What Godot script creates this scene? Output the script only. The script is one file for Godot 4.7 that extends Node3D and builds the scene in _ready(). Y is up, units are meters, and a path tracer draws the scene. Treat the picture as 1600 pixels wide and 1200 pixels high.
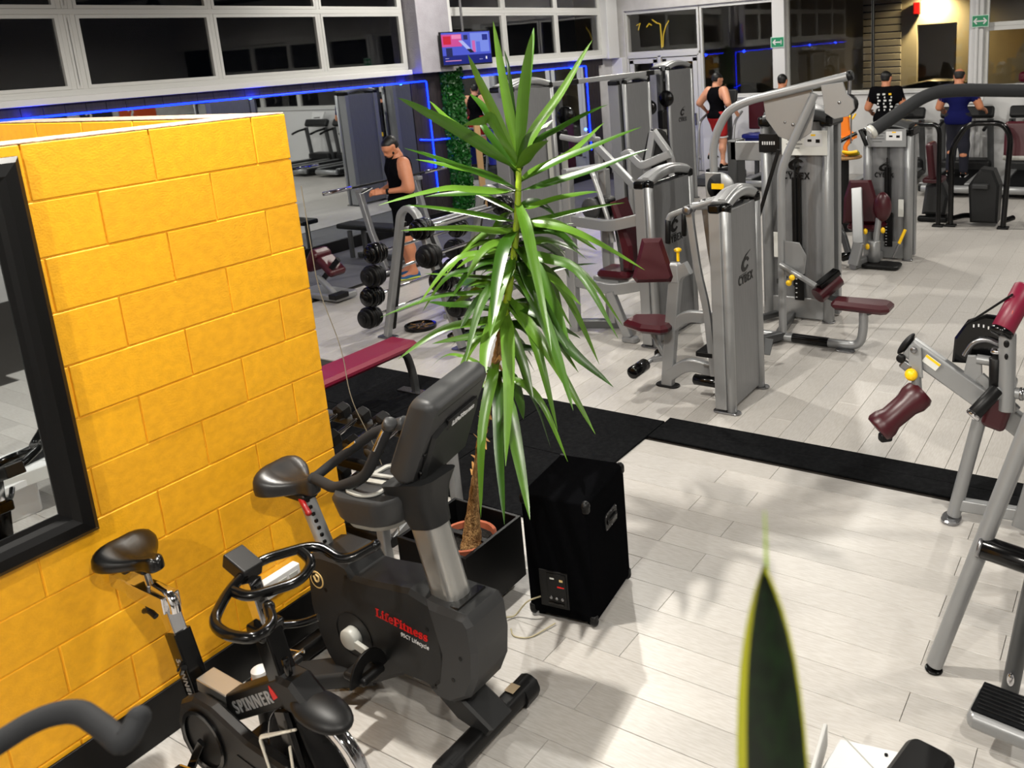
extends Node3D
# A gym seen from the landing above its floor. Metres, y up. The yellow block wall stands in the plane x = 0 and ends at z = 0.

class MB:
	# collects shapes of one part in one mesh
	var v := PackedVector3Array()
	var n := PackedVector3Array()
	var t := PackedVector2Array()
	var c := PackedColorArray()
	var ix := PackedInt32Array()
	var col := Color(1, 1, 1)
	var o := Vector3.ZERO  # taken from every point, so that shapes can be given in room coordinates
	func vert(p: Vector3, nn: Vector3, uv := Vector2.ZERO) -> int:
		v.append(p - o); n.append(nn); t.append(uv); c.append(col)
		return v.size() - 1
	func tri(a: int, b: int, d: int) -> void:
		ix.append(a); ix.append(b); ix.append(d)
	func quad(a: Vector3, b: Vector3, d: Vector3, e: Vector3, su := 1.0, sv := 1.0) -> MB:
		# a b d e run counter-clockwise seen from the front
		var nn := (b - a).cross(e - a).normalized()
		var i := vert(a, nn, Vector2(0, sv)); vert(b, nn, Vector2(su, sv)); vert(d, nn, Vector2(su, 0)); vert(e, nn, Vector2(0, 0))
		tri(i, i + 2, i + 1); tri(i, i + 3, i + 2)
		return self
	func box(at: Vector3, size: Vector3, r := 0.0, b := Basis.IDENTITY, s := 2) -> MB:
		# box centred at `at`, edges rounded by r
		var h := size * 0.5
		r = minf(r, minf(h.x, minf(h.y, h.z)) * 0.98)
		for f in 6:
			var ax := f / 2
			var sg := 1.0 if f % 2 == 0 else -1.0
			var u := (ax + 1) % 3
			var w := (ax + 2) % 3
			var gu := [-h[u], h[u]]
			var gw := [-h[w], h[w]]
			if r > 0.0:
				gu = []; gw = []
				for k in s + 1:
					var q: float = r * (1.0 - tan((1.0 - float(k) / s) * PI / 4.0))
					gu.append(-h[u] + q); gw.append(-h[w] + q)
				for k in s + 1:
					var q: float = r * (1.0 - tan(float(k) / s * PI / 4.0))
					gu.append(h[u] - q); gw.append(h[w] - q)
			var st := v.size()
			for a in gu:
				for d in gw:
					var p := Vector3.ZERO
					p[ax] = sg * h[ax]; p[u] = a; p[w] = d
					var nn := Vector3.ZERO
					if r > 0.0:
						var inn := Vector3(clampf(p.x, -h.x + r, h.x - r), clampf(p.y, -h.y + r, h.y - r), clampf(p.z, -h.z + r, h.z - r))
						nn = (p - inn).normalized()
						p = inn + nn * r
					else:
						nn[ax] = sg
					vert(at + b * p, b * nn, Vector2(a, d))
			var mu := gu.size()
			var mw := gw.size()
			for i in mu - 1:
				for j in mw - 1:
					var o := st + i * mw + j
					if sg > 0:
						tri(o, o + 1, o + mw + 1); tri(o, o + mw + 1, o + mw)
					else:
						tri(o, o + mw + 1, o + 1); tri(o, o + mw, o + mw + 1)
		return self
	func grid(rows: Array, closed := true, flip := false) -> MB:
		# rows of points joined into a smooth skin
		var m: int = rows[0].size()
		var k: int = rows.size()
		var st := v.size()
		for i in k:
			for j in m:
				var du: Vector3
				if closed:
					du = rows[i][(j + 1) % m] - rows[i][(j + m - 1) % m]
				else:
					du = rows[i][mini(j + 1, m - 1)] - rows[i][maxi(j - 1, 0)]
				var dv: Vector3 = rows[mini(i + 1, k - 1)][j] - rows[maxi(i - 1, 0)][j]
				var nn := du.cross(dv).normalized()
				if flip: nn = -nn
				vert(rows[i][j], nn, Vector2(float(j) / m, float(i) / maxi(k - 1, 1)))
		for i in k - 1:
			for j in (m if closed else m - 1):
				var a := st + i * m + j
				var b := st + i * m + (j + 1) % m
				if flip:
					tri(a, b, b + m); tri(a, b + m, a + m)
				else:
					tri(a, b + m, b); tri(a, a + m, b + m)
		return self
	func fan(ring: Array, nn: Vector3) -> MB:
		var ce := Vector3.ZERO
		for p in ring: ce += p
		ce /= ring.size()
		var st := vert(ce, nn)
		for p in ring: vert(p, nn)
		var m := ring.size()
		var w: Vector3 = (ring[0] - ce).cross(ring[1] - ce)
		for j in m:
			if w.dot(nn) > 0: tri(st, st + 1 + (j + 1) % m, st + 1 + j)
			else: tri(st, st + 1 + j, st + 1 + (j + 1) % m)
		return self
	func loft(rows: Array, caps := 3, flip := false) -> MB:
		grid(rows, true, flip)
		var k := rows.size()
		var d0 := _mid(rows[0]) - _mid(rows[1])
		var d1 := _mid(rows[k - 1]) - _mid(rows[k - 2])
		if caps & 1: fan(rows[0], d0.normalized())
		if caps & 2: fan(rows[k - 1], d1.normalized())
		return self
	func _mid(r: Array) -> Vector3:
		var s := Vector3.ZERO
		for p in r: s += p
		return s / r.size()
	static func soften(pts: Array, rad: float, seg := 5) -> Array:
		# rounds the corners of a polyline
		if rad <= 0.0: return pts
		var out := [pts[0]]
		for i in range(1, pts.size() - 1):
			var a: Vector3 = pts[i - 1] - pts[i]
			var b: Vector3 = pts[i + 1] - pts[i]
			var q := minf(rad, minf(a.length(), b.length()) * 0.49)
			var p0: Vector3 = pts[i] + a.normalized() * q
			var p1: Vector3 = pts[i] + b.normalized() * q
			for k in seg + 1:
				var w := float(k) / seg
				out.append(p0.lerp(pts[i], w).lerp((pts[i] as Vector3).lerp(p1, w), w))
		out.append(pts[-1])
		return out
	func tube(pts: Array, r: float, sides := 12, rad := 0.0, caps := 3, r1 := -1.0, prof := PackedVector2Array(), up := Vector3.UP) -> MB:
		# round or profiled bar along a polyline; r1 = radius at the far end
		var p: Array = soften(pts, rad)
		if prof.is_empty():
			for j in sides: prof.append(Vector2.from_angle(TAU * j / sides))
		else:
			r = 1.0
		if r1 < 0: r1 = r
		var k := p.size()
		var d: Vector3 = (p[1] - p[0]).normalized()
		var ref := up
		if absf(ref.dot(d)) > 0.95: ref = Vector3.RIGHT if absf(d.x) < 0.9 else Vector3.BACK
		var rows := []
		var x := d.cross(ref).normalized()
		for i in k:
			var dd: Vector3
			if i == 0: dd = p[1] - p[0]
			elif i == k - 1: dd = p[i] - p[i - 1]
			else: dd = (p[i] - p[i - 1]).normalized() + (p[i + 1] - p[i]).normalized()
			dd = dd.normalized()
			x = (x - dd * x.dot(dd)).normalized()
			var y := x.cross(dd)
			var rr := lerpf(r, r1, float(i) / (k - 1))
			# keep the width through a mitre
			var st := 1.0
			if i > 0 and i < k - 1:
				st = 1.0 / maxf(0.6, dd.dot((p[i + 1] - p[i]).normalized()))
			var row := []
			for q in prof: row.append(p[i] + (x * q.x + y * q.y) * rr * (st if k < 5 else 1.0))
			rows.append(row)
		return loft(rows, caps)
	func bar(pts: Array, w: float, h: float, rad := 0.0, up := Vector3.UP, ch := 0.2) -> MB:
		# rectangular tube with small rounded corners: w across, h along `up`
		var q := minf(w, h) * ch
		var pr := PackedVector2Array()
		for s in [Vector2(1, 1), Vector2(-1, 1), Vector2(-1, -1), Vector2(1, -1)]:
			var cc := Vector2(s.x * (w * 0.5 - q), s.y * (h * 0.5 - q))
			var a0: float = {Vector2(1, 1): 0.0, Vector2(-1, 1): PI / 2, Vector2(-1, -1): PI, Vector2(1, -1): -PI / 2}[s]
			for k in 3: pr.append(cc + Vector2.from_angle(a0 + k * PI / 4) * q)
		# flat sides keep hard shading: double the corner vertices by a tight radius
		return tube(pts, 1.0, 12, rad, 3, -1.0, pr, up)
	func lathe(prof: Array, at := Vector3.ZERO, b := Basis.IDENTITY, sides := 20, arc := TAU) -> MB:
		# prof: Vector2(radius, height) from bottom to top; sharp corners stay sharp
		for i in prof.size() - 1:
			var p0: Vector2 = prof[i]
			var p1: Vector2 = prof[i + 1]
			if p0.is_equal_approx(p1): continue
			var e := (p1 - p0).normalized()
			var n0 := Vector2(e.y, -e.x)
			var na := n0
			var nb := n0
			if i > 0:
				var q: Vector2 = (p0 - prof[i - 1]).normalized()
				if q.dot(e) > 0.6: na = (n0 + Vector2(q.y, -q.x)).normalized()
			if i < prof.size() - 2:
				var q: Vector2 = (prof[i + 2] - p1).normalized()
				if q.dot(e) > 0.6: nb = (n0 + Vector2(q.y, -q.x)).normalized()
			var st := v.size()
			for j in sides + 1:
				var a := arc * j / sides
				var cs := Vector3(cos(a), 0, -sin(a))
				vert(at + b * (cs * p0.x + Vector3(0, p0.y, 0)), b * (cs * na.x + Vector3(0, na.y, 0)), Vector2(float(j) / sides, 0))
				vert(at + b * (cs * p1.x + Vector3(0, p1.y, 0)), b * (cs * nb.x + Vector3(0, nb.y, 0)), Vector2(float(j) / sides, 1))
			for j in sides:
				var o := st + j * 2
				tri(o, o + 3, o + 2); tri(o, o + 1, o + 3)
		return self
	func cyl(a: Vector3, d: Vector3, r: float, ch := 0.0, sides := 18, r1 := -1.0) -> MB:
		# cylinder from a to d with chamfered ends
		if r1 < 0: r1 = r
		var y := (d - a)
		var l := y.length()
		y /= l
		var x := y.cross(Vector3.UP if absf(y.y) < 0.9 else Vector3.RIGHT).normalized()
		var b := Basis(x, y, x.cross(y))
		var pr := [Vector2(0, 0), Vector2(r - ch, 0), Vector2(r, ch), Vector2(r1, l - ch), Vector2(r1 - ch, l), Vector2(0, l)]
		return lathe(pr, a, b, sides)
	func ball(at: Vector3, rad: Vector3, b := Basis.IDENTITY, seg := 12) -> MB:
		var rows := []
		for i in seg + 1:
			var f := PI * (float(i) / seg - 0.5)
			var row := []
			for j in seg * 2:
				var a := TAU * j / (seg * 2)
				var s := Vector3(cos(f) * cos(a), sin(f), -cos(f) * sin(a))
				row.append(at + b * (s * rad))
			rows.append(row)
		var st := v.size()
		for i in seg + 1:
			for j in seg * 2:
				var p: Vector3 = b.inverse() * (rows[i][j] - at)
				vert(rows[i][j], (b * Vector3(p.x / rad.x / rad.x, p.y / rad.y / rad.y, p.z / rad.z / rad.z)).normalized())
		var m := seg * 2
		for i in seg:
			for j in m:
				var a0 := st + i * m + j
				var b0 := st + i * m + (j + 1) % m
				tri(a0, b0 + m, b0); tri(a0, a0 + m, b0 + m)
		return self
	func ext(poly: Array, depth: float, x: Transform3D, bev := 0.0) -> MB:
		# flat outline (local xy) thickened along local z, centred, edges bevelled
		var pl := PackedVector2Array(poly)
		if Geometry2D.is_polygon_clockwise(pl): pl.reverse()
		var m := pl.size()
		var inn := PackedVector2Array()
		for i in m:
			var a := (pl[i] - pl[(i + m - 1) % m]).normalized()
			var b := (pl[(i + 1) % m] - pl[i]).normalized()
			var na := Vector2(-a.y, a.x)
			var nb := Vector2(-b.y, b.x)
			var s := (na + nb)
			inn.append(pl[i] + s / maxf(0.35, 1.0 + na.dot(nb)) * bev)
		var tr := Geometry2D.triangulate_polygon(inn if bev > 0 else pl)
		var h := depth * 0.5
		for sg in [1.0, -1.0]:
			var st := v.size()
			var nn: Vector3 = x.basis * Vector3(0, 0, sg)
			for p in (inn if bev > 0 else pl): vert(x * Vector3(p.x, p.y, sg * h), nn, p)
			for k in range(0, tr.size(), 3):
				var a := tr[k]
				var b := tr[k + 1]
				var d := tr[k + 2]
				var q: PackedVector2Array = inn if bev > 0 else pl
				var ccw := (q[b] - q[a]).cross(q[d] - q[a]) > 0
				if ccw == (sg > 0): tri(st + a, st + d, st + b)
				else: tri(st + a, st + b, st + d)
		var lay := [[pl, h - bev], [pl, -h + bev]]
		if bev > 0: lay = [[inn, h], [pl, h - bev], [pl, -h + bev], [inn, -h]]
		for L in lay.size() - 1:
			for i in m:
				var j := (i + 1) % m
				var p0: Vector2 = lay[L][0][i]
				var p1: Vector2 = lay[L][0][j]
				var q0: Vector2 = lay[L + 1][0][i]
				var q1: Vector2 = lay[L + 1][0][j]
				var e := (pl[j] - pl[i]).normalized()
				var nn := Vector3(e.y, -e.x, 0)
				if bev > 0 and L == 0: nn = (nn + Vector3(0, 0, 1)).normalized()
				if bev > 0 and L == 2: nn = (nn - Vector3(0, 0, 1)).normalized()
				# round outlines shade smoothly where neighbours turn little
				var ep := (pl[i] - pl[(i + m - 1) % m]).normalized()
				var en := (pl[(j + 1) % m] - pl[j]).normalized()
				var n0 := nn
				var n1 := nn
				if ep.dot(e) > 0.8: n0 = (nn + Vector3((ep + e).y, -(ep + e).x, 0) * 0.5).normalized() if L == 1 or bev == 0 else nn
				if en.dot(e) > 0.8: n1 = (nn + Vector3((en + e).y, -(en + e).x, 0) * 0.5).normalized() if L == 1 or bev == 0 else nn
				var st := vert(x * Vector3(p0.x, p0.y, lay[L][1]), x.basis * n0, p0)
				vert(x * Vector3(p1.x, p1.y, lay[L][1]), x.basis * n1, p1)
				vert(x * Vector3(q1.x, q1.y, lay[L + 1][1]), x.basis * n1, q1)
				vert(x * Vector3(q0.x, q0.y, lay[L + 1][1]), x.basis * n0, q0)
				tri(st, st + 1, st + 2); tri(st, st + 2, st + 3)
		return self
	func mesh() -> ArrayMesh:
		var a := []
		a.resize(Mesh.ARRAY_MAX)
		a[Mesh.ARRAY_VERTEX] = v; a[Mesh.ARRAY_NORMAL] = n; a[Mesh.ARRAY_TEX_UV] = t; a[Mesh.ARRAY_COLOR] = c; a[Mesh.ARRAY_INDEX] = ix
		var am := ArrayMesh.new()
		am.add_surface_from_arrays(Mesh.PRIMITIVE_TRIANGLES, a)
		return am

var M := {}
var used := {}

func mb() -> MB: return MB.new()

func wm(t: Node3D) -> MB:
	# a builder that takes room coordinates for a part of the unturned thing t
	var b := MB.new()
	b.o = t.position
	return b

func numbered(called: String) -> String:
	used[called] = used.get(called, -1) + 1
	return called if used[called] == 0 else "%s_%03d" % [called, used[called]]

func part(called: String, shape, material, parent: Node3D, label := "") -> MeshInstance3D:
	var o := MeshInstance3D.new()
	o.name = called
	o.mesh = shape.mesh() if shape is MB else shape
	o.material_override = material
	parent.add_child(o, true)
	if label: o.set_meta("label", label)
	return o

func tag(o: Node3D, label: String, category: String, group := "") -> Node3D:
	o.set_meta("label", label)
	o.set_meta("category", category)
	if group: o.set_meta("group", group)
	return o

func thing(called: String, label: String, category: String, at := Vector3.ZERO, turn := 0.0, group := "") -> Node3D:
	var o := Node3D.new()
	o.name = numbered(called)
	add_child(o)
	o.position = at
	o.rotation.y = turn
	return tag(o, label, category, group)

func single(called: String, shape, material, label: String, category: String, group := "") -> MeshInstance3D:
	var o := part(numbered(called), shape, material, self)
	tag(o, label, category, group)
	return o

func struct(called: String, shape, material) -> MeshInstance3D:
	var o := part(called, shape, material, self)
	o.set_meta("kind", "structure")
	return o

func copy_of(src: Node3D, at: Vector3, turn: float, label: String, group := "") -> Node3D:
	var o: Node3D = src.duplicate()
	o.name = numbered(String(src.name).trim_suffix("_%03d" % 0).rstrip("0123456789").rstrip("_"))
	add_child(o)
	o.position = at
	o.rotation.y = turn
	o.set_meta("label", label)
	if group: o.set_meta("group", group)
	return o

func V(x: float, y: float, z: float) -> Vector3: return Vector3(x, y, z)

func rr(w: float, h: float, r: float, seg := 4) -> Array:
	# rounded rectangle outline
	var out := []
	for k in 4:
		var s: Vector2 = [Vector2(1, 1), Vector2(-1, 1), Vector2(-1, -1), Vector2(1, -1)][k]
		for j in seg + 1: out.append(Vector2(s.x * (w / 2 - r), s.y * (h / 2 - r)) + Vector2.from_angle(k * PI / 2 + j * PI / 2 / seg) * r)
	return out

func circ(r: float, seg := 24) -> Array:
	var out := []
	for j in seg: out.append(Vector2.from_angle(TAU * j / seg) * r)
	return out

func lettering(text: String, h: float, depth: float, font := "Droid Sans", bold := 700, italic := false) -> Mesh:
	var tm := TextMesh.new()
	var f := SystemFont.new()
	f.font_names = PackedStringArray([font])
	f.font_weight = bold
	f.font_italic = italic
	tm.font = f
	tm.text = text
	tm.font_size = 64
	tm.pixel_size = h / 46.0
	tm.depth = depth
	tm.curve_step = 1.0
	return tm

func frame_of(o: Vector3, right: Vector3, up: Vector3) -> Transform3D:
	var r := right.normalized()
	var z := r.cross(up).normalized()
	return Transform3D(Basis(r, z.cross(r), z), o)

func noise_tex(freq: float, oct: int, size := 256, seed_ := 1, normal := false, bump := 4.0, kind := FastNoiseLite.TYPE_SIMPLEX_SMOOTH, lo := Color.BLACK, hi := Color.WHITE) -> NoiseTexture2D:
	var f := FastNoiseLite.new()
	f.noise_type = kind
	f.frequency = freq
	f.fractal_octaves = oct
	f.seed = seed_
	var tx := NoiseTexture2D.new()
	tx.width = size
	tx.height = size
	tx.seamless = true
	tx.noise = f
	if normal:
		tx.as_normal_map = true
		tx.bump_strength = bump
	elif lo != Color.BLACK or hi != Color.WHITE:
		var g := Gradient.new()
		g.set_color(0, lo)
		g.set_color(1, hi)
		tx.color_ramp = g
	return tx

func mat(name_: String, albedo: Color, rough := 0.5, metal := 0.0, extra := {}) -> StandardMaterial3D:
	var m := StandardMaterial3D.new()
	m.albedo_color = albedo
	m.roughness = rough
	m.metallic = metal
	for k in extra: m.set(k, extra[k])
	M[name_] = m
	return m

func world_tex(m: StandardMaterial3D, albedo: Texture2D, normal: Texture2D, scale_: Vector3, nscale := 1.0) -> void:
	m.uv1_triplanar = true
	m.uv1_world_triplanar = true
	m.uv1_scale = scale_
	if albedo: m.albedo_texture = albedo
	if normal:
		m.normal_enabled = true
		m.normal_texture = normal
		m.normal_scale = nscale

func make_materials() -> void:
	var grit := noise_tex(0.06, 4, 512, 3, true, 6.0)
	var mottled := noise_tex(0.012, 4, 512, 5, false, 0, FastNoiseLite.TYPE_SIMPLEX_SMOOTH, Color(0.93, 0.925, 0.92), Color(1, 1, 1))
	var fine := noise_tex(0.2, 2, 256, 8, true, 2.0)
	var m := mat("yellow", Color(0.95, 0.685, 0.08), 0.5)
	world_tex(m, mottled, grit, Vector3(3.1, 3.1, 3.1), 0.13)
	m = mat("yellow_two", Color(0.935, 0.67, 0.08), 0.52)
	world_tex(m, mottled, grit, Vector3(2.8, 3.4, 2.6), 0.14)
	m = mat("mortar", Color(0.93, 0.665, 0.08), 0.6)
	world_tex(m, null, grit, Vector3(3, 3, 3), 0.6)
	m = mat("raw_top", Color(0.78, 0.68, 0.6), 0.85)
	world_tex(m, noise_tex(0.03, 4, 256, 4, false, 0, FastNoiseLite.TYPE_SIMPLEX_SMOOTH, Color(0.75, 0.7, 0.66), Color(1, 1, 1)), grit, Vector3(2, 2, 2), 0.8)
	mat("black_paint", Color(0.035, 0.035, 0.038), 0.4, 0.0, {"metallic_specular": 0.35})
	mat("black_gloss", Color(0.03, 0.03, 0.032), 0.16, 0.0, {"metallic_specular": 0.4})
	mat("black_plastic", Color(0.055, 0.055, 0.058), 0.42, 0.0, {"metallic_specular": 0.35})
	mat("grey_plastic", Color(0.18, 0.182, 0.186), 0.45, 0.0, {"metallic_specular": 0.4})
	mat("dark_plastic", Color(0.115, 0.117, 0.12), 0.45, 0.0, {"metallic_specular": 0.35})
	mat("light_plastic", Color(0.62, 0.62, 0.6), 0.4)
	mat("foam", Color(0.13, 0.133, 0.14), 0.75, 0.0, {"metallic_specular": 0.3})
	m = mat("rubber", Color(0.09, 0.093, 0.098), 0.85, 0.0, {"metallic_specular": 0.15})
	world_tex(m, noise_tex(0.02, 4, 512, 21, false, 0, FastNoiseLite.TYPE_SIMPLEX_SMOOTH, Color(0.65, 0.66, 0.68), Color(1, 1, 1)), fine, Vector3(2, 2, 2), 0.3)
	m = mat("grey_rubber", Color(0.3, 0.3, 0.31), 0.7)
	world_tex(m, mottled, fine, Vector3(2, 2, 2), 0.3)
	m = mat("carpet_black", Color(0.035, 0.037, 0.045), 1.0, 0.0, {"metallic_specular": 0.08})
	world_tex(m, null, noise_tex(0.25, 3, 256, 9, true, 8.0), Vector3(6, 6, 6), 1.0)
	mat("silver", Color(0.56, 0.565, 0.57), 0.34, 0.45)
	mat("silver_light", Color(0.58, 0.585, 0.59), 0.35, 0.4)
	mat("silver_dark", Color(0.3, 0.305, 0.31), 0.36, 0.5)
	m = mat("brushed", Color(0.5, 0.503, 0.51), 0.4, 0.45)
	m.uv1_triplanar = true
	m.uv1_world_triplanar = true
	m.uv1_scale = Vector3(6, 0.5, 6)
	m.albedo_texture = noise_tex(0.03, 3, 256, 12, false, 0, FastNoiseLite.TYPE_SIMPLEX_SMOOTH, Color(0.92, 0.92, 0.92), Color(1, 1, 1))
	mat("aluminium", Color(0.72, 0.72, 0.71), 0.28, 0.85)
	mat("chrome", Color(0.85, 0.85, 0.86), 0.06, 1.0)
	mat("steel", Color(0.55, 0.55, 0.56), 0.25, 0.9)
	mat("mirror", Color(0.86, 0.88, 0.89), 0.015, 1.0)
	m = mat("crimson", Color(0.235, 0.025, 0.07), 0.36)
	world_tex(m, null, fine, Vector3(8, 8, 8), 0.15)
	m = mat("crimson_bright", Color(0.44, 0.045, 0.17), 0.4)
	world_tex(m, null, fine, Vector3(8, 8, 8), 0.15)
	mat("yellow_knob", Color(0.95, 0.76, 0.05), 0.35)
	mat("red_letter", Color(0.75, 0.05, 0.04), 0.4)
	mat("white_letter", Color(0.8, 0.8, 0.8), 0.5)
	mat("gold_letter", Color(0.75, 0.64, 0.42), 0.4)
	mat("white_paint", Color(0.8, 0.8, 0.8), 0.5)
	m = mat("plaster", Color(0.74, 0.735, 0.73), 0.8)
	world_tex(m, mottled, fine, Vector3(0.6, 0.6, 0.6), 0.2)
	m = mat("plaster_lilac", Color(0.62, 0.61, 0.64), 0.8)
	world_tex(m, mottled, fine, Vector3(0.6, 0.6, 0.6), 0.2)
	mat("paper", Color(0.82, 0.82, 0.8), 0.7)
	mat("frame_alu", Color(0.76, 0.76, 0.75), 0.45, 0.15)
	mat("glass", Color(0.03, 0.035, 0.045, 0.08), 0.02, 0.0, {"transparency": BaseMaterial3D.TRANSPARENCY_ALPHA})
	mat("blue_glow", Color(0.02, 0.05, 0.5), 0.4, 0.0, {"emission_enabled": true, "emission": Color(0.03, 0.14, 1.0), "emission_energy_multiplier": 9.0})
	m = mat("dark_wood", Color(0.16, 0.115, 0.13), 0.6)
	m.uv1_triplanar = true
	m.uv1_world_triplanar = true
	m.uv1_scale = Vector3(5, 0.6, 5)
	m.albedo_texture = noise_tex(0.03, 4, 256, 31, false, 0, FastNoiseLite.TYPE_SIMPLEX_SMOOTH, Color(0.35, 0.32, 0.36), Color(1, 1, 1))
	mat("wood_tan", Color(0.72, 0.58, 0.4), 0.6)
	mat("terracotta", Color(0.62, 0.33, 0.22), 0.8)
	m = mat("soil", Color(0.05, 0.035, 0.025), 1.0)
	world_tex(m, null, noise_tex(0.12, 4, 256, 15, true, 12.0), Vector3(4, 4, 4), 1.0)
	m = mat("bark", Color(0.76, 0.6, 0.38), 0.8)
	world_tex(m, noise_tex(0.03, 4, 256, 17, false, 0, FastNoiseLite.TYPE_SIMPLEX_SMOOTH, Color(0.45, 0.4, 0.34), Color(1, 1, 1)), noise_tex(0.08, 4, 256, 18, true, 8.0), Vector3(8, 3, 8), 0.9)
	mat("bark_green", Color(0.5, 0.6, 0.08), 0.5)
	mat("husk", Color(0.8, 0.6, 0.34), 0.8)
	for k in 4:
		m = mat("leaf%d" % k, [Color(0.25, 0.4, 0.09), Color(0.31, 0.46, 0.12), Color(0.19, 0.33, 0.075), Color(0.37, 0.52, 0.17)][k], 0.3)
		m.albedo_texture = noise_tex(0.05, 3, 256, 40, false, 0, FastNoiseLite.TYPE_SIMPLEX_SMOOTH, Color(0.72, 0.76, 0.66), Color(1, 1, 1)) if k == 0 else M["leaf0"].albedo_texture
		m.uv1_scale = Vector3(6, 0.4, 1)
		m.backlight_enabled = true
		m.backlight = Color(0.06, 0.12, 0.01)
	mat("skin", Color(0.72, 0.47, 0.34), 0.5)
	mat("skin_pale", Color(0.78, 0.55, 0.43), 0.5)
	mat("hair", Color(0.02, 0.015, 0.012), 0.5)
	mat("hair_thin", Color(0.08, 0.055, 0.045), 0.6)
	mat("cloth_black", Color(0.05, 0.05, 0.06), 0.95, 0.0, {"metallic_specular": 0.1})
	mat("cloth_navy", Color(0.09, 0.1, 0.28), 0.95, 0.0, {"metallic_specular": 0.1})
	mat("cloth_red", Color(0.62, 0.015, 0.03), 0.8)
	mat("shoe_teal", Color(0.03, 0.3, 0.5), 0.6)
	mat("shoe_lime", Color(0.75, 0.8, 0.3), 0.6)
	mat("screen_glow", Color(0, 0, 0), 0.2)

func _ready() -> void:
	# camera
	var cam := Camera3D.new()
	cam.name = "camera"
	add_child(cam)
	var lens := CameraAttributesPhysical.new()
	lens.frustum_focal_length = 35.0
	lens.frustum_near = 0.05
	lens.frustum_far = 120.0
	lens.frustum_focus_distance = 5.2
	lens.exposure_aperture = 5.0
	cam.attributes = lens
	cam.transform = Transform3D(Basis(Vector3.UP, 0.565201) * Basis(Vector3.RIGHT, -0.230527) * Basis(Vector3.BACK, -0.065495), Vector3(3.2761, 2.6151, 2.552))
	cam.projection = Camera3D.PROJECTION_FRUSTUM
	cam.keep_aspect = Camera3D.KEEP_HEIGHT
	cam.near = 0.05
	cam.far = 120.0
	cam.size = 1200.0 / 1364.32 * 0.05
	cam.frustum_offset = Vector2(-156.64, -204.22) / 1364.32 * 0.05
	cam.current = true
	# night sky and exposure
	var env := Environment.new()
	env.background_mode = Environment.BG_SKY
	var sky := Sky.new()
	var ps := ProceduralSkyMaterial.new()
	ps.sky_top_color = Color(0.012, 0.016, 0.03)
	ps.sky_horizon_color = Color(0.03, 0.035, 0.05)
	ps.ground_bottom_color = Color(0.01, 0.01, 0.012)
	ps.ground_horizon_color = Color(0.03, 0.035, 0.05)
	ps.sun_angle_max = 0.0
	sky.sky_material = ps
	env.sky = sky
	env.background_energy_multiplier = 0.35
	env.tonemap_mode = Environment.TONE_MAPPER_LINEAR
	env.tonemap_exposure = 0.88
	env.sdfgi_enabled = true
	env.ssao_enabled = true
	env.ssil_enabled = true
	var we := WorldEnvironment.new()
	we.name = "world_environment"
	we.environment = env
	add_child(we)
	make_materials()
	# flood lamps under the ceiling: the two nearest throw the plant's and the bikes' shadows to the right
	ceiling_lamp(V(0.25, 4.32, 0.5), 2.6, "above the upright bike")
	ceiling_lamp(V(-2.6, 4.32, 1.2), 1.0, "above the walled corner")
	ceiling_lamp(V(3.9, 4.32, 2.3), 1.7, "above the landing")
	ceiling_lamp(V(1.9, 4.32, 4.7), 1.9, "above the front wall")
	ceiling_lamp(V(4.6, 4.32, -1.6), 0.6, "above the chin-up machine")
	ceiling_lamp(V(-1.3, 4.32, -4.2), 1.3, "above the long bench")
	ceiling_lamp(V(3.2, 4.32, -5.8), 1.2, "above the pulldown machine")
	ceiling_lamp(V(-4.8, 4.32, -7.4), 1.1, "above the barbell rack")
	ceiling_lamp(V(-0.6, 4.32, -9.2), 1.2, "above the hip machine")
	ceiling_lamp(V(4.2, 4.32, -10.4), 1.1, "above the treadmills")
	ceiling_lamp(V(-4.4, 4.32, -11.8), 1.1, "above the glass door")
	build_room()
	build_yellow_wall()
	build_window_wall()
	build_back_wall()
	build_things()

func ceiling_lamp(at: Vector3, energy: float, where: String) -> void:
	var t := thing("ceiling_lamp", "round black ceiling flood lamp hanging " + where, "lamp", at, 0.0, "ceiling flood lamps")
	part("housing", mb().lathe([Vector2(0.02, 0.22), Vector2(0.07, 0.2), Vector2(0.16, 0.04), Vector2(0.17, 0.0), Vector2(0.155, 0.0), Vector2(0.145, 0.03), Vector2(0.0, 0.035)]), M.black_plastic, t)
	part("stem", mb().cyl(V(0, 0.2, 0), V(0, 0.29, 0), 0.012), M.black_plastic, t)
	if not M.has("lamp_glow"):
		mat("lamp_glow", Color(1, 1, 1), 0.5, 0, {"emission_enabled": true, "emission": Color(1.0, 0.98, 0.94), "emission_energy_multiplier": 12.0})
	part("lamp_disc", mb().lathe([Vector2(0.0, 0.018), Vector2(0.13, 0.018), Vector2(0.13, 0.026), Vector2(0.0, 0.026)], Vector3.ZERO, Basis.IDENTITY, 24), M.lamp_glow, t)
	var l := SpotLight3D.new()
	l.name = "flood_light"
	t.add_child(l)
	l.position = V(0, -0.01, 0)
	l.rotation.x = -PI / 2
	l.spot_angle = 86.0
	l.spot_angle_attenuation = 0.3
	l.spot_range = 30.0
	l.spot_attenuation = 2.0
	l.light_color = Color(1.0, 0.98, 0.94)
	l.light_energy = energy * 9.0
	l.light_size = 0.06
	l.shadow_enabled = true

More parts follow.
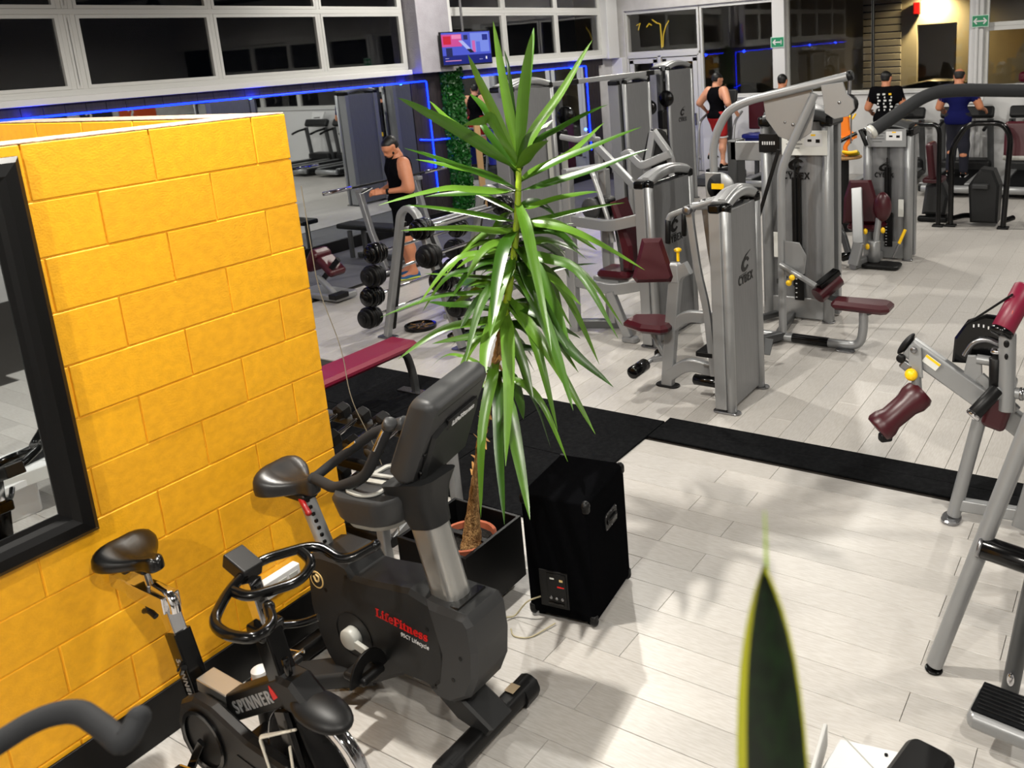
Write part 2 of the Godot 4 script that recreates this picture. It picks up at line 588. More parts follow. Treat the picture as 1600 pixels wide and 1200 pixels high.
func plank_mats() -> Array:
	var a := noise_tex(0.035, 5, 1024, 51, false, 0, FastNoiseLite.TYPE_SIMPLEX_SMOOTH, Color(0.9, 0.885, 0.87), Color(1, 1, 1))
	var out := []
	for k in 4:
		var m := mat("plank%d" % k, [Color(0.735, 0.725, 0.71), Color(0.715, 0.705, 0.69), Color(0.755, 0.745, 0.73), Color(0.725, 0.717, 0.705)][k], 0.34)
		m.albedo_texture = a
		out.append(m)
	return out

func plank_shape(l: float, w: float, seed_: int) -> ArrayMesh:
	# one floor board lying along x, its top edges eased
	var b := mb()
	var e := 0.0012
	var hx := l / 2 - 0.0011
	var hz := w / 2 - 0.0011
	var o := Vector2(fmod(seed_ * 0.377, 1.0), fmod(seed_ * 0.619, 1.0))
	var y := 0.0
	var pt := [V(-hx + e, y, hz - e), V(hx - e, y, hz - e), V(hx - e, y, -hz + e), V(-hx + e, y, -hz + e)]
	var pe := [V(-hx, y - 0.0016, hz), V(hx, y - 0.0016, hz), V(hx, y - 0.0016, -hz), V(-hx, y - 0.0016, -hz)]
	var pb := []
	for p in pe: pb.append(p - V(0, 0.01, 0))
	b.quad(pt[0], pt[1], pt[2], pt[3])
	for i in 4:
		var j := (i + 1) % 4
		b.quad(pe[i], pe[j], pt[j], pt[i])
		b.quad(pb[i], pb[j], pe[j], pe[i])
	for i in b.v.size(): b.t[i] = Vector2(b.v[i].x * 0.32 + o.x, b.v[i].z * 2.4 + o.y)
	return b.mesh()

func build_room() -> void:
	var fl := struct("floor", mb().box(V(1.2, -0.062, -3.9), V(16.4, 0.1, 20.4)), mat("joint", Color(0.16, 0.145, 0.13), 0.95))
	var pm := plank_mats()
	var shapes := []
	for k in 6: shapes.append(plank_shape(1.455, 0.178, k * 7 + 1))
	var rng := RandomNumberGenerator.new()
	rng.seed = 11
	var far := mb()
	var spots := []
	# near boards run along x, their ends in two alternating lines
	for r in range(-15, 30):
		var z := -1.833 + 0.178 * (r + 3) + 0.089 - 0.534
		if z < -2.22 or z > 5.6: continue
		for k in range(-2, 4):
			var x: float = (1.407 if posmod(r, 2) == 0 else 1.122) + 1.455 * k + 0.7275
			if x > 6.2 or x < -0.9: continue
			spots.append([V(x, 0, z), 0.0, 1.455])
	# boards beyond the black strip run along z, the first of each line cut to fit
	for r in range(-31, 40):
		var x := 0.089 + r * 0.178
		if x < -4.85 or x > 6.0: continue
		var z0: float = -2.46
		var z1: float = -2.55 - [0.75, 1.37, 0.3, 1.05][posmod(r * 3, 4)]
		while z0 > -13.75:
			spots.append([V(x, 0, (z0 + z1) / 2), PI / 2, z0 - z1])
			z0 = z1
			z1 = maxf(z1 - 1.455, -13.8)
	spots.sort_custom(func(a, b): return a[0].distance_squared_to(V(1.9, 0, -0.6)) < b[0].distance_squared_to(V(1.9, 0, -0.6)))
	var left := 0
	for s in spots:
		var k := rng.randi() % 6
		if left < 290:
			var o := part("plank", shapes[k] if s[2] > 1.45 else plank_shape(s[2], 0.178, k * 5 + 2), pm[rng.randi() % 4], fl)
			o.position = s[0]
			o.rotation.y = s[1]
			left += 1
		else:
			var st := far.v.size()
			var b := mb()
			var hx: float = s[2] / 2 - 0.0006
			var hz := 0.0885
			if s[1] > 0: b.quad(s[0] + V(-hz, 0, hx), s[0] + V(hz, 0, hx), s[0] + V(hz, 0, -hx), s[0] + V(-hz, 0, -hx))
			else: b.quad(s[0] + V(-hx, 0, hz), s[0] + V(hx, 0, hz), s[0] + V(hx, 0, -hz), s[0] + V(-hx, 0, -hz))
			var off := Vector2(rng.randf(), rng.randf())
			var tone := rng.randf_range(0.94, 1.04)
			for i in 4:
				var q: Vector3 = b.v[i]
				far.vert(q, b.n[i], (Vector2(q.z * 0.32, q.x * 2.4) if s[1] > 0 else Vector2(q.x * 0.32, q.z * 2.4)) + off)
				far.c[-1] = Color(tone, tone, tone)
			for i in b.ix: far.ix.append(st + i)
	var pf: StandardMaterial3D = pm[0].duplicate()
	pf.vertex_color_use_as_albedo = true
	var o := part("planks_beyond", far, pf, fl)
	o.set_meta("kind", "stuff")
	o.position.y = -0.0004
	var ce := struct("ceiling", mb().box(V(1.2, 4.7, -3.9), V(16.4, 0.16, 20.4)), mat("ceiling_paint", Color(0.3, 0.3, 0.31), 0.9))
	for k in 6: part("beam", mb().box(V(1.2, 4.5, 4.0 - k * 3.1), V(16.2, 0.25, 0.3), 0.01), M.plaster, ce)
	struct("wall_right", mb().box(V(9.1, 2.3, -3.9), V(0.2, 4.8, 20.4)), M.plaster)
	struct("wall_front", mb().box(V(1.2, 2.3, 6.2), V(16.4, 4.8, 0.2)), M.plaster)
	# rubber laid on the boards
	var rm := thing("rubber_mat", "large black rubber mat of seamed tiles under the long bench and behind the planter", "mat")
	for i in 3:
		for j in 2:
			part("tile", mb().box(V(0.44 - 0.49 - i * 0.98, 0.008, -2.47 + 0.365 + j * 0.745), V(0.974, 0.016, 0.738), 0.004), M.rubber, rm)
	var rs := thing("rubber_strip", "long black rubber strip across the pale floor right of the mat", "mat")
	for k in 3:
		for j in 2:
			part("tile", mb().box(V(0.44 + 1.0 + k * 2.0, 0.007, -2.3 - j * 0.165), V(1.996, 0.014, 0.163), 0.004), M.rubber, rs)
	var gm := thing("rubber_flooring", "grey rubber flooring tiles along the mirror wall behind the yellow wall", "mat")
	for i in 2:
		for j in 13:
			part("tile", mb().box(V(-5.34 - i * 0.9, 0.005, -1.2 - j * 0.9), V(0.896, 0.01, 0.896), 0.003), M.grey_rubber, gm)

func build_yellow_wall() -> void:
	var w := struct("wall_near", mb().box(V(-0.1, 1.2, 1.75), V(0.19, 2.41, 3.48)), M.mortar)
	var rng := RandomNumberGenerator.new()
	rng.seed = 4
	var L := 0.4544
	for r in 12:
		var y := 2.427 - 0.2 * r - 0.1
		if r == 11: y = 2.427 - 2.3
		var u: float = 0.1753 if r % 2 == 0 else 0.4059
		var z := 0.0
		while z < 3.5:
			var l: float = (u if z == 0.0 else L)
			var g := 0.005
			var d := rng.randf_range(-0.0015, 0.0015)
			var o := part("block", mb().box(V(-0.1 + d, y, z + l / 2), V(0.2, 0.2 - g, l - g), 0.004, Basis.IDENTITY, 2), M.yellow if rng.randf() < 0.55 else M.yellow_two, w)
			z += l
	part("raw_top", mb().box(V(-0.1, 2.429, 1.75), V(0.196, 0.006, 3.49), 0.002), M.raw_top, w)
	# the end wall of the walled corner
	var e := struct("wall_end", mb().box(V(-1.2, 1.21, 0.1), V(2.0, 2.41, 0.18)), M.mortar)
	for r in 12:
		var x := -0.2
		var u: float = 0.2 if r % 2 == 0 else 0.44
		while x > -2.2:
			part("block", mb().box(V(x - u / 2, 2.427 - 0.2 * r - 0.1, 0.1), V(u - 0.007, 0.193, 0.2), 0.006), M.yellow, e)
			x -= u
			u = L
	part("raw_top", mb().box(V(-1.2, 2.429, 0.1), V(2.0, 0.006, 0.196), 0.002), M.raw_top, e)
	struct("baseboard_near", mb().box(V(0.006, 0.103, 1.75), V(0.012, 0.206, 3.5), 0.003), M.black_paint)

func mullions(parent: Node3D, x: float, z0: float, z1: float, zs: Array, y0: float, y1: float, ys: Array, glass_name := "pane") -> void:
	# a metal window in the plane x, with posts at zs and rails at ys
	var f := 0.055
	for z in zs: part("mullion", mb().box(V(x, (y0 + y1) / 2, z), V(0.07, y1 - y0, f), 0.006), M.frame_alu, parent)
	for y in ys: part("rail", mb().box(V(x, y, (z0 + z1) / 2), V(0.075, 0.06, absf(z1 - z0)), 0.006), M.frame_alu, parent)
	for i in zs.size() - 1:
		for j in ys.size() - 1:
			var cz: float = (zs[i] + zs[i + 1]) / 2
			var dz: float = absf(zs[i] - zs[i + 1]) - f
			var cy: float = (ys[j] + ys[j + 1]) / 2
			var dy: float = absf(ys[j + 1] - ys[j]) - 0.06
			# sash round each pane
			var sash := mb()
			for s in [-1, 1]:
				sash.box(V(x + 0.012, cy + s * (dy / 2 - 0.02), cz), V(0.05, 0.04, dz), 0.004)
				sash.box(V(x + 0.012, cy, cz + s * (dz / 2 - 0.02)), V(0.05, dy - 0.07, 0.04), 0.004)
			part("sash", sash, M.frame_alu, parent)
			part(glass_name, mb().box(V(x, cy, cz), V(0.005, dy - 0.06, dz - 0.06)), M.glass, parent)

func build_window_wall() -> void:
	var x := -6.65
	var w := struct("wall_left", mb().box(V(x - 0.2, 1.2, -4.0), V(0.3, 2.42, 20.2)), M.plaster)
	part("header", mb().box(V(x - 0.2, 4.5, -4.0), V(0.3, 0.34, 20.2)), M.plaster, w)
	part("sill", mb().box(V(x + 0.0, 2.45, -2.7), V(0.2, 0.075, 9.7), 0.01), M.white_paint, w)
	part("sill", mb().box(V(x + 0.0, 2.45, -10.85), V(0.2, 0.075, 4.75), 0.01), M.white_paint, w)
	part("pier", mb().box(V(x + 0.06, 3.57, -7.98), V(0.36, 2.3, 0.72), 0.01), M.plaster_lilac, w)
	part("pier", mb().box(V(x + 0.0, 3.55, -8.42), V(0.3, 2.26, 0.16), 0.008), M.white_paint, w)
	part("pier", mb().box(V(x + 0.0, 3.5, -13.46), V(0.3, 2.2, 0.42), 0.01), M.white_paint, w)
	part("pier", mb().box(V(x + 0.06, 1.15, -13.75), V(0.3, 2.5, 0.2), 0.01), M.white_paint, w)
	var w1 := struct("window_1", mb().box(V(x - 0.06, 2.5, -2.7), V(0.1, 0.05, 9.6), 0.004), M.frame_alu)
	mullions(w1, x - 0.05, 2.2, -7.58, [2.2, 0.68, -0.95, -2.56, -2.68, -4.33, -5.98, -7.56], 2.5, 4.35, [2.52, 3.36, 4.33])
	var w2 := struct("window_2", mb().box(V(x - 0.06, 2.5, -10.85), V(0.1, 0.05, 4.7), 0.004), M.frame_alu)
	mullions(w2, x - 0.05, -8.5, -13.25, [-8.52, -10.06, -11.66, -13.23], 2.5, 4.35, [2.52, 3.36, 4.33])
	# dark timber round the mirrors, board by board
	var tm := thing("timber_surround", "dark plum-stained timber boards framing the wall mirrors under the windows", "panelling")
	var z := 2.0
	while z > -13.0:
		part("board", mb().box(V(x + 0.0, 2.345, z - 0.11), V(0.05, 0.13, 0.217), 0.004), M.dark_wood, tm)
		z -= 0.22
	for zz in [-7.62, -7.76, -7.9, -8.04, -8.18, -12.52, -12.66, -12.8, -12.94]:
		part("board", mb().box(V(x + 0.002, 1.15, zz), V(0.05, 2.28, 0.137), 0.004), M.dark_wood, tm)
	single("wall_mirror", mb().box(V(x + 0.0, 1.24, -2.77), V(0.03, 2.12, 9.54), 0.002), M.mirror, "big wall mirror behind the barbell rack and the man with the phone", "mirror")
	single("wall_mirror", mb().box(V(x + 0.0, 1.24, -10.58), V(0.03, 2.12, 3.7), 0.002), M.mirror, "wall mirror between the ivy strip and the room corner", "mirror")
	struct("baseboard_left", mb().box(V(x + 0.012, 0.09, -5.5), V(0.055, 0.18, 15.5), 0.004), M.black_paint)
	# neon lines
	var gl: StandardMaterial3D = M.blue_glow
	var led := [
		[[V(x + 0.045, 2.295, 2.0), V(x + 0.045, 2.295, -7.88), V(x + 0.045, 0.52, -7.88)], "blue neon light strip edging the big mirror and turning down the timber post"],
		[[V(x + 0.045, 2.295, -8.72), V(x + 0.045, 2.295, -12.5), V(x + 0.045, 0.6, -12.5)], "blue neon light strip edging the mirror nearest the room corner"],
		[[V(x + 0.05, 1.4, -7.6), V(x + 0.05, 1.36, -7.9), V(x + 0.09, 1.33, -8.6)], "short blue neon light strip crossing the post level with the ivy"]]
	for d in led:
		var t := thing("neon_strip", d[1], "light", Vector3.ZERO, 0.0, "blue neon strips")
		part("neon_tube", mb().tube(d[0], 0.013, 10, 0.03), gl, t)
		var pts: Array = d[0]
		for i in pts.size() - 1:
			var n := int(ceil(pts[i].distance_to(pts[i + 1]) / 0.9))
			for k in n:
				var q: Vector3 = pts[i].lerp(pts[i + 1], (k + 0.5) / n)
				part("clip", mb().box(q - V(0.012, 0, 0), V(0.018, 0.03, 0.03), 0.003), M.black_plastic, t)
				if n > 1 and k % 3 == 1:
					var l := OmniLight3D.new()
					l.name = "neon_light"
					t.add_child(l, true)
					l.position = q + V(0.05, 0, 0)
					l.light_color = Color(0.05, 0.16, 1.0)
					l.light_energy = 0.12
					l.omni_range = 20.0
					l.omni_attenuation = 2.0
					l.light_size = 0.03
					l.shadow_enabled = true
	# artificial ivy on the wall beside the second mirror
	var iv := thing("ivy_strip", "tall strip of artificial green ivy on the wall under the television", "ivy")
	part("backing", mb().box(V(x + 0.02, 1.24, -8.46), V(0.09, 2.46, 0.42), 0.01), mat("ivy_back", Color(0.08, 0.28, 0.09), 0.9), iv)
	var lf := mb()
	lf.quad(V(-0.02, 0, 0.012), V(0.02, 0, 0.012), V(0.0, 0.004, -0.03), V(0.0, 0.004, -0.03))
	lf.quad(V(-0.02, 0, 0.012), V(0.0, 0.004, -0.03), V(-0.012, 0.006, -0.02), V(-0.022, 0.002, -0.004))
	var mm := MultiMesh.new()
	mm.transform_format = MultiMesh.TRANSFORM_3D
	mm.mesh = lf.mesh()
	mm.instance_count = 5200
	var rng := RandomNumberGenerator.new()
	rng.seed = 77
	for i in 5200:
		var p := V(x + 0.065 + rng.randf() * 0.05, rng.randf() * 2.47, -8.24 - rng.randf() * 0.44)
		if rng.randf() < 0.2: p = V(x + rng.randf() * 0.08, p.y, -8.24 + rng.randf() * 0.02)
		var b := Basis.from_euler(V(rng.randf() * TAU, rng.randf() * TAU, rng.randf() * TAU)).scaled(Vector3.ONE * rng.randf_range(0.8, 1.5))
		mm.set_instance_transform(i, Transform3D(b, p))
	var mi := MultiMeshInstance3D.new()
	mi.name = "ivy_leaves"
	mi.multimesh = mm
	mi.material_override = mat("ivy_leaf", Color(0.08, 0.32, 0.09), 0.4)
	mi.set_meta("kind", "stuff")
	iv.add_child(mi)
	# television on its ceiling pole
	var tv := thing("television", "flat television with a blue and pink picture hanging before the window above the ivy", "television", V(-6.2, 2.76, -8.44), PI / 2 - 0.32)
	part("case", mb().box(V(0, 0, 0), V(0.92, 0.53, 0.05), 0.008), M.black_plastic, tv)
	var im := Image.create(192, 108, false, Image.FORMAT_RGB8)
	im.fill(Color(0.3, 0.36, 0.85))
	im.fill_rect(Rect2i(0, 78, 192, 30), Color(0.02, 0.1, 0.5))
	im.fill_rect(Rect2i(0, 6, 78, 42), Color(0.85, 0.3, 0.62))
	im.fill_rect(Rect2i(6, 12, 30, 28), Color(0.85, 0.04, 0.2))
	im.fill_rect(Rect2i(40, 8, 36, 14), Color(0.95, 0.55, 0.75))
	im.fill_rect(Rect2i(112, 4, 74, 66), Color(0.5, 0.58, 0.95))
	im.fill_rect(Rect2i(118, 30, 12, 40), Color(0.85, 0.4, 0.72))
	im.fill_rect(Rect2i(160, 10, 22, 20), Color(0.1, 0.16, 0.55))
	im.fill_rect(Rect2i(134, 34, 16, 36), Color(0.35, 0.44, 0.9))
	im.fill_rect(Rect2i(14, 52, 24, 30), Color(0.08, 0.12, 0.35))
	for k in 42:
		im.fill_rect(Rect2i(66 + k, 28 + k, 16, 2), Color(0.72, 0.76, 1.0) if k < 30 else Color(0.05, 0.06, 0.2))
	im.fill_rect(Rect2i(86, 10, 16, 16), Color(0.12, 0.12, 0.35))
	im.fill_rect(Rect2i(8, 94, 62, 3), Color(0.9, 0.6, 0.75))
	im.fill_rect(Rect2i(8, 86, 14, 2), Color(0.8, 0.8, 0.9))
	im.fill_rect(Rect2i(168, 86, 6, 10), Color(0.95, 0.95, 1))
	im.fill_rect(Rect2i(142, 94, 14, 2), Color(0.7, 0.7, 0.9))
	var tx := ImageTexture.create_from_image(im)
	mat("screen_picture", Color(0, 0, 0), 0.25, 0.0, {"emission_enabled": true, "emission": Color(1, 1, 1), "emission_texture": tx, "emission_operator": BaseMaterial3D.EMISSION_OP_MULTIPLY, "emission_energy_multiplier": 1.0})
	part("screen", mb().quad(V(-0.445, -0.24, 0.027), V(0.445, -0.24, 0.027), V(0.445, 0.25, 0.027), V(-0.445, 0.25, 0.027)), M.screen_picture, tv)
	part("pole", mb().cyl(V(0, 0.2, -0.05), V(0, 1.82, -0.05), 0.02), M.steel, tv)
	part("bracket", mb().box(V(0, 0.0, -0.05), V(0.24, 0.3, 0.04), 0.006), M.black_plastic, tv)

func pane_run(parent: Node3D, x0: float, x1: float, y0: float, y1: float, f := 0.05) -> void:
	# one framed pane in the back wall
	var z := -13.9
	for x in [x0 + f / 2, x1 - f / 2]: part("stile", mb().box(V(x, (y0 + y1) / 2, z), V(f, y1 - y0, 0.08), 0.006), M.frame_alu, parent)
	for y in [y0 + f / 2, y1 - f / 2]: part("rail", mb().box(V((x0 + x1) / 2, y, z), V(x1 - x0 - 2 * f, f, 0.08), 0.006), M.frame_alu, parent)
	part("pane", mb().box(V((x0 + x1) / 2, (y0 + y1) / 2, z - 0.01), V(x1 - x0 - 2 * f, y1 - y0 - 2 * f, 0.006)), M.glass, parent)

func build_back_wall() -> void:
	var z := -13.9
	var w := struct("wall_back", mb().box(V(2.15, 0.74, z - 0.02), V(13.7, 1.5, 0.22), 0.01), M.white_paint)
	part("beam", mb().box(V(1.2, 3.92, z - 0.02), V(16.0, 1.16, 0.26), 0.01), M.plaster, w)
	part("pier", mb().box(V(-6.54, 1.7, z - 0.02), V(0.24, 3.3, 0.26), 0.01), M.plaster, w)
	part("pier", mb().box(V(-2.99, 1.7, z + 0.02), V(0.25, 3.3, 0.3), 0.012), M.white_paint, w)
	part("pier", mb().box(V(0.55, 1.7, z + 0.02), V(0.22, 3.3, 0.3), 0.012), M.white_paint, w)
	part("pipe", mb().cyl(V(0.56, 0.02, z + 0.2), V(0.56, 3.3, z + 0.2), 0.03), M.white_paint, w)
	part("sill", mb().box(V(2.15, 1.505, z + 0.06), V(13.6, 0.03, 0.16), 0.006), M.white_paint, w)
	var d := struct("door_1", mb().box(V(-5.6, 2.41, z), V(1.72, 0.09, 0.1), 0.006), M.frame_alu)
	for x in [-6.44, -5.66, -4.74]: part("jamb", mb().box(V(x, 1.2, z), V(0.08, 2.4, 0.1), 0.006), M.frame_alu, d)
	for s in [[-6.39, -5.72], [-5.6, -4.8]]:
		var cx: float = (s[0] + s[1]) / 2
		var dw: float = s[1] - s[0]
		var leaf := part("door_leaf", mb().box(V(cx, 0.13, z), V(dw, 0.26, 0.05), 0.005), M.frame_alu, d)
		var st := mb()
		for e in [-1, 1]: st.box(V(cx + e * (dw / 2 - 0.05), 1.28, z), V(0.1, 2.1, 0.05), 0.005)
		st.box(V(cx, 2.3, z), V(dw, 0.1, 0.05), 0.005)
		part("stiles", st, M.frame_alu, leaf)
		part("pane", mb().box(V(cx, 1.25, z), V(dw - 0.2, 1.98, 0.006)), M.glass, leaf)
		part("door_handle", mb().cyl(V(s[1] - 0.06, 0.95, z + 0.06), V(s[1] - 0.06, 1.2, z + 0.06), 0.02), M.steel, leaf)
	var t := struct("window_3", mb().box(V(-5.6, 3.33, z), V(1.76, 0.05, 0.1), 0.005), M.frame_alu)
	pane_run(t, -6.45, -4.72, 2.45, 3.32)
	var q := struct("window_4", mb().box(V(-3.9, 3.33, z), V(1.6, 0.05, 0.1), 0.005), M.frame_alu)
	pane_run(q, -4.7, -3.11, 1.52, 3.32, 0.045)
	q = struct("window_5", mb().box(V(-1.2, 3.33, z), V(3.3, 0.05, 0.1), 0.005), M.frame_alu)
	pane_run(q, -2.87, -1.22, 1.52, 3.32, 0.04)
	pane_run(q, -1.26, 0.45, 1.52, 3.32, 0.04)
	q = struct("window_6", mb().box(V(2.3, 3.33, z), V(3.3, 0.05, 0.1), 0.005), M.frame_alu)
	for k in 4:
		pane_run(q, 0.66 + k * 1.6, 2.27 + k * 1.6, 1.52, 2.56, 0.07)
		pane_run(q, 0.66 + k * 1.6, 2.27 + k * 1.6, 2.56, 3.32, 0.07)
	# escape signs
	for s in [[-3.0, 2.52, false, "green escape sign with one white arrow on the white pillar between dark windows"], [0.62, 2.66, true, "green escape sign with a two-headed white arrow on the wide white pillar"]]:
		var g := thing("escape_sign", s[3], "sign", V(s[0], s[1], z + (0.24 if s[2] else 0.19)))
		part("panel", mb().box(V(0, 0, 0), V(0.27, 0.2, 0.008), 0.002), mat("sign_rim", Color(0.75, 0.85, 0.8), 0.4), g)
		part("face", mb().box(V(0, 0, 0.005), V(0.245, 0.175, 0.004)), mat("sign_green", Color(0.03, 0.5, 0.33), 0.4), g)
		var ar := [Vector2(-0.1, 0), Vector2(-0.045, 0.055), Vector2(-0.03, 0.04), Vector2(-0.055, 0.012), Vector2(0.09, 0.012), Vector2(0.09, -0.012), Vector2(-0.055, -0.012), Vector2(-0.03, -0.04), Vector2(-0.045, -0.055)]
		if s[2]: ar = [Vector2(-0.11, 0), Vector2(-0.06, 0.055), Vector2(-0.045, 0.04), Vector2(-0.07, 0.012), Vector2(0.07, 0.012), Vector2(0.045, 0.04), Vector2(0.06, 0.055), Vector2(0.11, 0), Vector2(0.06, -0.055), Vector2(0.045, -0.04), Vector2(0.07, -0.012), Vector2(-0.07, -0.012), Vector2(-0.045, -0.04), Vector2(-0.06, -0.055)]
		part("arrow", mb().ext(ar, 0.004, Transform3D(Basis.IDENTITY, V(0, 0, 0.0085))), M.white_letter, g)
		if not s[2]: part("running_mark", mb().box(V(0.075, 0.0, 0.009), V(0.014, 0.09, 0.003)), M.white_letter, g)
	var br := thing("branch_reflection", "small yellow glowing tubes outside the transom, standing in for a reflection in its glass", "light", V(-5.85, 2.55, -14.35))  # emissive tubes imitate a tinsel reflection in the transom glass
	var yg := mat("reflection_glow", Color(0.3, 0.25, 0.05), 0.5, 0, {"emission_enabled": true, "emission": Color(0.9, 0.75, 0.2), "emission_energy_multiplier": 0.8})
	part("reflection_tube", mb().tube([V(0, 0, 0), V(0.0, 0.25, 0), V(-0.01, 0.5, 0), V(-0.1, 0.52, 0), V(-0.2, 0.6, 0)], 0.014, 6, 0.03), yg, br)
	part("reflection_tube", mb().tube([V(0.03, 0.02, 0), V(0.05, 0.26, 0), V(0.12, 0.45, 0), V(0.2, 0.55, 0)], 0.012, 6, 0.03), yg, br)
	part("reflection_tube", mb().tube([V(-0.35, 0.45, 0), V(-0.28, 0.52, 0), V(-0.22, 0.48, 0)], 0.012, 6), yg, br)
	part("reflection_tube", mb().tube([V(-0.6, 0.5, 0), V(-0.5, 0.54, 0), V(-0.56, 0.4, 0)], 0.01, 6), yg, br)
	part("stem", mb().cyl(V(0, -2.55, 0), V(0, 0.02, 0), 0.012), M.black_plastic, br)
	# the yard outside and the building across it
	struct("ground_outside", mb().box(V(0, -0.1, -30), V(60, 0.1, 31.5)), mat("asphalt", Color(0.045, 0.045, 0.05), 0.8))
	var b := thing("building_across", "pale building seen through the back windows with shutter, dark doorway and a lit wall lamp", "building", V(0, 0, -24))
	var bw := mat("facade", Color(0.75, 0.71, 0.6), 0.9)
	part("wall", mb().box(V(-2.98, 3.0, -0.1), V(0.44, 6.0, 0.2)), bw, b)
	part("wall", mb().box(V(-2.22, 4.35, -0.1), V(1.08, 3.3, 0.2)), bw, b)
	part("wall", mb().box(V(-1.3, 3.0, -0.1), V(0.76, 6.0, 0.2)), bw, b)
	part("wall", mb().box(V(3.1, 3.0, -0.1), V(8.0, 6.0, 0.2)), bw, b)
	part("doorway", mb().box(V(-2.22, 1.35, -4.0), V(3.0, 2.9, 0.1)), bw, b)
	part("shading_ceiling", mb().box(V(-2.22, 2.78, -2.1), V(3.0, 0.12, 3.9)), bw, b)  # added over the recess to keep the doorway in shade
	for e in [-1, 1]: part("inner_wall", mb().box(V(-2.22 + e * 1.5, 1.35, -2.1), V(0.1, 2.9, 3.9)), bw, b)
	var slat := mat("shutter", Color(0.8, 0.77, 0.7), 0.7)
	var sp := part("shutter", mb().box(V(-3.75, 2.3, 0.0), V(1.1, 4.4, 0.03)), M.dark_plastic, b)
	for k in 22: part("slat", mb().box(V(-3.75, 0.25 + k * 0.2, 0.02), V(1.1, 0.165, 0.04), 0.01), slat, sp)
	part("wall", mb().box(V(-9.4, 3.0, -0.1), V(10.2, 6.0, 0.2)), bw, b)
	var al := thing("alarm_box", "small red alarm box on the pale building outside under its lamp", "alarm", V(-2.75, 3.15, -23.9))
	part("body", mb().box(V(0, 0, 0), V(0.2, 0.34, 0.14), 0.03), mat("alarm_red", Color(0.7, 0.03, 0.02), 0.4), al)
	part("strobe", mb().ball(V(0, -0.19, 0.0), V(0.07, 0.06, 0.06)), M.black_plastic, al)
	var lp := thing("wall_lamp", "bright wall lamp on the pale building outside the back windows", "lamp", V(-2.3, 3.62, -23.75))
	part("housing", mb().box(V(0, 0.06, -0.05), V(0.5, 0.06, 0.25), 0.02), M.black_plastic, lp)
	mat("outside_lamp", Color(1, 1, 1), 0.5, 0, {"emission_enabled": true, "emission": Color(1.0, 0.9, 0.65), "emission_energy_multiplier": 14.0})
	part("lamp_glass", mb().box(V(0, 0.01, -0.05), V(0.42, 0.04, 0.2), 0.015), M.outside_lamp, lp)
	var l := SpotLight3D.new()
	l.name = "wall_light"
	lp.add_child(l)
	l.position = V(0, -0.04, 0.0)
	l.rotation.x = -PI / 2 
	l.spot_angle = 80
	l.spot_range = 30
	l.spot_attenuation = 2
	l.light_color = Color(1, 0.9, 0.68)
	l.light_energy = 26.0
	l.light_size = 0.1
	l.shadow_enabled = true
	car(V(-0.9, 0, -18.6), 0.06, "dark parked car outside, before the lit doorway")
	car(V(-6.6, 0, -20.2), -0.05, "dark parked car outside, in the shadow left of the shutter")

func car(at: Vector3, turn: float, label: String) -> void:
	var t := thing("car", label, "car", at, turn, "parked cars outside")
	var paint := mat("car_paint", Color(0.012, 0.012, 0.016), 0.15, 0.2, {"clearcoat_enabled": true})
	var rows := []
	# cross-sections along x: half width, belt height, roof height
	for s in [[-2.1, 0.6, 0.5, 0.62], [-1.95, 0.8, 0.62, 0.78], [-1.5, 0.84, 0.72, 0.98], [-1.0, 0.86, 0.8, 1.32], [-0.3, 0.86, 0.82, 1.45], [0.4, 0.86, 0.82, 1.42], [0.95, 0.86, 0.8, 1.15], [1.3, 0.86, 0.78, 0.95], [1.9, 0.8, 0.68, 0.8], [2.15, 0.6, 0.5, 0.6]]:
		var hw: float = s[1]
		rows.append([V(s[0], 0.25, hw * 0.9), V(s[0], 0.45, hw), V(s[0], s[2], hw * 0.98), V(s[0], s[3] * 0.97, hw * 0.72), V(s[0], s[3], hw * 0.4), V(s[0], s[3], -hw * 0.4), V(s[0], s[3] * 0.97, -hw * 0.72), V(s[0], s[2], -hw * 0.98), V(s[0], 0.45, -hw), V(s[0], 0.25, -hw * 0.9)])
	part("body", mb().loft(rows, 3, true), paint, t)
	for x in [-1.3, 1.35]:
		for s in [-1, 1]:
			part("wheel", mb().cyl(V(x, 0.31, s * 0.62), V(x, 0.31, s * 0.86), 0.31, 0.03), M.rubber, t)
	part("headlamp", mb().ball(V(2.0, 0.62, 0.62), V(0.14, 0.07, 0.12)), M.chrome, t)
	part("headlamp", mb().ball(V(2.0, 0.62, -0.62), V(0.14, 0.07, 0.12)), M.chrome, t)

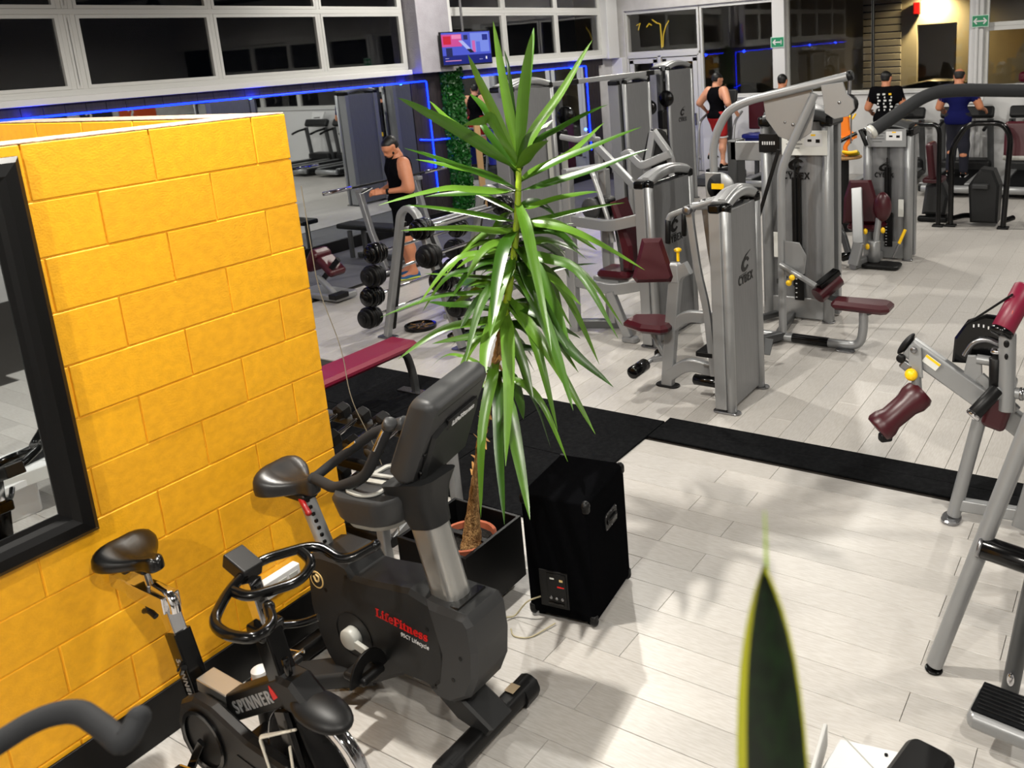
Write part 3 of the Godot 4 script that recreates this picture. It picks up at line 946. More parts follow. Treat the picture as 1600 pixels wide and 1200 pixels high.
func leaf(parent: Node3D, pts: Array, w: float, roll: float) -> void:
	# one strap leaf from its foot through the given points to its tip, gutter-shaped
	var n := 14
	var c := []
	var k := pts.size()
	for i in n + 1:
		var s := float(i) / n * (k - 1)
		var j := mini(int(s), k - 2)
		var a: Vector3 = pts[maxi(j - 1, 0)]
		var d: Vector3 = pts[mini(j + 2, k - 1)]
		if j == 0: a = pts[0] * 2.0 - pts[1]
		if j == k - 2: d = pts[k - 1] * 2.0 - pts[k - 2] - V(0, 0.03, 0)
		c.append((pts[j] as Vector3).cubic_interpolate(pts[j + 1], a, d, s - j))
	var rad: Vector3 = pts[k - 1] - pts[0]
	rad.y = 0
	var s0 := Vector3.UP.cross(rad.normalized())
	var rows := []
	for i in n + 1:
		var u := float(i) / n
		var t: Vector3 = (c[mini(i + 1, n)] - c[maxi(i - 1, 0)]).normalized()
		var s := (s0 - t * s0.dot(t)).normalized()
		var q := t.cross(s)
		var rl := roll * smoothstep(0.0, 0.25, u)
		var sd := s * cos(rl) + q * sin(rl)
		var up := -(q * cos(rl) - s * sin(rl))
		var h := w * 0.5 * (lerpf(0.55, 1.0, smoothstep(0.0, 0.35, u)) * pow(maxf(1.0 - pow(u, 2.6), 0.0), 0.8) + 0.02)
		var f := 0.28 * (1.0 - 0.6 * u)
		if up.y < 0: up = -up
		rows.append([c[i] - sd * h + up * h * f, c[i] - sd * h * 0.5 + up * h * f * 0.3, c[i], c[i] + sd * h * 0.5 + up * h * f * 0.3, c[i] + sd * h + up * h * f])
	var b := mb().grid(rows, false)
	leaf_count += 1
	part("leaf", b, M["leaf%d" % ((leaf_count * 7) % 4)], parent)

var leaf_count := 0

func build_yucca() -> void:
	var p := thing("planter_box", "black square wooden planter box holding the potted yucca beside the speaker", "planter")
	var cx := 0.49
	var cz := -0.28
	for s in [-1, 1]:
		part("side", mb().box(V(cx + s * 0.209, 0.215, cz), V(0.018, 0.33, 0.42), 0.003), M.black_paint, p)
		part("side", mb().box(V(cx, 0.215, cz + s * 0.201), V(0.4, 0.33, 0.018), 0.003), M.black_paint, p)
	part("ledge", mb().box(V(cx, 0.34, cz), V(0.39, 0.012, 0.03), 0.002), M.black_paint, p)
	part("bottom", mb().box(V(cx, 0.07, cz), V(0.4, 0.03, 0.39), 0.003), M.black_paint, p)
	part("plinth", mb().box(V(cx, 0.03, cz), V(0.34, 0.06, 0.33), 0.003), M.light_plastic, p)
	var py := 0.0
	var t := thing("flower_pot", "round terracotta pot of dark soil standing inside the black planter box", "pot", V(0.54, 0.085, -0.27))
	part("bowl", mb().lathe([Vector2(0, 0), Vector2(0.095, 0), Vector2(0.128, 0.2), Vector2(0.143, 0.205), Vector2(0.146, 0.262), Vector2(0.141, 0.266), Vector2(0.13, 0.262), Vector2(0.126, 0.22), Vector2(0.1, 0.215)], Vector3.ZERO, Basis.IDENTITY, 36), M.terracotta, t)
	var sr := []
	for i in 9:
		var row := []
		for j in 28:
			var a := TAU * j / 28
			var r := 0.126 * (1.0 - i / 8.0 * 0.98)
			row.append(V(cos(a) * r, 0.232 + 0.012 * sin(i * 2.1 + j * 1.7) * (0.3 if i == 0 else 1.0), -sin(a) * r))
		sr.append(row)
	part("soil", mb().grid(sr), M.soil, t)
	var y := thing("yucca", "tall yucca plant with bare ringed trunk and long drooping green leaves", "plant")
	var stem := [V(0.579, 0.3, -0.248), V(0.616, 0.621, -0.283), V(0.653, 0.844, -0.32), V(0.691, 1.047, -0.356), V(0.733, 1.246, -0.396), V(0.771, 1.426, -0.433), V(0.801, 1.605, -0.462), V(0.822, 1.723, -0.482), V(0.844, 1.898, -0.503), V(0.857, 2.042, -0.516), V(0.865, 2.16, -0.524)]
	var rows := []
	var ph := 0.0
	for i in 61:
		var u := i / 60.0 * 5.0
		var j := mini(int(u), 4)
		var q: Vector3 = stem[j].lerp(stem[j + 1], u - j)
		var r := lerpf(0.034, 0.021, smoothstep(0.0, 1.2, u)) + 0.026 * exp(-u * 3.2) + 0.0018 * sin(i * 2.4)
		var row := []
		for k in 16:
			var a := TAU * k / 16
			row.append(q + V(cos(a), 0, -sin(a)) * r * (1.0 + 0.07 * sin(a * 3 + i * 0.35) + 0.04 * sin(a * 7 + i)))
		rows.append(row)
	part("trunk", mb().loft(rows, 3, false), M.bark, y)
	rows = []
	for i in 61:
		var u := 5.0 + i / 60.0 * 5.0
		var j := mini(int(u), 9)
		var q: Vector3 = stem[j].lerp(stem[j + 1], u - j)
		var r := lerpf(0.018, 0.011, i / 60.0) * (1.0 + 0.16 * absf(sin(i * 0.8)))
		var row := []
		for k in 10:
			var a := TAU * k / 10
			row.append(q + V(cos(a), 0, -sin(a)) * r)
		rows.append(row)
	part("stalk", mb().loft(rows, 3, false), M.bark_green, y)
	var rng := RandomNumberGenerator.new()
	rng.seed = 5
	for i in 46:
		# dry leaf husks round the upper trunk
		var u := 1.15 + rng.randf() * 2.9
		var j := int(u)
		var q: Vector3 = stem[j].lerp(stem[j + 1], u - j)
		var a := rng.randf() * TAU
		var d := V(cos(a), 0, -sin(a))
		var s := d.cross(Vector3.UP)
		var l := rng.randf_range(0.015, 0.04)
		var wv := rng.randf_range(0.009, 0.02)
		var o := q + d * 0.019
		var up := 1.0 if rng.randf() < 0.7 else -0.8
		var h := mb()
		h.grid([[o - s * wv, o + s * wv], [o + d * 0.007 + V(0, l * 0.5 * up, 0) - s * wv * 0.7, o + d * 0.007 + V(0, l * 0.5 * up, 0) + s * wv * 0.7], [o + d * 0.018 + V(0, l * up, 0) - s * 0.002, o + d * 0.018 + V(0, l * up, 0) + s * 0.002]], false)
		part("husk", h, M.husk, y)
	leaf(y, [V(0.865, 2.142, -0.524), V(0.855, 2.463, -0.483), V(0.856, 2.757, -0.445)], 0.047, 0.60)
	leaf(y, [V(0.865, 2.134, -0.523), V(0.830, 2.521, -0.552), V(0.789, 2.636, -0.589)], 0.033, 0.75)
	leaf(y, [V(0.865, 2.134, -0.523), V(0.929, 2.462, -0.523), V(1.002, 2.700, -0.517)], 0.057, -0.70)
	leaf(y, [V(0.865, 2.134, -0.523), V(0.906, 2.569, -0.613), V(0.901, 2.725, -0.669)], 0.046, 0.10)
	leaf(y, [V(0.864, 2.122, -0.522), V(0.835, 2.356, -0.432), V(0.823, 2.514, -0.358), V(0.835, 2.625, -0.287)], 0.046, 0.50)
	leaf(y, [V(0.864, 2.122, -0.522), V(0.722, 2.369, -0.511), V(0.600, 2.454, -0.546)], 0.046, -0.30)
	leaf(y, [V(0.863, 2.114, -0.522), V(0.836, 2.340, -0.413), V(0.842, 2.349, -0.335), V(0.833, 2.343, -0.215)], 0.054, 1.35)
	leaf(y, [V(0.862, 2.099, -0.520), V(0.757, 2.257, -0.378), V(0.660, 2.376, -0.242), V(0.583, 2.471, -0.113)], 0.060, 1.30)
	leaf(y, [V(0.862, 2.105, -0.521), V(0.698, 2.272, -0.425), V(0.594, 2.355, -0.387), V(0.503, 2.437, -0.383)], 0.046, -0.40)
	leaf(y, [V(0.861, 2.085, -0.519), V(0.704, 2.274, -0.525), V(0.583, 2.339, -0.599)], 0.046, -0.05)
	leaf(y, [V(0.863, 2.114, -0.522), V(1.001, 2.205, -0.436), V(1.174, 2.266, -0.335)], 0.057, -0.60)
	leaf(y, [V(0.864, 2.122, -0.522), V(0.965, 2.256, -0.464), V(1.072, 2.303, -0.375)], 0.046, 0.30)
	leaf(y, [V(0.864, 2.122, -0.522), V(0.923, 2.265, -0.558), V(1.039, 2.445, -0.649), V(1.159, 2.654, -0.737)], 0.047, 1.30)
	leaf(y, [V(0.862, 2.099, -0.520), V(0.907, 2.223, -0.611), V(0.961, 2.271, -0.710), V(1.029, 2.323, -0.822), V(1.088, 2.359, -0.947)], 0.046, 0.40)
	leaf(y, [V(0.861, 2.094, -0.520), V(0.870, 2.257, -0.653), V(0.850, 2.278, -0.759), V(0.810, 2.298, -0.887)], 0.039, 0.10)
	leaf(y, [V(0.857, 2.048, -0.516), V(0.987, 2.127, -0.600), V(1.138, 2.192, -0.703), V(1.328, 2.266, -0.831)], 0.046, 0.60)
	leaf(y, [V(0.858, 2.057, -0.517), V(0.885, 2.097, -0.626), V(0.969, 2.157, -0.790), V(1.043, 2.274, -0.973)], 0.046, 0.50)
	leaf(y, [V(0.854, 2.014, -0.513), V(1.025, 2.057, -0.552), V(1.217, 2.111, -0.613), V(1.448, 2.189, -0.669)], 0.046, 0.75)
	leaf(y, [V(0.847, 1.939, -0.506), V(0.908, 1.944, -0.534), V(0.997, 1.972, -0.588), V(1.090, 1.988, -0.647), V(1.175, 1.994, -0.683)], 0.045, 0.50)
	leaf(y, [V(0.840, 1.869, -0.499), V(0.909, 1.871, -0.608), V(1.029, 1.892, -0.765), V(1.152, 1.898, -0.938)], 0.045, 0.40)
	leaf(y, [V(0.841, 1.875, -0.500), V(0.982, 1.865, -0.532), V(1.142, 1.816, -0.582), V(1.390, 1.651, -0.682)], 0.046, 0.65)
	leaf(y, [V(0.834, 1.825, -0.494), V(0.865, 1.817, -0.648), V(0.876, 1.806, -0.784), V(0.855, 1.785, -0.930)], 0.034, 0.40)
	leaf(y, [V(0.822, 1.723, -0.482), V(0.874, 1.768, -0.615), V(0.932, 1.710, -0.755), V(0.950, 1.619, -0.883)], 0.046, 0.65)
	leaf(y, [V(0.824, 1.737, -0.484), V(0.979, 1.717, -0.509), V(1.137, 1.656, -0.536), V(1.316, 1.368, -0.541)], 0.051, 0.95)
	leaf(y, [V(0.817, 1.693, -0.477), V(0.983, 1.688, -0.596), V(1.097, 1.594, -0.663), V(1.226, 1.356, -0.732)], 0.046, 0.60)
	leaf(y, [V(0.806, 1.629, -0.466), V(0.884, 1.617, -0.604), V(0.939, 1.621, -0.720), V(1.015, 1.605, -0.876)], 0.040, 0.35)
	leaf(y, [V(0.849, 1.962, -0.509), V(0.947, 1.881, -0.427), V(1.044, 1.697, -0.346), V(1.174, 1.391, -0.238)], 0.057, 0.00)
	leaf(y, [V(0.827, 1.767, -0.487), V(0.954, 1.683, -0.463), V(1.062, 1.555, -0.421), V(1.189, 1.401, -0.349)], 0.061, 0.40)
	leaf(y, [V(0.825, 1.752, -0.485), V(0.947, 1.619, -0.582), V(1.024, 1.447, -0.635), V(1.108, 1.166, -0.688)], 0.046, 1.10)
	leaf(y, [V(0.822, 1.723, -0.482), V(0.937, 1.545, -0.489), V(1.057, 1.324, -0.500), V(1.263, 1.124, -0.559)], 0.075, 0.80)
	leaf(y, [V(0.789, 1.531, -0.450), V(0.898, 1.446, -0.431), V(0.988, 1.284, -0.392), V(1.099, 0.982, -0.332)], 0.055, 0.30)
	leaf(y, [V(0.812, 1.664, -0.472), V(0.965, 1.484, -0.453), V(1.081, 1.306, -0.398), V(1.213, 1.106, -0.304)], 0.058, 0.30)
	leaf(y, [V(0.783, 1.501, -0.445), V(0.912, 1.426, -0.423), V(1.061, 1.242, -0.420), V(1.249, 0.957, -0.407)], 0.059, 0.60)
	leaf(y, [V(0.742, 1.291, -0.405), V(0.798, 1.273, -0.500), V(0.840, 1.230, -0.582), V(0.883, 1.129, -0.680)], 0.046, 0.60)
	leaf(y, [V(0.771, 1.426, -0.433), V(0.828, 1.397, -0.592), V(0.854, 1.234, -0.722), V(0.863, 1.115, -0.869)], 0.046, -0.35)
	leaf(y, [V(0.801, 1.605, -0.462), V(0.843, 1.474, -0.586), V(0.880, 1.328, -0.705), V(0.906, 1.220, -0.840)], 0.046, -0.75)
	leaf(y, [V(0.715, 1.161, -0.379), V(0.862, 1.144, -0.396), V(0.985, 1.054, -0.389), V(1.123, 0.821, -0.356)], 0.046, 0.20)
	leaf(y, [V(0.714, 1.155, -0.378), V(0.823, 1.117, -0.441), V(0.889, 1.004, -0.464), V(0.950, 0.802, -0.466)], 0.029, 0.15)
	leaf(y, [V(0.715, 1.161, -0.379), V(0.835, 1.051, -0.320), V(0.936, 0.853, -0.242), V(1.061, 0.637, -0.129)], 0.074, 0.00)
	leaf(y, [V(0.717, 1.170, -0.381), V(0.784, 1.149, -0.425), V(0.816, 1.035, -0.434), V(0.835, 0.946, -0.425)], 0.056, 0.95)
	leaf(y, [V(0.776, 1.456, -0.438), V(0.873, 1.402, -0.323), V(0.958, 1.211, -0.196), V(1.055, 0.947, -0.012)], 0.066, 0.05)
	leaf(y, [V(0.723, 1.200, -0.387), V(0.814, 1.121, -0.287), V(0.888, 0.899, -0.171), V(1.001, 0.653, -0.029)], 0.059, 0.15)
	leaf(y, [V(0.730, 1.231, -0.393), V(0.780, 1.188, -0.296), V(0.800, 0.975, -0.169), V(0.863, 0.650, -0.035)], 0.056, -0.15)
	leaf(y, [V(0.726, 1.216, -0.390), V(0.571, 1.076, -0.365), V(0.452, 0.862, -0.376), V(0.341, 0.667, -0.435)], 0.041, 0.00)
	leaf(y, [V(0.786, 1.516, -0.447), V(0.812, 1.463, -0.327), V(0.839, 1.379, -0.207), V(0.912, 1.246, -0.082)], 0.069, -0.30)
	leaf(y, [V(0.836, 1.840, -0.496), V(0.874, 1.800, -0.358), V(0.920, 1.675, -0.226), V(1.004, 1.544, -0.075)], 0.061, -0.20)
	leaf(y, [V(0.818, 1.699, -0.478), V(0.835, 1.646, -0.370), V(0.856, 1.526, -0.264), V(0.915, 1.450, -0.155)], 0.062, -0.25)
	leaf(y, [V(0.822, 1.723, -0.482), V(0.838, 1.656, -0.393), V(0.804, 1.574, -0.257), V(0.792, 1.315, -0.106)], 0.055, -0.70)
	leaf(y, [V(0.855, 2.019, -0.514), V(0.805, 2.033, -0.403), V(0.756, 2.058, -0.294), V(0.704, 2.078, -0.181), V(0.563, 2.046, 0.045)], 0.046, -0.70)
	leaf(y, [V(0.854, 2.008, -0.513), V(0.752, 2.019, -0.456), V(0.619, 2.022, -0.370), V(0.489, 2.017, -0.300)], 0.046, -0.55)
	leaf(y, [V(0.845, 1.915, -0.504), V(0.717, 1.966, -0.506), V(0.596, 2.003, -0.514), V(0.463, 2.021, -0.553)], 0.045, -0.15)
	leaf(y, [V(0.841, 1.875, -0.500), V(0.766, 1.914, -0.407), V(0.657, 1.965, -0.282), V(0.533, 2.011, -0.134)], 0.045, -0.50)
	leaf(y, [V(0.836, 1.834, -0.495), V(0.803, 1.857, -0.381), V(0.745, 1.898, -0.241), V(0.618, 1.930, -0.008)], 0.046, -0.70)
	leaf(y, [V(0.855, 2.025, -0.514), V(0.778, 2.092, -0.419), V(0.692, 2.158, -0.315), V(0.549, 2.256, -0.150)], 0.046, -0.65)
	leaf(y, [V(0.855, 2.019, -0.514), V(0.716, 2.099, -0.463), V(0.576, 2.137, -0.412), V(0.403, 2.177, -0.356)], 0.046, -0.45)
	leaf(y, [V(0.854, 2.014, -0.513), V(0.609, 2.112, -0.495), V(0.314, 2.200, -0.479)], 0.028, -0.20)
	leaf(y, [V(0.827, 1.767, -0.487), V(0.776, 1.762, -0.375), V(0.693, 1.753, -0.233), V(0.605, 1.587, -0.065)], 0.046, -0.40)
	leaf(y, [V(0.812, 1.664, -0.472), V(0.729, 1.685, -0.372), V(0.625, 1.668, -0.250), V(0.546, 1.528, -0.146)], 0.046, -0.35)
	leaf(y, [V(0.801, 1.605, -0.462), V(0.641, 1.618, -0.433), V(0.389, 1.639, -0.343)], 0.040, -0.30)
	leaf(y, [V(0.794, 1.561, -0.455), V(0.701, 1.577, -0.323), V(0.598, 1.589, -0.183), V(0.452, 1.539, 0.014)], 0.040, -0.35)
	leaf(y, [V(0.836, 1.840, -0.496), V(0.676, 1.826, -0.529), V(0.488, 1.802, -0.577)], 0.046, -0.60)
	leaf(y, [V(0.776, 1.456, -0.438), V(0.611, 1.495, -0.383), V(0.494, 1.488, -0.375), V(0.355, 1.486, -0.379)], 0.046, -0.50)
	leaf(y, [V(0.773, 1.441, -0.435), V(0.712, 1.441, -0.334), V(0.607, 1.436, -0.192), V(0.489, 1.338, -0.022)], 0.046, -0.80)
	leaf(y, [V(0.755, 1.352, -0.417), V(0.627, 1.345, -0.388), V(0.422, 1.308, -0.305)], 0.046, -0.75)
	leaf(y, [V(0.720, 1.185, -0.384), V(0.593, 1.246, -0.345), V(0.489, 1.252, -0.328), V(0.371, 1.174, -0.325)], 0.029, -0.20)
	leaf(y, [V(0.758, 1.367, -0.420), V(0.559, 1.340, -0.416), V(0.377, 1.228, -0.470)], 0.046, -0.45)
	leaf(y, [V(0.812, 1.664, -0.472), V(0.862, 1.583, -0.666), V(0.825, 1.453, -0.777), V(0.760, 1.241, -0.909)], 0.046, -0.20)
	leaf(y, [V(0.840, 1.869, -0.499), V(0.676, 1.822, -0.508), V(0.525, 1.743, -0.529), V(0.365, 1.632, -0.597)], 0.046, 0.75)
	leaf(y, [V(0.796, 1.576, -0.457), V(0.659, 1.570, -0.492), V(0.508, 1.505, -0.513), V(0.316, 1.397, -0.550)], 0.046, 0.95)
	leaf(y, [V(0.829, 1.781, -0.489), V(0.829, 1.737, -0.676), V(0.815, 1.633, -0.850), V(0.736, 1.470, -1.024)], 0.046, -0.45)
	leaf(y, [V(0.771, 1.426, -0.433), V(0.834, 1.360, -0.410), V(0.899, 1.230, -0.390), V(0.968, 1.099, -0.345)], 0.052, 0.25)
	leaf(y, [V(0.846, 1.927, -0.505), V(0.743, 1.889, -0.531), V(0.643, 1.791, -0.559), V(0.541, 1.674, -0.628)], 0.046, 0.30)
	leaf(y, [V(0.810, 1.654, -0.470), V(0.884, 1.646, -0.531), V(0.931, 1.572, -0.562)], 0.046, 0.95)
	leaf(y, [V(0.793, 1.557, -0.454), V(0.545, 1.569, -0.500), V(0.304, 1.493, -0.616)], 0.046, -0.90)
	leaf(y, [V(0.763, 1.388, -0.425), V(0.723, 1.359, -0.269), V(0.695, 1.162, -0.097)], 0.046, -0.20)
	leaf(y, [V(0.762, 1.387, -0.425), V(0.570, 1.346, -0.488), V(0.364, 1.107, -0.595)], 0.046, -0.65)
	leaf(y, [V(0.829, 1.778, -0.488), V(0.687, 1.788, -0.380), V(0.565, 1.658, -0.296)], 0.046, -0.45)
	leaf(y, [V(0.784, 1.505, -0.446), V(0.949, 1.464, -0.459), V(1.112, 1.327, -0.439)], 0.048, 0.85)
	leaf(y, [V(0.785, 1.509, -0.446), V(0.833, 1.446, -0.648), V(0.813, 1.231, -0.818)], 0.046, 0.70)
	leaf(y, [V(0.823, 1.733, -0.483), V(0.707, 1.726, -0.483), V(0.584, 1.589, -0.502)], 0.046, -0.50)
	leaf(y, [V(0.821, 1.720, -0.481), V(0.670, 1.729, -0.414), V(0.546, 1.664, -0.392)], 0.046, -0.65)
	leaf(y, [V(0.793, 1.556, -0.454), V(0.741, 1.556, -0.316), V(0.719, 1.453, -0.186)], 0.046, -0.80)
	leaf(y, [V(0.835, 1.833, -0.495), V(0.731, 1.838, -0.422), V(0.628, 1.754, -0.357)], 0.046, -0.55)
	leaf(y, [V(0.741, 1.287, -0.404), V(0.738, 1.216, -0.544), V(0.682, 0.974, -0.665)], 0.046, -0.55)
	leaf(y, [V(0.800, 1.599, -0.461), V(0.639, 1.606, -0.510), V(0.452, 1.501, -0.581)], 0.046, -0.55)
	leaf(y, [V(0.803, 1.614, -0.464), V(0.846, 1.593, -0.607), V(0.846, 1.464, -0.732)], 0.046, 0.95)
	leaf(y, [V(0.791, 1.545, -0.452), V(0.605, 1.521, -0.485), V(0.395, 1.333, -0.542)], 0.046, -0.85)
	leaf(y, [V(0.831, 1.799, -0.491), V(0.767, 1.788, -0.677), V(0.660, 1.730, -0.876)], 0.046, 0.35)
	leaf(y, [V(0.839, 1.863, -0.499), V(0.991, 1.852, -0.601), V(1.139, 1.723, -0.690)], 0.047, 1.15)
	leaf(y, [V(0.817, 1.698, -0.478), V(0.711, 1.703, -0.342), V(0.638, 1.565, -0.233)], 0.046, -0.60)
	leaf(y, [V(0.798, 1.586, -0.459), V(0.631, 1.592, -0.416), V(0.499, 1.523, -0.432)], 0.046, -0.35)
	leaf(y, [V(0.839, 1.863, -0.499), V(0.959, 1.837, -0.605), V(1.033, 1.719, -0.665)], 0.046, 1.00)
	leaf(y, [V(0.808, 1.641, -0.468), V(0.661, 1.642, -0.473), V(0.505, 1.510, -0.501)], 0.046, -0.35)
	leaf(y, [V(0.849, 1.952, -0.508), V(0.915, 1.954, -0.575), V(0.967, 1.886, -0.629)], 0.046, 0.95)
	leaf(y, [V(0.744, 1.297, -0.407), V(0.797, 1.260, -0.492), V(0.822, 1.134, -0.558)], 0.046, 0.45)
	leaf(y, [V(0.812, 1.668, -0.473), V(0.883, 1.667, -0.530), V(0.928, 1.556, -0.561)], 0.046, 1.05)
	leaf(y, [V(0.830, 1.790, -0.490), V(0.777, 1.789, -0.356), V(0.752, 1.685, -0.231)], 0.046, -0.75)
	leaf(y, [V(0.835, 1.825, -0.494), V(0.980, 1.830, -0.576), V(1.094, 1.740, -0.614)], 0.046, 0.90)
	leaf(y, [V(0.804, 1.618, -0.464), V(0.924, 1.571, -0.550), V(1.024, 1.362, -0.608)], 0.046, 0.55)
	leaf(y, [V(0.828, 1.770, -0.488), V(0.826, 1.737, -0.735), V(0.760, 1.606, -0.977)], 0.046, 1.05)
	leaf(y, [V(0.807, 1.639, -0.468), V(0.973, 1.624, -0.531), V(1.122, 1.496, -0.556)], 0.046, 0.55)
	leaf(y, [V(0.750, 1.327, -0.412), V(0.750, 1.287, -0.548), V(0.718, 1.154, -0.682)], 0.046, 1.10)
	leaf(y, [V(0.817, 1.693, -0.477), V(0.785, 1.663, -0.673), V(0.719, 1.498, -0.887)], 0.046, 1.00)
	leaf(y, [V(0.767, 1.411, -0.429), V(0.850, 1.383, -0.474), V(0.927, 1.250, -0.505)], 0.046, 0.70)
	leaf(y, [V(0.778, 1.468, -0.440), V(0.936, 1.403, -0.501), V(1.090, 1.176, -0.540)], 0.046, 0.75)
	leaf(y, [V(0.799, 1.592, -0.460), V(0.629, 1.592, -0.519), V(0.437, 1.517, -0.607)], 0.046, -0.35)

func saddle(parent: Node3D, at: Vector3, l: float, w: float, m, th := 1.0) -> Node3D:
	# saddle with its nose towards +x; `at` is the middle of its underside
	var rows := []
	for i in 21:
		var u := (1.0 - cos(i / 20.0 * PI)) * 0.5
		var x := lerpf(-l * 0.5, l * 0.5, u)
		var hw := lerpf(w * 0.5, 0.033, smoothstep(0.2, 0.78, u))
		var en := 1.0
		if u < 0.15: en = sqrt(maxf(1.0 - pow((0.15 - u) / 0.15, 2), 0.0))
		if u > 0.86: en = sqrt(maxf(1.0 - pow((u - 0.86) / 0.14, 2), 0.0))
		hw *= maxf(en, 0.04)
		var top := (0.045 + 0.022 * cos(u * 5.4) * (1.0 - u * 0.3)) * th
		var row := []
		for j in 24:
			var a := TAU * j / 24
			var cz := cos(a)
			var sy := sin(a)
			var groove := 0.013 * exp(-pow(cz / 0.22, 2)) * smoothstep(0.0, 0.3, u) if sy > 0 else 0.0
			var yy := top * pow(absf(sy), 0.65) - groove if sy > 0 else -0.04 * th * pow(absf(sy), 0.6) * (1.0 - 0.55 * u)
			row.append(at + V(x, 0.02 + yy * maxf(en, 0.04), -signf(cz) * pow(absf(cz), 0.75) * hw))
		rows.append(row)
	return part("saddle", mb().loft(rows, 3, false), m, parent)

func build_upright_bike() -> void:
	var t := thing("upright_bike", "grey upright exercise bike with big hooded console and silver console tube", "exercise bike", V(0, 0, 0.41))
	# z is counted from the bike's middle plane
	var body := [Vector2(0.34, 0.40), Vector2(0.352, 0.60), Vector2(0.385, 0.642), Vector2(0.44, 0.657), Vector2(0.56, 0.662), Vector2(0.61, 0.65), Vector2(0.635, 0.61), Vector2(0.72, 0.615), Vector2(0.95, 0.645), Vector2(1.06, 0.62), Vector2(1.1, 0.585), Vector2(1.1, 0.3), Vector2(1.06, 0.22), Vector2(0.98, 0.235), Vector2(0.86, 0.23), Vector2(0.76, 0.17), Vector2(0.66, 0.11), Vector2(0.55, 0.085), Vector2(0.46, 0.1), Vector2(0.4, 0.17), Vector2(0.36, 0.27)]
	var sh := part("shell", mb().ext(body, 0.19, Transform3D.IDENTITY, 0.016), M.dark_plastic, t)
	var fr := [Vector2(1.04, 0.63), Vector2(1.1, 0.625), Vector2(1.24, 0.625), Vector2(1.268, 0.59), Vector2(1.275, 0.48), Vector2(1.26, 0.36), Vector2(1.215, 0.265), Vector2(1.12, 0.205), Vector2(1.05, 0.205), Vector2(1.0, 0.24), Vector2(1.06, 0.3), Vector2(1.09, 0.42)]
	part("front_shell", mb().ext(fr, 0.215, Transform3D.IDENTITY, 0.02), M.grey_plastic, t)
	part("collar", mb().ext([Vector2(0.975, 0.60), Vector2(1.19, 0.632), Vector2(1.2, 0.6), Vector2(0.98, 0.57)], 0.17, Transform3D.IDENTITY, 0.008), M.black_plastic, t)
	for s in [[0.395, 0.62], [0.6, 0.6], [0.46, 0.5], [1.03, 0.5], [1.05, 0.26], [1.2, 0.44], [1.15, 0.33]]:
		part("screw_hole", mb().cyl(V(s[0], s[1], 0.09), V(s[0], s[1], 0.1085 if s[0] > 1.04 else 0.0965), 0.009), M.black_paint, t)
	part("hub_ring", mb().lathe([Vector2(0.1, 0.0), Vector2(0.104, 0.0), Vector2(0.104, 0.004), Vector2(0.1, 0.004)], V(0.6, 0.33, 0.094), Basis(Vector3.RIGHT, PI / 2), 40), M.black_plastic, t)
	# badge on the rear of the shell
	var bd := part("badge", mb().lathe([Vector2(0.033, 0), Vector2(0.039, 0), Vector2(0.039, 0.003), Vector2(0.033, 0.003)], V(0.415, 0.535, 0.095), Basis(Vector3.RIGHT, PI / 2), 32), M.gold_letter, t)
	part("badge_mark", mb().tube([V(0.398, 0.55, 0.097), V(0.41, 0.525, 0.097), V(0.425, 0.53, 0.097), V(0.432, 0.552, 0.097), V(0.413, 0.56, 0.097)], 0.0045, 6, 0.008), M.gold_letter, t)
	var a := part("maker_lettering", lettering("LifeFitness", 0.036, 0.003, "Droid Serif", 700, true), M.red_letter, t, "red brand lettering across the shell")
	a.position = V(0.89, 0.475, 0.0965)
	a.rotation.z = -0.1
	a = part("model_lettering", lettering("95CT Lifecycle", 0.017, 0.002, "Droid Sans", 400), M.white_letter, t, "small white model lettering")
	a.position = V(0.955, 0.425, 0.0965)
	a.rotation.z = -0.1
	# cranks and pedals
	for s in [-1, 1]:
		var e := V(0.6 + 0.15 * s, 0.325 - 0.03 * s, s * 0.125)
		part("crank", mb().cyl(V(0.6, 0.33, s * 0.09), V(0.6, 0.33, s * 0.135), 0.046, 0.006, 28).bar([V(0.6, 0.33, s * 0.125), e], 0.018, 0.036), M.light_plastic, t)
		var pd := part("pedal", mb().box(e + V(0, -0.015, s * 0.065), V(0.125, 0.034, 0.115), 0.014), M.black_plastic, t)
		var ring := []
		for k in 13:
			var q := PI * k / 12
			ring.append(e + V(0.025, -0.025 + 0.085 * sin(q), s * 0.065 + 0.068 * cos(q)))
		part("strap", mb().bar(ring, 0.055, 0.012, 0.0, V(1, 0, 0)), M.black_plastic, pd)
		part("spindle", mb().cyl(e, e + V(0, -0.008, s * 0.03), 0.01), M.steel, pd)
	# seat
	mat("saddle_grey", Color(0.1, 0.1, 0.105), 0.35)
	var po := part("seat_post", mb().bar([V(0.39, 0.6, 0.0), V(0.292, 0.85, 0.0)], 0.062, 0.062, 0, V(0.9, 0.35, 0), 0.35), M.silver_light, t)
	for k in 8:
		var q := V(0.382, 0.625, 0).lerp(V(0.302, 0.83, 0), k / 7.0)
		part("hole", mb().box(q + V(0.027, 0.011, 0.018), V(0.012, 0.014, 0.014), 0.003), M.black_paint, po)
	saddle(t, V(0.235, 0.87, 0.0), 0.3, 0.255, M.saddle_grey, 1.35)
	part("saddle_base", mb().box(V(0.26, 0.85, 0), V(0.14, 0.035, 0.08), 0.012), M.black_plastic, t)
	part("release_lever", mb().tube([V(0.3, 0.845, 0.03), V(0.345, 0.835, 0.05), V(0.37, 0.815, 0.055)], 0.012, 10, 0.01).ball(V(0.372, 0.812, 0.056), V(0.016, 0.013, 0.013)), mat("lever_red", Color(0.5, 0.02, 0.03), 0.4), t, "red seat release lever")
	# console tube and neck
	var tb := []
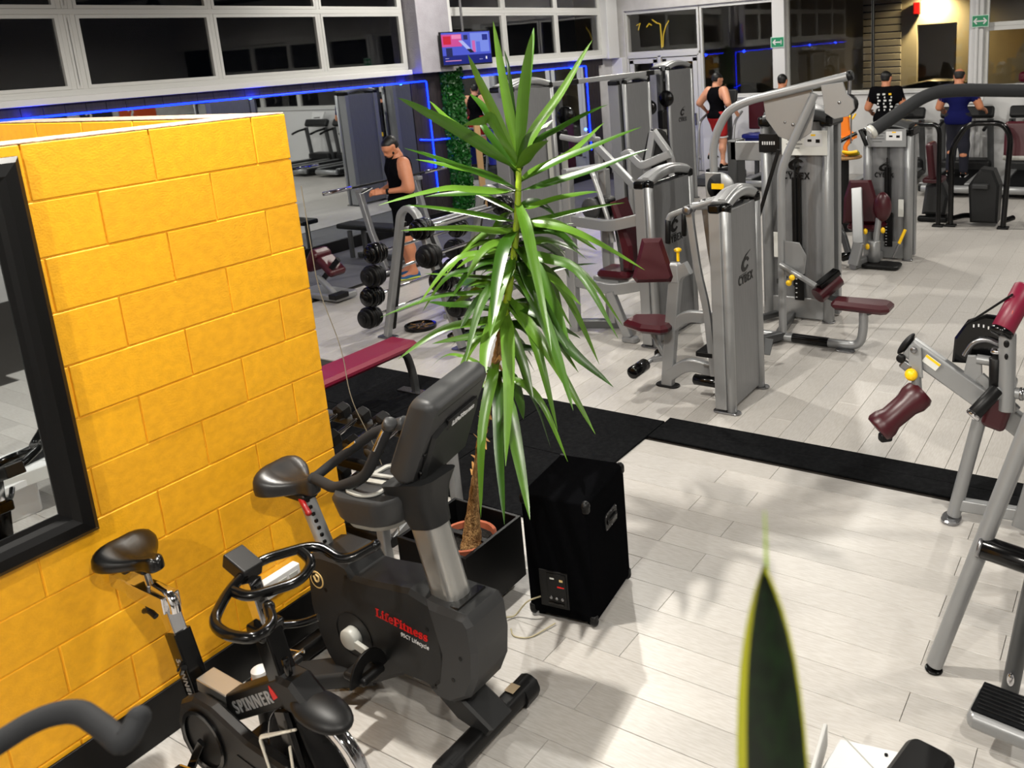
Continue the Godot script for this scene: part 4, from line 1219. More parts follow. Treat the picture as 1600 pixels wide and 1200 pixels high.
	for i in 2:
		var row := []
		for q in rr(0.15, 0.115, 0.05, 6):
			var ce := V(1.09, 0.59, 0) if i == 0 else V(1.0, 0.965, 0)
			row.append(ce + V(q.x * 0.97, q.x * 0.23, q.y))
		tb.append(row)
	part("console_tube", mb().loft(tb, 3, true), M.aluminium, t, "brushed silver console tube")
	var nk := []
	for s in [[1.02, 0.90, 0.16, 0.12], [0.998, 0.96, 0.18, 0.135], [0.975, 1.03, 0.24, 0.165], [0.985, 1.09, 0.27, 0.19]]:
		var row := []
		for q in rr(s[2], s[3], 0.05, 5): row.append(V(s[0] + q.x * 0.97, s[1] + q.x * 0.23, q.y))
		nk.append(row)
	part("neck", mb().loft(nk, 3, true), M.dark_plastic, t)
	var dk := []
	for s in [[0.905, 0.30, 0.28], [0.925, 0.33, 0.30], [1.0, 0.36, 0.325], [1.02, 0.34, 0.31]]:
		var row := []
		for q in rr(s[1], s[2], 0.1, 6): row.append(V(0.79 + q.x, s[0] + q.x * 0.1, q.y))
		dk.append(row)
	part("tray", mb().loft(dk, 3, true), M.grey_plastic, t)
	dk = []
	for s in [[0.868, 0.2, 0.2], [0.88, 0.26, 0.25], [0.906, 0.28, 0.27]]:
		var row := []
		for q in rr(s[1], s[2], 0.09, 6): row.append(V(0.79 + q.x, s[0] + q.x * 0.1, q.y))
		dk.append(row)
	part("tray_underside", mb().loft(dk, 3, true), M.light_plastic, t)
	part("cup_rim", mb().bar([V(0.7, 1.018, 0.02), V(0.7, 1.018, 0.11), V(0.8, 1.028, 0.13), V(0.86, 1.034, 0.11), V(0.86, 1.034, 0.02), V(0.7, 1.018, 0.02)], 0.022, 0.01, 0.03), M.light_plastic, t)
	part("cup_rim", mb().bar([V(0.7, 1.018, -0.03), V(0.7, 1.018, -0.12), V(0.8, 1.028, -0.14), V(0.86, 1.034, -0.12), V(0.86, 1.034, -0.03), V(0.7, 1.018, -0.03)], 0.022, 0.01, 0.03), M.light_plastic, t)
	# console: a hooded slab leaning forward, its screen towards the saddle
	var lean := Basis(Vector3.BACK, -0.42) * Basis(Vector3.UP, 0.16)
	var cb := V(1.03, 1.275, -0.1)
	var co := mb()
	var cr := []
	for s in [[-0.062, 0.33, 0.34, 0.0], [-0.05, 0.37, 0.37, 0.0], [0.0, 0.4, 0.39, 0.004], [0.03, 0.39, 0.38, 0.006], [0.048, 0.36, 0.36, 0.006]]:
		var row := []
		for q in rr(s[2], s[1], 0.035, 5): row.append(cb + lean * V(s[0] + (0.012 * (q.y / 0.2)), q.y + s[3], q.x))
		cr.append(row)
	co.loft(cr, 3, true)
	var cs := part("console", co, M.grey_plastic, t)
	part("console_back", mb().ext([Vector2(-0.15, -0.175), Vector2(-0.15, 0.06), Vector2(-0.09, 0.085), Vector2(0.15, 0.085), Vector2(0.16, 0.05), Vector2(0.16, -0.175)], 0.03, Transform3D(lean * Basis(Vector3.UP, PI / 2), cb + lean * V(0.052, -0.01, 0)), 0.012), M.dark_plastic, cs)
	for k in 3: part("vent", mb().box(cb + lean * V(0.0515 + 0.002 * k, 0.115 + k * 0.018, 0.0), V(0.004, 0.006, 0.3), 0.0015, lean), M.black_paint, cs)
	part("badge_plate", mb().box(cb + lean * V(0.06, 0.062, -0.03), V(0.02, 0.05, 0.2), 0.006, lean), M.black_plastic, cs)
	a = part("console_lettering", lettering("LifeFitness", 0.02, 0.003, "Droid Serif", 700, true), M.white_letter, cs)
	a.transform = Transform3D(lean * Basis(Vector3.UP, PI / 2), cb + lean * V(0.0715, 0.062, -0.03))
	for s in [[0.15, 0.145], [-0.125, 0.15], [-0.03, 0.16], [0.1, -0.15], [-0.15, -0.14]]:
		part("screw_hole", mb().cyl(cb + lean * V(0.04, s[0], s[1]), cb + lean * V(0.0535, s[0], s[1]), 0.008), M.black_paint, cs)
	part("screen", mb().box(cb + lean * V(-0.064, 0.04, 0), V(0.006, 0.18, 0.26), 0.002, lean), M.black_gloss, cs)
	# handlebars: two horns joined before the rider
	part("handlebar", mb().tube([V(0.369, 0.944, 0.0), V(0.6, 0.99, 0.085), V(0.828, 1.105, 0.115), V(0.91, 1.23, 0.112), V(0.985, 1.34, 0.11)], 0.0215, 14, 0.06), M.foam, t)
	part("handlebar", mb().tube([V(0.369, 0.944, 0.0), V(0.391, 0.977, -0.08), V(0.632, 1.151, -0.12), V(0.78, 1.21, -0.13)], 0.0205, 14, 0.06), M.foam, t)
	part("bar_end", mb().cyl(V(0.98, 1.332, 0.11), V(0.999, 1.36, 0.11), 0.026, 0.005), M.grey_plastic, t)
	part("bar_end", mb().cyl(V(0.76, 1.202, -0.129), V(0.81, 1.222, -0.131), 0.026, 0.005), M.grey_plastic, t)
	part("bar_joint", mb().ball(V(0.37, 0.945, 0.0), V(0.026, 0.024, 0.03)), M.foam, t)
	part("tray_bracket", mb().cyl(V(0.62, 1.0, 0.08), V(0.7, 0.97, 0.06), 0.028), M.foam, t)
	part("pulse_plate", mb().box(V(0.945, 1.283, 0.131), V(0.012, 0.115, 0.012), 0.004, Basis(Vector3.BACK, -0.6)), M.chrome, t)
	part("pulse_plate", mb().box(V(0.5, 1.07, -0.088), V(0.012, 0.13, 0.012), 0.004, Basis(Vector3.BACK, -0.96)), M.chrome, t)
	# feet
	part("front_leg", mb().ext([Vector2(0.9, 0.25), Vector2(1.06, 0.25), Vector2(1.28, 0.12), Vector2(1.24, 0.07), Vector2(1.1, 0.1), Vector2(0.97, 0.2)], 0.13, Transform3D.IDENTITY, 0.01), M.dark_plastic, t)
	part("front_foot", mb().bar([V(1.2, 0.062, -0.24), V(1.2, 0.062, 0.24)], 0.085, 0.075, 0, Vector3.UP, 0.3), M.black_plastic, t)
	for s in [-1, 1]: part("end_cap", mb().bar([V(1.2, 0.052, s * 0.19), V(1.2, 0.052, s * 0.27)], 0.105, 0.1, 0, Vector3.UP, 0.42), M.black_plastic, t)
	part("sticker", mb().box(V(1.19, 0.1035, -0.17), V(0.045, 0.001, 0.05)), mat("sticker", Color(0.7, 0.62, 0.5), 0.5), t)
	part("rear_leg", mb().bar([V(0.62, 0.12, 0.02), V(0.45, 0.1, 0.1), V(0.16, 0.065, 0.26)], 0.13, 0.075, 0.1, Vector3.UP, 0.25).bar([V(0.6, 0.12, -0.02), V(0.42, 0.1, -0.1), V(0.16, 0.065, -0.26)], 0.13, 0.075, 0.1, Vector3.UP, 0.25), M.dark_plastic, t)
	part("rear_foot", mb().bar([V(0.14, 0.045, -0.3), V(0.14, 0.045, 0.3)], 0.08, 0.075, 0, Vector3.UP, 0.3), M.black_plastic, t)

func build_spin_bike() -> void:
	var t := thing("spin_bike", "black spin bike with chrome seat slider and looped black handlebars, close to the yellow wall", "spin bike", V(0, 0, 1.08))
	saddle(t, V(0.2, 0.885, 0.0), 0.28, 0.235, mat("saddle_black", Color(0.012, 0.012, 0.013), 0.28), 1.0)
	part("saddle_clamp", mb().box(V(0.22, 0.88, 0), V(0.07, 0.045, 0.05), 0.014).cyl(V(0.17, 0.875, 0.02), V(0.17, 0.875, 0.05), 0.018, 0.004), M.black_plastic, t)
	part("saddle_pin", mb().cyl(V(0.245, 0.80, 0), V(0.225, 0.89, 0), 0.014), M.chrome, t)
	var sl := part("seat_slider", mb().box(V(0.25, 0.775, 0), V(0.24, 0.066, 0.07), 0.006), M.chrome, t, "chrome fore-and-aft seat slider")
	part("slider_tail", mb().box(V(0.08, 0.778, 0), V(0.13, 0.056, 0.06), 0.004), M.chrome, sl)
	part("slider_nose", mb().tube([V(0.28, 0.812, 0), V(0.36, 0.805, 0), V(0.385, 0.78, 0), V(0.385, 0.745, 0)], 0.02, 12, 0.03), M.chrome, sl)
	part("knob", mb().cyl(V(0.2, 0.75, 0.0), V(0.2, 0.69, 0.0), 0.01).tube([V(0.165, 0.675, 0), V(0.2, 0.69, 0), V(0.24, 0.675, 0)], 0.011, 8, 0.02), M.black_plastic, t)
	part("seat_post", mb().bar([V(0.34, 0.76, 0), V(0.385, 0.6, 0)], 0.05, 0.056, 0, Vector3.RIGHT, 0.1), M.chrome, t)
	var st := part("seat_tube", mb().bar([V(0.37, 0.66, 0), V(0.455, 0.36, 0), V(0.5, 0.2, 0)], 0.066, 0.074, 0, Vector3.RIGHT, 0.12), M.black_gloss, t)
	part("knob", mb().cyl(V(0.41, 0.56, 0.02), V(0.45, 0.565, 0.06), 0.01).tube([V(0.43, 0.55, 0.05), V(0.47, 0.565, 0.065), V(0.5, 0.6, 0.07)], 0.011, 8, 0.02), M.black_gloss, t)
	var a := part("lettering", lettering("SPINNER", 0.026, 0.002, "Droid Sans", 700), M.silver_light, t, "faded lettering down the seat tube")
	a.transform = Transform3D(Basis(Vector3.BACK, -1.3), V(0.42, 0.5, 0.0345))
	part("beam_cap", mb().box(V(0.58, 0.5, 0), V(0.17, 0.05, 0.072), 0.005, Basis(Vector3.BACK, -0.05)), M.aluminium, t, "bare aluminium block")
	part("main_beam", mb().bar([V(0.62, 0.44, 0.0), V(1.0, 0.665, 0.0)], 0.07, 0.1, 0, Vector3.UP, 0.12), M.black_plastic, t)
	a = part("lettering", lettering("SPINNER", 0.045, 0.002, "Droid Sans", 700), M.silver_light, t, "grey lettering along the beam")
	a.transform = Transform3D(Basis(Vector3.BACK, 0.535), V(0.82, 0.557, 0.0365))
	part("red_mark", mb().ext([Vector2(0, 0), Vector2(0.03, 0.004), Vector2(0.022, 0.03), Vector2(0.012, 0.05), Vector2(0.002, 0.03)], 0.002, Transform3D(Basis(Vector3.BACK, 0.53), V(0.945, 0.615, 0.036))), M.red_letter, t)
	# steering column and stem
	part("head_tube", mb().bar([V(0.915, 0.87, 0), V(0.98, 0.62, 0), V(1.1, 0.3, 0)], 0.066, 0.078, 0, Vector3.RIGHT, 0.12), M.black_gloss, t)
	var stem := part("stem", mb().bar([V(0.92, 0.84, 0), V(0.88, 1.02, 0)], 0.045, 0.05, 0, Vector3.RIGHT, 0.1), M.chrome, t)
	for k in 4: part("hole", mb().box(V(0.916 - k * 0.009, 0.875 + k * 0.04, 0.0) + V(0.024, 0.006, 0), V(0.006, 0.018, 0.018), 0.002), M.black_paint, stem)
	part("clamp", mb().box(V(0.915, 0.855, 0), V(0.085, 0.05, 0.09), 0.01).tube([V(0.94, 0.85, -0.03), V(0.99, 0.84, -0.08), V(1.04, 0.86, -0.11)], 0.012, 8, 0.03), M.black_gloss, t)
	part("console_mount", mb().box(V(0.80, 1.035, -0.03), V(0.11, 0.055, 0.075), 0.006, Basis(Vector3.BACK, -0.35)), M.black_plastic, t)
	part("handlebar", mb().tube([V(1.125, 1.035, -0.31), V(1.06, 1.0, -0.225), V(0.94, 1.04, -0.225), V(0.82, 1.03, -0.07), V(0.855, 1.01, 0.07), V(0.945, 1.0, 0.19), V(1.05, 1.0, 0.2), V(1.13, 1.0, 0.17), V(1.1, 0.985, 0.09), V(0.98, 0.97, 0.02)], 0.017, 14, 0.06), M.black_gloss, t)
	part("inner_grip", mb().tube([V(0.86, 1.01, 0.06), V(0.93, 1.0, 0.05), V(1.02, 1.005, -0.08), V(0.99, 1.02, -0.16), V(0.92, 1.035, -0.17)], 0.017, 14, 0.05), M.black_gloss, t)
	for e in [V(1.125, 1.035, -0.31), V(1.0, 0.975, 0.03)]: part("bar_end", mb().ball(e, V(0.0185, 0.0185, 0.0185), Basis.IDENTITY, 8), M.black_gloss, t)
	# flywheel, fork and guard
	var fw := part("flywheel", mb().lathe([Vector2(0.02, -0.012), Vector2(0.185, -0.012), Vector2(0.2, -0.022), Vector2(0.238, -0.022), Vector2(0.243, -0.016), Vector2(0.243, 0.016), Vector2(0.238, 0.022), Vector2(0.2, 0.022), Vector2(0.185, 0.012), Vector2(0.02, 0.012)], V(1.08, 0.375, 0), Basis(Vector3.RIGHT, PI / 2), 48), M.chrome, t, "polished steel flywheel")
	part("hub", mb().cyl(V(1.08, 0.375, -0.06), V(1.08, 0.375, 0.06), 0.025), M.steel, fw)
	for s in [-1, 1]: part("fork", mb().bar([V(0.99, 0.6, s * 0.045), V(1.05, 0.42, s * 0.058), V(1.13, 0.1, s * 0.058)], 0.02, 0.055, 0, Vector3.RIGHT), M.black_gloss, t)
	part("sweat_guard", mb().ext([Vector2(0.97, 0.72), Vector2(1.05, 0.72), Vector2(1.12, 0.665), Vector2(1.13, 0.6), Vector2(1.0, 0.6)], 0.09, Transform3D.IDENTITY, 0.014).ball(V(1.15, 0.635, 0.01), V(0.125, 0.035, 0.068), Basis(Vector3.BACK, -0.12), 14), M.black_plastic, t)
	part("brake_lever", mb().cyl(V(1.03, 0.73, 0.02), V(1.02, 0.79, 0.02), 0.012, 0.003), M.black_gloss, t)
	var cg := part("chain_guard", mb().ext([Vector2(0.46, 0.4), Vector2(0.5, 0.49), Vector2(0.58, 0.535), Vector2(0.68, 0.53), Vector2(0.86, 0.47), Vector2(1.05, 0.45), Vector2(1.12, 0.4), Vector2(1.11, 0.33), Vector2(1.04, 0.3), Vector2(0.82, 0.26), Vector2(0.64, 0.2), Vector2(0.52, 0.24), Vector2(0.465, 0.32)], 0.045, Transform3D(Basis.IDENTITY, V(0, 0, 0.085)), 0.01), M.black_plastic, t)
	part("guard_ring", mb().lathe([Vector2(0.1, 0.0), Vector2(0.115, 0.0), Vector2(0.115, 0.01), Vector2(0.1, 0.01)], V(0.615, 0.38, 0.106), Basis(Vector3.RIGHT, PI / 2), 36), M.black_gloss, cg)
	part("guard_window", mb().ext([Vector2(0.8, 0.4), Vector2(0.93, 0.38), Vector2(0.98, 0.345), Vector2(0.83, 0.31)], 0.004, Transform3D(Basis.IDENTITY, V(0, 0, 0.1085))), M.black_paint, cg)
	for s in [-1, 1]:
		var e := V(0.615 - 0.08 * s, 0.38 - 0.13 * s, s * 0.13)
		part("crank", mb().bar([V(0.615, 0.38, s * 0.12), e], 0.014, 0.03), M.black_gloss, t)
		var pd := part("pedal", mb().box(e + V(0, 0, s * 0.06), V(0.09, 0.022, 0.09), 0.006), M.black_plastic, t)
		var cage := mb()
		var o := e + V(0.0, 0.012, s * 0.06)
		cage.tube([o + V(-0.03, 0.0, -0.04), o + V(0.06, 0.02, -0.04), o + V(0.09, 0.06, -0.02), o + V(0.09, 0.06, 0.02), o + V(0.06, 0.02, 0.04), o + V(-0.03, 0, 0.04)], 0.004, 6, 0.01)
		part("toe_cage", cage, M.chrome, pd)
	part("water_bottle_cage", mb().tube([V(1.05, 0.56, 0.06), V(0.95, 0.53, 0.11), V(1.0, 0.37, 0.115), V(1.1, 0.41, 0.11), V(1.09, 0.55, 0.1)], 0.0045, 6, 0.012).tube([V(1.06, 0.56, 0.05), V(0.92, 0.51, 0.09), V(0.97, 0.35, 0.1), V(1.02, 0.36, 0.11)], 0.0045, 6, 0.012), mat("wire_white", Color(0.75, 0.73, 0.68), 0.4), t)
	part("front_foot", mb().bar([V(1.14, 0.05, -0.25), V(1.14, 0.05, 0.25)], 0.07, 0.07, 0, Vector3.UP), M.black_gloss, t)
	part("rear_foot", mb().bar([V(0.42, 0.05, -0.25), V(0.42, 0.05, 0.25)], 0.07, 0.07, 0, Vector3.UP), M.black_gloss, t)
	part("base_beam", mb().bar([V(0.42, 0.085, 0), V(1.14, 0.085, 0)], 0.06, 0.05, 0, Vector3.UP).bar([V(0.5, 0.3, 0), V(0.43, 0.07, 0)], 0.06, 0.06, 0, Vector3.RIGHT), M.black_gloss, t)

func build_elliptical() -> void:
	var t := thing("elliptical_trainer", "trainer of which only a bent grey foam-covered arm shows at the lower left edge", "exercise machine", V(1.6, 0, 2.4))
	part("foam_arm", wm(t).tube([V(1.74, 1.52, 2.42), V(1.815, 1.63, 2.25), V(1.842, 1.65, 2.061), V(1.874, 1.646, 2.018), V(1.95, 1.634, 2.014), V(1.998, 1.627, 2.016), V(1.985, 1.645, 1.984)], 0.018, 14, 0.05), M.foam, t)
	part("arm_end", wm(t).ball(V(1.985, 1.646, 1.983), V(0.0188, 0.0188, 0.0188), Basis.IDENTITY, 8), M.foam, t)
	part("arm_link", wm(t).tube([V(1.745, 1.53, 2.41), V(1.7, 1.1, 2.5), V(1.6, 0.5, 2.55)], 0.024, 12, 0.1), M.silver_dark, t)
	part("drive_housing", wm(t).ext([Vector2(-0.35, 0.06), Vector2(-0.3, 0.5), Vector2(0.0, 0.62), Vector2(0.25, 0.5), Vector2(0.35, 0.1)], 0.2, Transform3D(Basis(Vector3.UP, 0.5), V(1.5, 0, 2.6)), 0.03), M.dark_plastic, t)
	part("base_beam", wm(t).bar([V(1.1, 0.04, 2.85), V(1.95, 0.04, 2.4)], 0.1, 0.08), M.silver_dark, t)
	part("pedal_rail", wm(t).bar([V(1.6, 0.3, 2.55), V(1.1, 0.25, 2.95)], 0.08, 0.05), M.black_plastic, t)

func build_speaker() -> void:
	var t := thing("loudspeaker", "big black carpeted loudspeaker cabinet with metal corners on the pale floor beside the planter", "loudspeaker", V(1.02, 0, -0.525), 0.135)
	var W := 0.345
	var D := 0.42
	var H := 0.64
	part("cabinet", mb().box(V(0, H / 2 + 0.012, 0), V(W, H - 0.024, D), 0.014), M.carpet_black, t)
	for x in [-1, 1]:
		for z in [-1, 1]:
			for y in [0.03, H - 0.018]:
				part("corner", mb().ball(V(x * (W / 2 - 0.014), y, z * (D / 2 - 0.014)), V(0.022, 0.024, 0.022), Basis.IDENTITY, 6).box(V(x * (W / 2 - 0.012), y + (0.012 if y < 0.1 else -0.012), z * (D / 2 - 0.012)), V(0.034, 0.045, 0.034), 0.012), M.black_plastic, t, "moulded corner guard")
			part("foot", mb().cyl(V(x * 0.13, 0, z * 0.17), V(x * 0.13, 0.02, z * 0.17), 0.018), M.rubber, t)
	# carrying handle sunk in the right-hand side
	var hx := Transform3D(Basis(Vector3.UP, PI / 2), V(W / 2 + 0.003, 0.45, -0.02))
	var hd := part("handle_plate", mb().ext(rr(0.13, 0.085, 0.018), 0.008, hx, 0.002), M.black_plastic, t)
	part("handle_recess", mb().ext(rr(0.09, 0.05, 0.012), 0.002, hx.translated_local(V(0, 0, 0.005)), 0.0), M.black_paint, hd)
	part("grip", mb().bar([V(W / 2 + 0.008, 0.45, -0.068), V(W / 2 + 0.018, 0.45, -0.05), V(W / 2 + 0.018, 0.45, 0.01), V(W / 2 + 0.008, 0.45, 0.028)], 0.012, 0.02, 0.012), M.black_gloss, hd)
	for s in [[-0.055, 0.033], [0.055, 0.033], [-0.055, -0.033], [0.055, -0.033], [0, 0.036], [0, -0.036]]:
		part("screw", mb().cyl(V(W / 2 + 0.006, 0.45 + s[1], -0.02 + s[0]), V(W / 2 + 0.0085, 0.45 + s[1], -0.02 + s[0]), 0.004, 0.001, 8), M.steel, hd)
	# amplifier plate on the back
	var pz := D / 2 + 0.002
	var pp := part("amplifier_plate", mb().box(V(-0.03, 0.17, pz), V(0.15, 0.19, 0.008), 0.002), M.black_plastic, t)
	part("panel", mb().box(V(-0.015, 0.172, pz + 0.005), V(0.1, 0.165, 0.006), 0.002), M.black_paint, pp)
	for s in [[-0.035, 0.23, 0.022, 0.008, "paper"], [0.012, 0.225, 0.018, 0.011, "gold_letter"], [0.0, 0.19, 0.02, 0.007, "red_letter"], [0.018, 0.19, 0.016, 0.005, "red_letter"]]:
		part("marking", mb().box(V(s[0], s[1], pz + 0.0085), V(s[2], s[3], 0.001)), M[s[4]], pp)
	for k in 3: part("socket", mb().cyl(V(-0.045 + k * 0.03, 0.13, pz + 0.008), V(-0.045 + k * 0.03, 0.13, pz + 0.014), 0.008, 0.001, 12), M.steel, pp)
	part("power_inlet", mb().box(V(-0.02, 0.1, pz + 0.01), V(0.08, 0.012, 0.006), 0.002), M.black_gloss, pp)

func build_cords() -> void:
	var cm := mat("cord_cream", Color(0.68, 0.64, 0.52), 0.5)
	var pts := []
	pts = [V(0.95, 0.125, -0.29), V(0.9, 0.11, -0.25), V(0.845, 0.04, -0.25), V(0.82, 0.006, -0.24), V(0.8, 0.02, -0.2)]
	single("speaker_cord", mb().tube(pts, 0.004, 8, 0.04), cm, "cream cord plugged into the back of the loudspeaker and running to the floor", "cord")
	var coil := mb()
	var rng := RandomNumberGenerator.new()
	rng.seed = 9
	var loop := []
	for i in 120:
		var a := TAU * i / 20.0
		var r := 0.045 + 0.014 * sin(i * 0.31) + 0.006 * rng.randf()
		loop.append(V(0.785 + cos(a) * r * 0.9 + 0.004 * (i / 20), 0.006 + 0.0045 * (i / 20) + 0.002 * sin(i * 0.9), -0.13 + sin(a) * r * 1.1))
	coil.tube(loop, 0.0042, 6)
	single("cable_coil", coil, mat("cord_gold", Color(0.42, 0.34, 0.14), 0.4), "tangled coil of thin brown-gold cable on the floor between bike and loudspeaker", "cable")
	single("floor_cord", mb().tube([V(0.86, 0.005, -0.16), V(0.9, 0.005, -0.12), V(0.98, 0.005, -0.14), V(1.03, 0.012, -0.28)], 0.0035, 6, 0.05), cm, "short loose cord end lying before the loudspeaker", "cord")
	single("hanging_cord", mb().tube([V(0.012, 2.1, -0.02), V(0.012, 1.62, -0.03), V(0.06, 1.3, -0.08), V(0.1, 1.08, -0.05), V(0.16, 0.78, -0.12), V(0.2, 0.45, -0.16), V(0.26, 0.15, -0.08), V(0.31, 0.006, 0.0)], 0.0024, 6, 0.1), mat("cord_grey", Color(0.45, 0.42, 0.36), 0.5), "thin cream cord hanging down past the end of the yellow wall", "cord")

func build_wall_mirror() -> void:
	var t := thing("framed_mirror", "wall mirror in a wide moulded black frame hanging on the yellow wall", "mirror", V(0.0, 0, 1.72))
	var w := 1.22
	var y0 := 1.0
	var y1 := 2.39
	# moulded frame sides with mitred ends
	var prof := [Vector2(0.0, 0.004), Vector2(0.0, 0.03), Vector2(0.018, 0.045), Vector2(0.06, 0.052), Vector2(0.085, 0.04), Vector2(0.1, 0.026), Vector2(0.118, 0.022), Vector2(0.118, 0.004)]
	var cs := [V(0, y0, w / 2), V(0, y0, -w / 2), V(0, y1, -w / 2), V(0, y1, w / 2)]
	for i in 4:
		var a: Vector3 = cs[i]
		var b: Vector3 = cs[(i + 1) % 4]
		var e := (b - a).normalized()
		var inn := V(0, (y0 + y1) / 2, 0)
		var n := (inn - (a + b) / 2)
		n = (n - e * n.dot(e)).normalized()
		var r0 := []
		var r1 := []
		for q in prof:
			r0.append(a + (n + e) * q.x + V(q.y, 0, 0))
			r1.append(b + (n - e) * q.x + V(q.y, 0, 0))
		var m := mb()
		for k in prof.size():
			var l := (k + 1) % prof.size()
			m.quad(r0[k], r1[k], r1[l], r0[l])
		for k in m.n.size():
			if m.n[k].x < -0.2: m.n[k] = -m.n[k]
		part("frame_side", m, M.black_paint, t)
	part("glass", mb().box(V(0.012, (y0 + y1) / 2, 0), V(0.012, y1 - y0 - 0.21, w - 0.21)), M.mirror, t)
	var s := thing("power_socket", "white twin power socket box on the yellow wall above the black baseboard", "socket", V(0.0, 0.36, 0.42))
	part("box", mb().box(V(0.024, 0, 0), V(0.046, 0.085, 0.2), 0.006), M.white_paint, s)
	for z in [-0.06, 0.0, 0.06]: part("insert", mb().box(V(0.048, -0.005, z), V(0.004, 0.045, 0.045), 0.002), M.light_plastic, s)
	var m2 := thing("bottle_holder", "black drinks bottle with white cap and orange ring standing behind the spin bike", "bottle", V(0.34, 0.0, 0.78))
	part("bottle", mb().lathe([Vector2(0, 0.0), Vector2(0.035, 0.0), Vector2(0.037, 0.2), Vector2(0.03, 0.235), Vector2(0, 0.24)]), M.black_plastic, m2)
	part("cap", mb().lathe([Vector2(0, 0.24), Vector2(0.034, 0.24), Vector2(0.034, 0.27), Vector2(0.012, 0.285), Vector2(0.0, 0.285)]), M.white_paint, m2)
	part("ring", mb().lathe([Vector2(0.034, 0.225), Vector2(0.037, 0.225), Vector2(0.037, 0.238), Vector2(0.034, 0.238)]), mat("cap_orange", Color(0.85, 0.4, 0.08), 0.4), m2)

func build_snake_leaf() -> void:
	var t := thing("snake_plant", "blurred snake plant leaf with yellow edges standing up in front of the camera", "plant", V(3.043, 0.027, 1.963))
	var rows := []
	var edge := []
	for i in 21:
		var u := 1.0 - pow(1.0 - i / 20.0, 2.0)
		var y := lerpf(1.2, 2.174, u)
		var w := 0.032 * (1.0 - exp(-(2.174 - y) / 0.078)) + 0.0008
		var cx := 0.003 - 0.016 * u
		var row := []
		for k in 9:
			var f := k / 4.0 - 1.0
			row.append(V(cx + f * w * 0.84, y, 0.01 * f * f * (1 - u * 0.4) - f * w * 0.52))
		rows.append(row)
	var g := mat("snake_green", Color(0.05, 0.13, 0.035), 0.35)
	g.albedo_texture = noise_tex(0.03, 3, 256, 66, false, 0, FastNoiseLite.TYPE_SIMPLEX_SMOOTH, Color(0.35, 0.45, 0.35), Color(1, 1, 1))
	g.uv1_scale = V(0.5, 3, 1)
	var mid := []
	var lft := []
	var rgt := []
	for r in rows:
		mid.append(r.slice(1, 9))
		lft.append([r[0], r[0].lerp(r[1], 0.5), r[1]])
		rgt.append([r[8], r[8] + V(0.0008, 0, -0.0005), r[8] + V(0.0016, 0, -0.001)])
	part("blade", mb().grid(mid, false, true), g, t)
	var ye := mat("snake_yellow", Color(0.6, 0.6, 0.1), 0.4)
	part("leaf_edge", mb().grid(lft, false, true), ye, t, "yellow leaf margin")
	part("leaf_edge", mb().grid(rgt, false, true), ye, t, "yellow leaf margin")
	part("tip", mb().tube([V(-0.0125, 2.165, 0), V(-0.0135, 2.22, -0.002)], 0.0018, 6, 0, 3, 0.0006), M.bark_green, t)
	part("pot", mb().lathe([Vector2(0, 1.02), Vector2(0.1, 1.02), Vector2(0.13, 1.24), Vector2(0.12, 1.24), Vector2(0.115, 1.2), Vector2(0, 1.2)]), M.white_paint, t)
	struct("landing_parapet", mb().box(V(3.1, 0.51, 2.02), V(1.6, 1.02, 0.34), 0.01), M.plaster)

func logo(parent: Node3D, x: Transform3D, s: float, m) -> void:
	# orbit mark over the maker's word; local x right, y up, z out of the panel; s = width of the word
	var cres := []
	for i in 25:
		var a := lerpf(-0.35, PI * 1.62, i / 24.0) + 0.3
		cres.append(Vector2(cos(a) * 0.30, sin(a) * 0.2).rotated(0.35))
	for i in 25:
		var a := lerpf(PI * 1.62, -0.35, i / 24.0) + 0.3
		cres.append(Vector2(cos(a) * 0.15 + 0.035, sin(a) * 0.11 - 0.005).rotated(0.35))
	var mk := mb()
	mk.ext(cres.map(func(p): return p * s + Vector2(0, s * 0.42)), 0.003, x)
	part("orbit_mark", mk, m, parent)
	part("streak", mb().ext([Vector2(-0.16, 0.56) * s, Vector2(0.06, 0.7) * s, Vector2(0.4, 0.78) * s, Vector2(0.1, 0.665) * s], 0.003, x), m, parent)
	part("underline", mb().ext([Vector2(-0.46, 0.135) * s, Vector2(0.1, 0.15) * s, Vector2(0.1, 0.165) * s, Vector2(-0.46, 0.15) * s], 0.003, x), m, parent)
	var w := part("maker_lettering", lettering("CYBEX", s * 0.26, 0.003, "Droid Sans", 900, true), m, parent)
	w.transform = x * Transform3D(Basis.IDENTITY, V(0, -s * 0.02, 0))

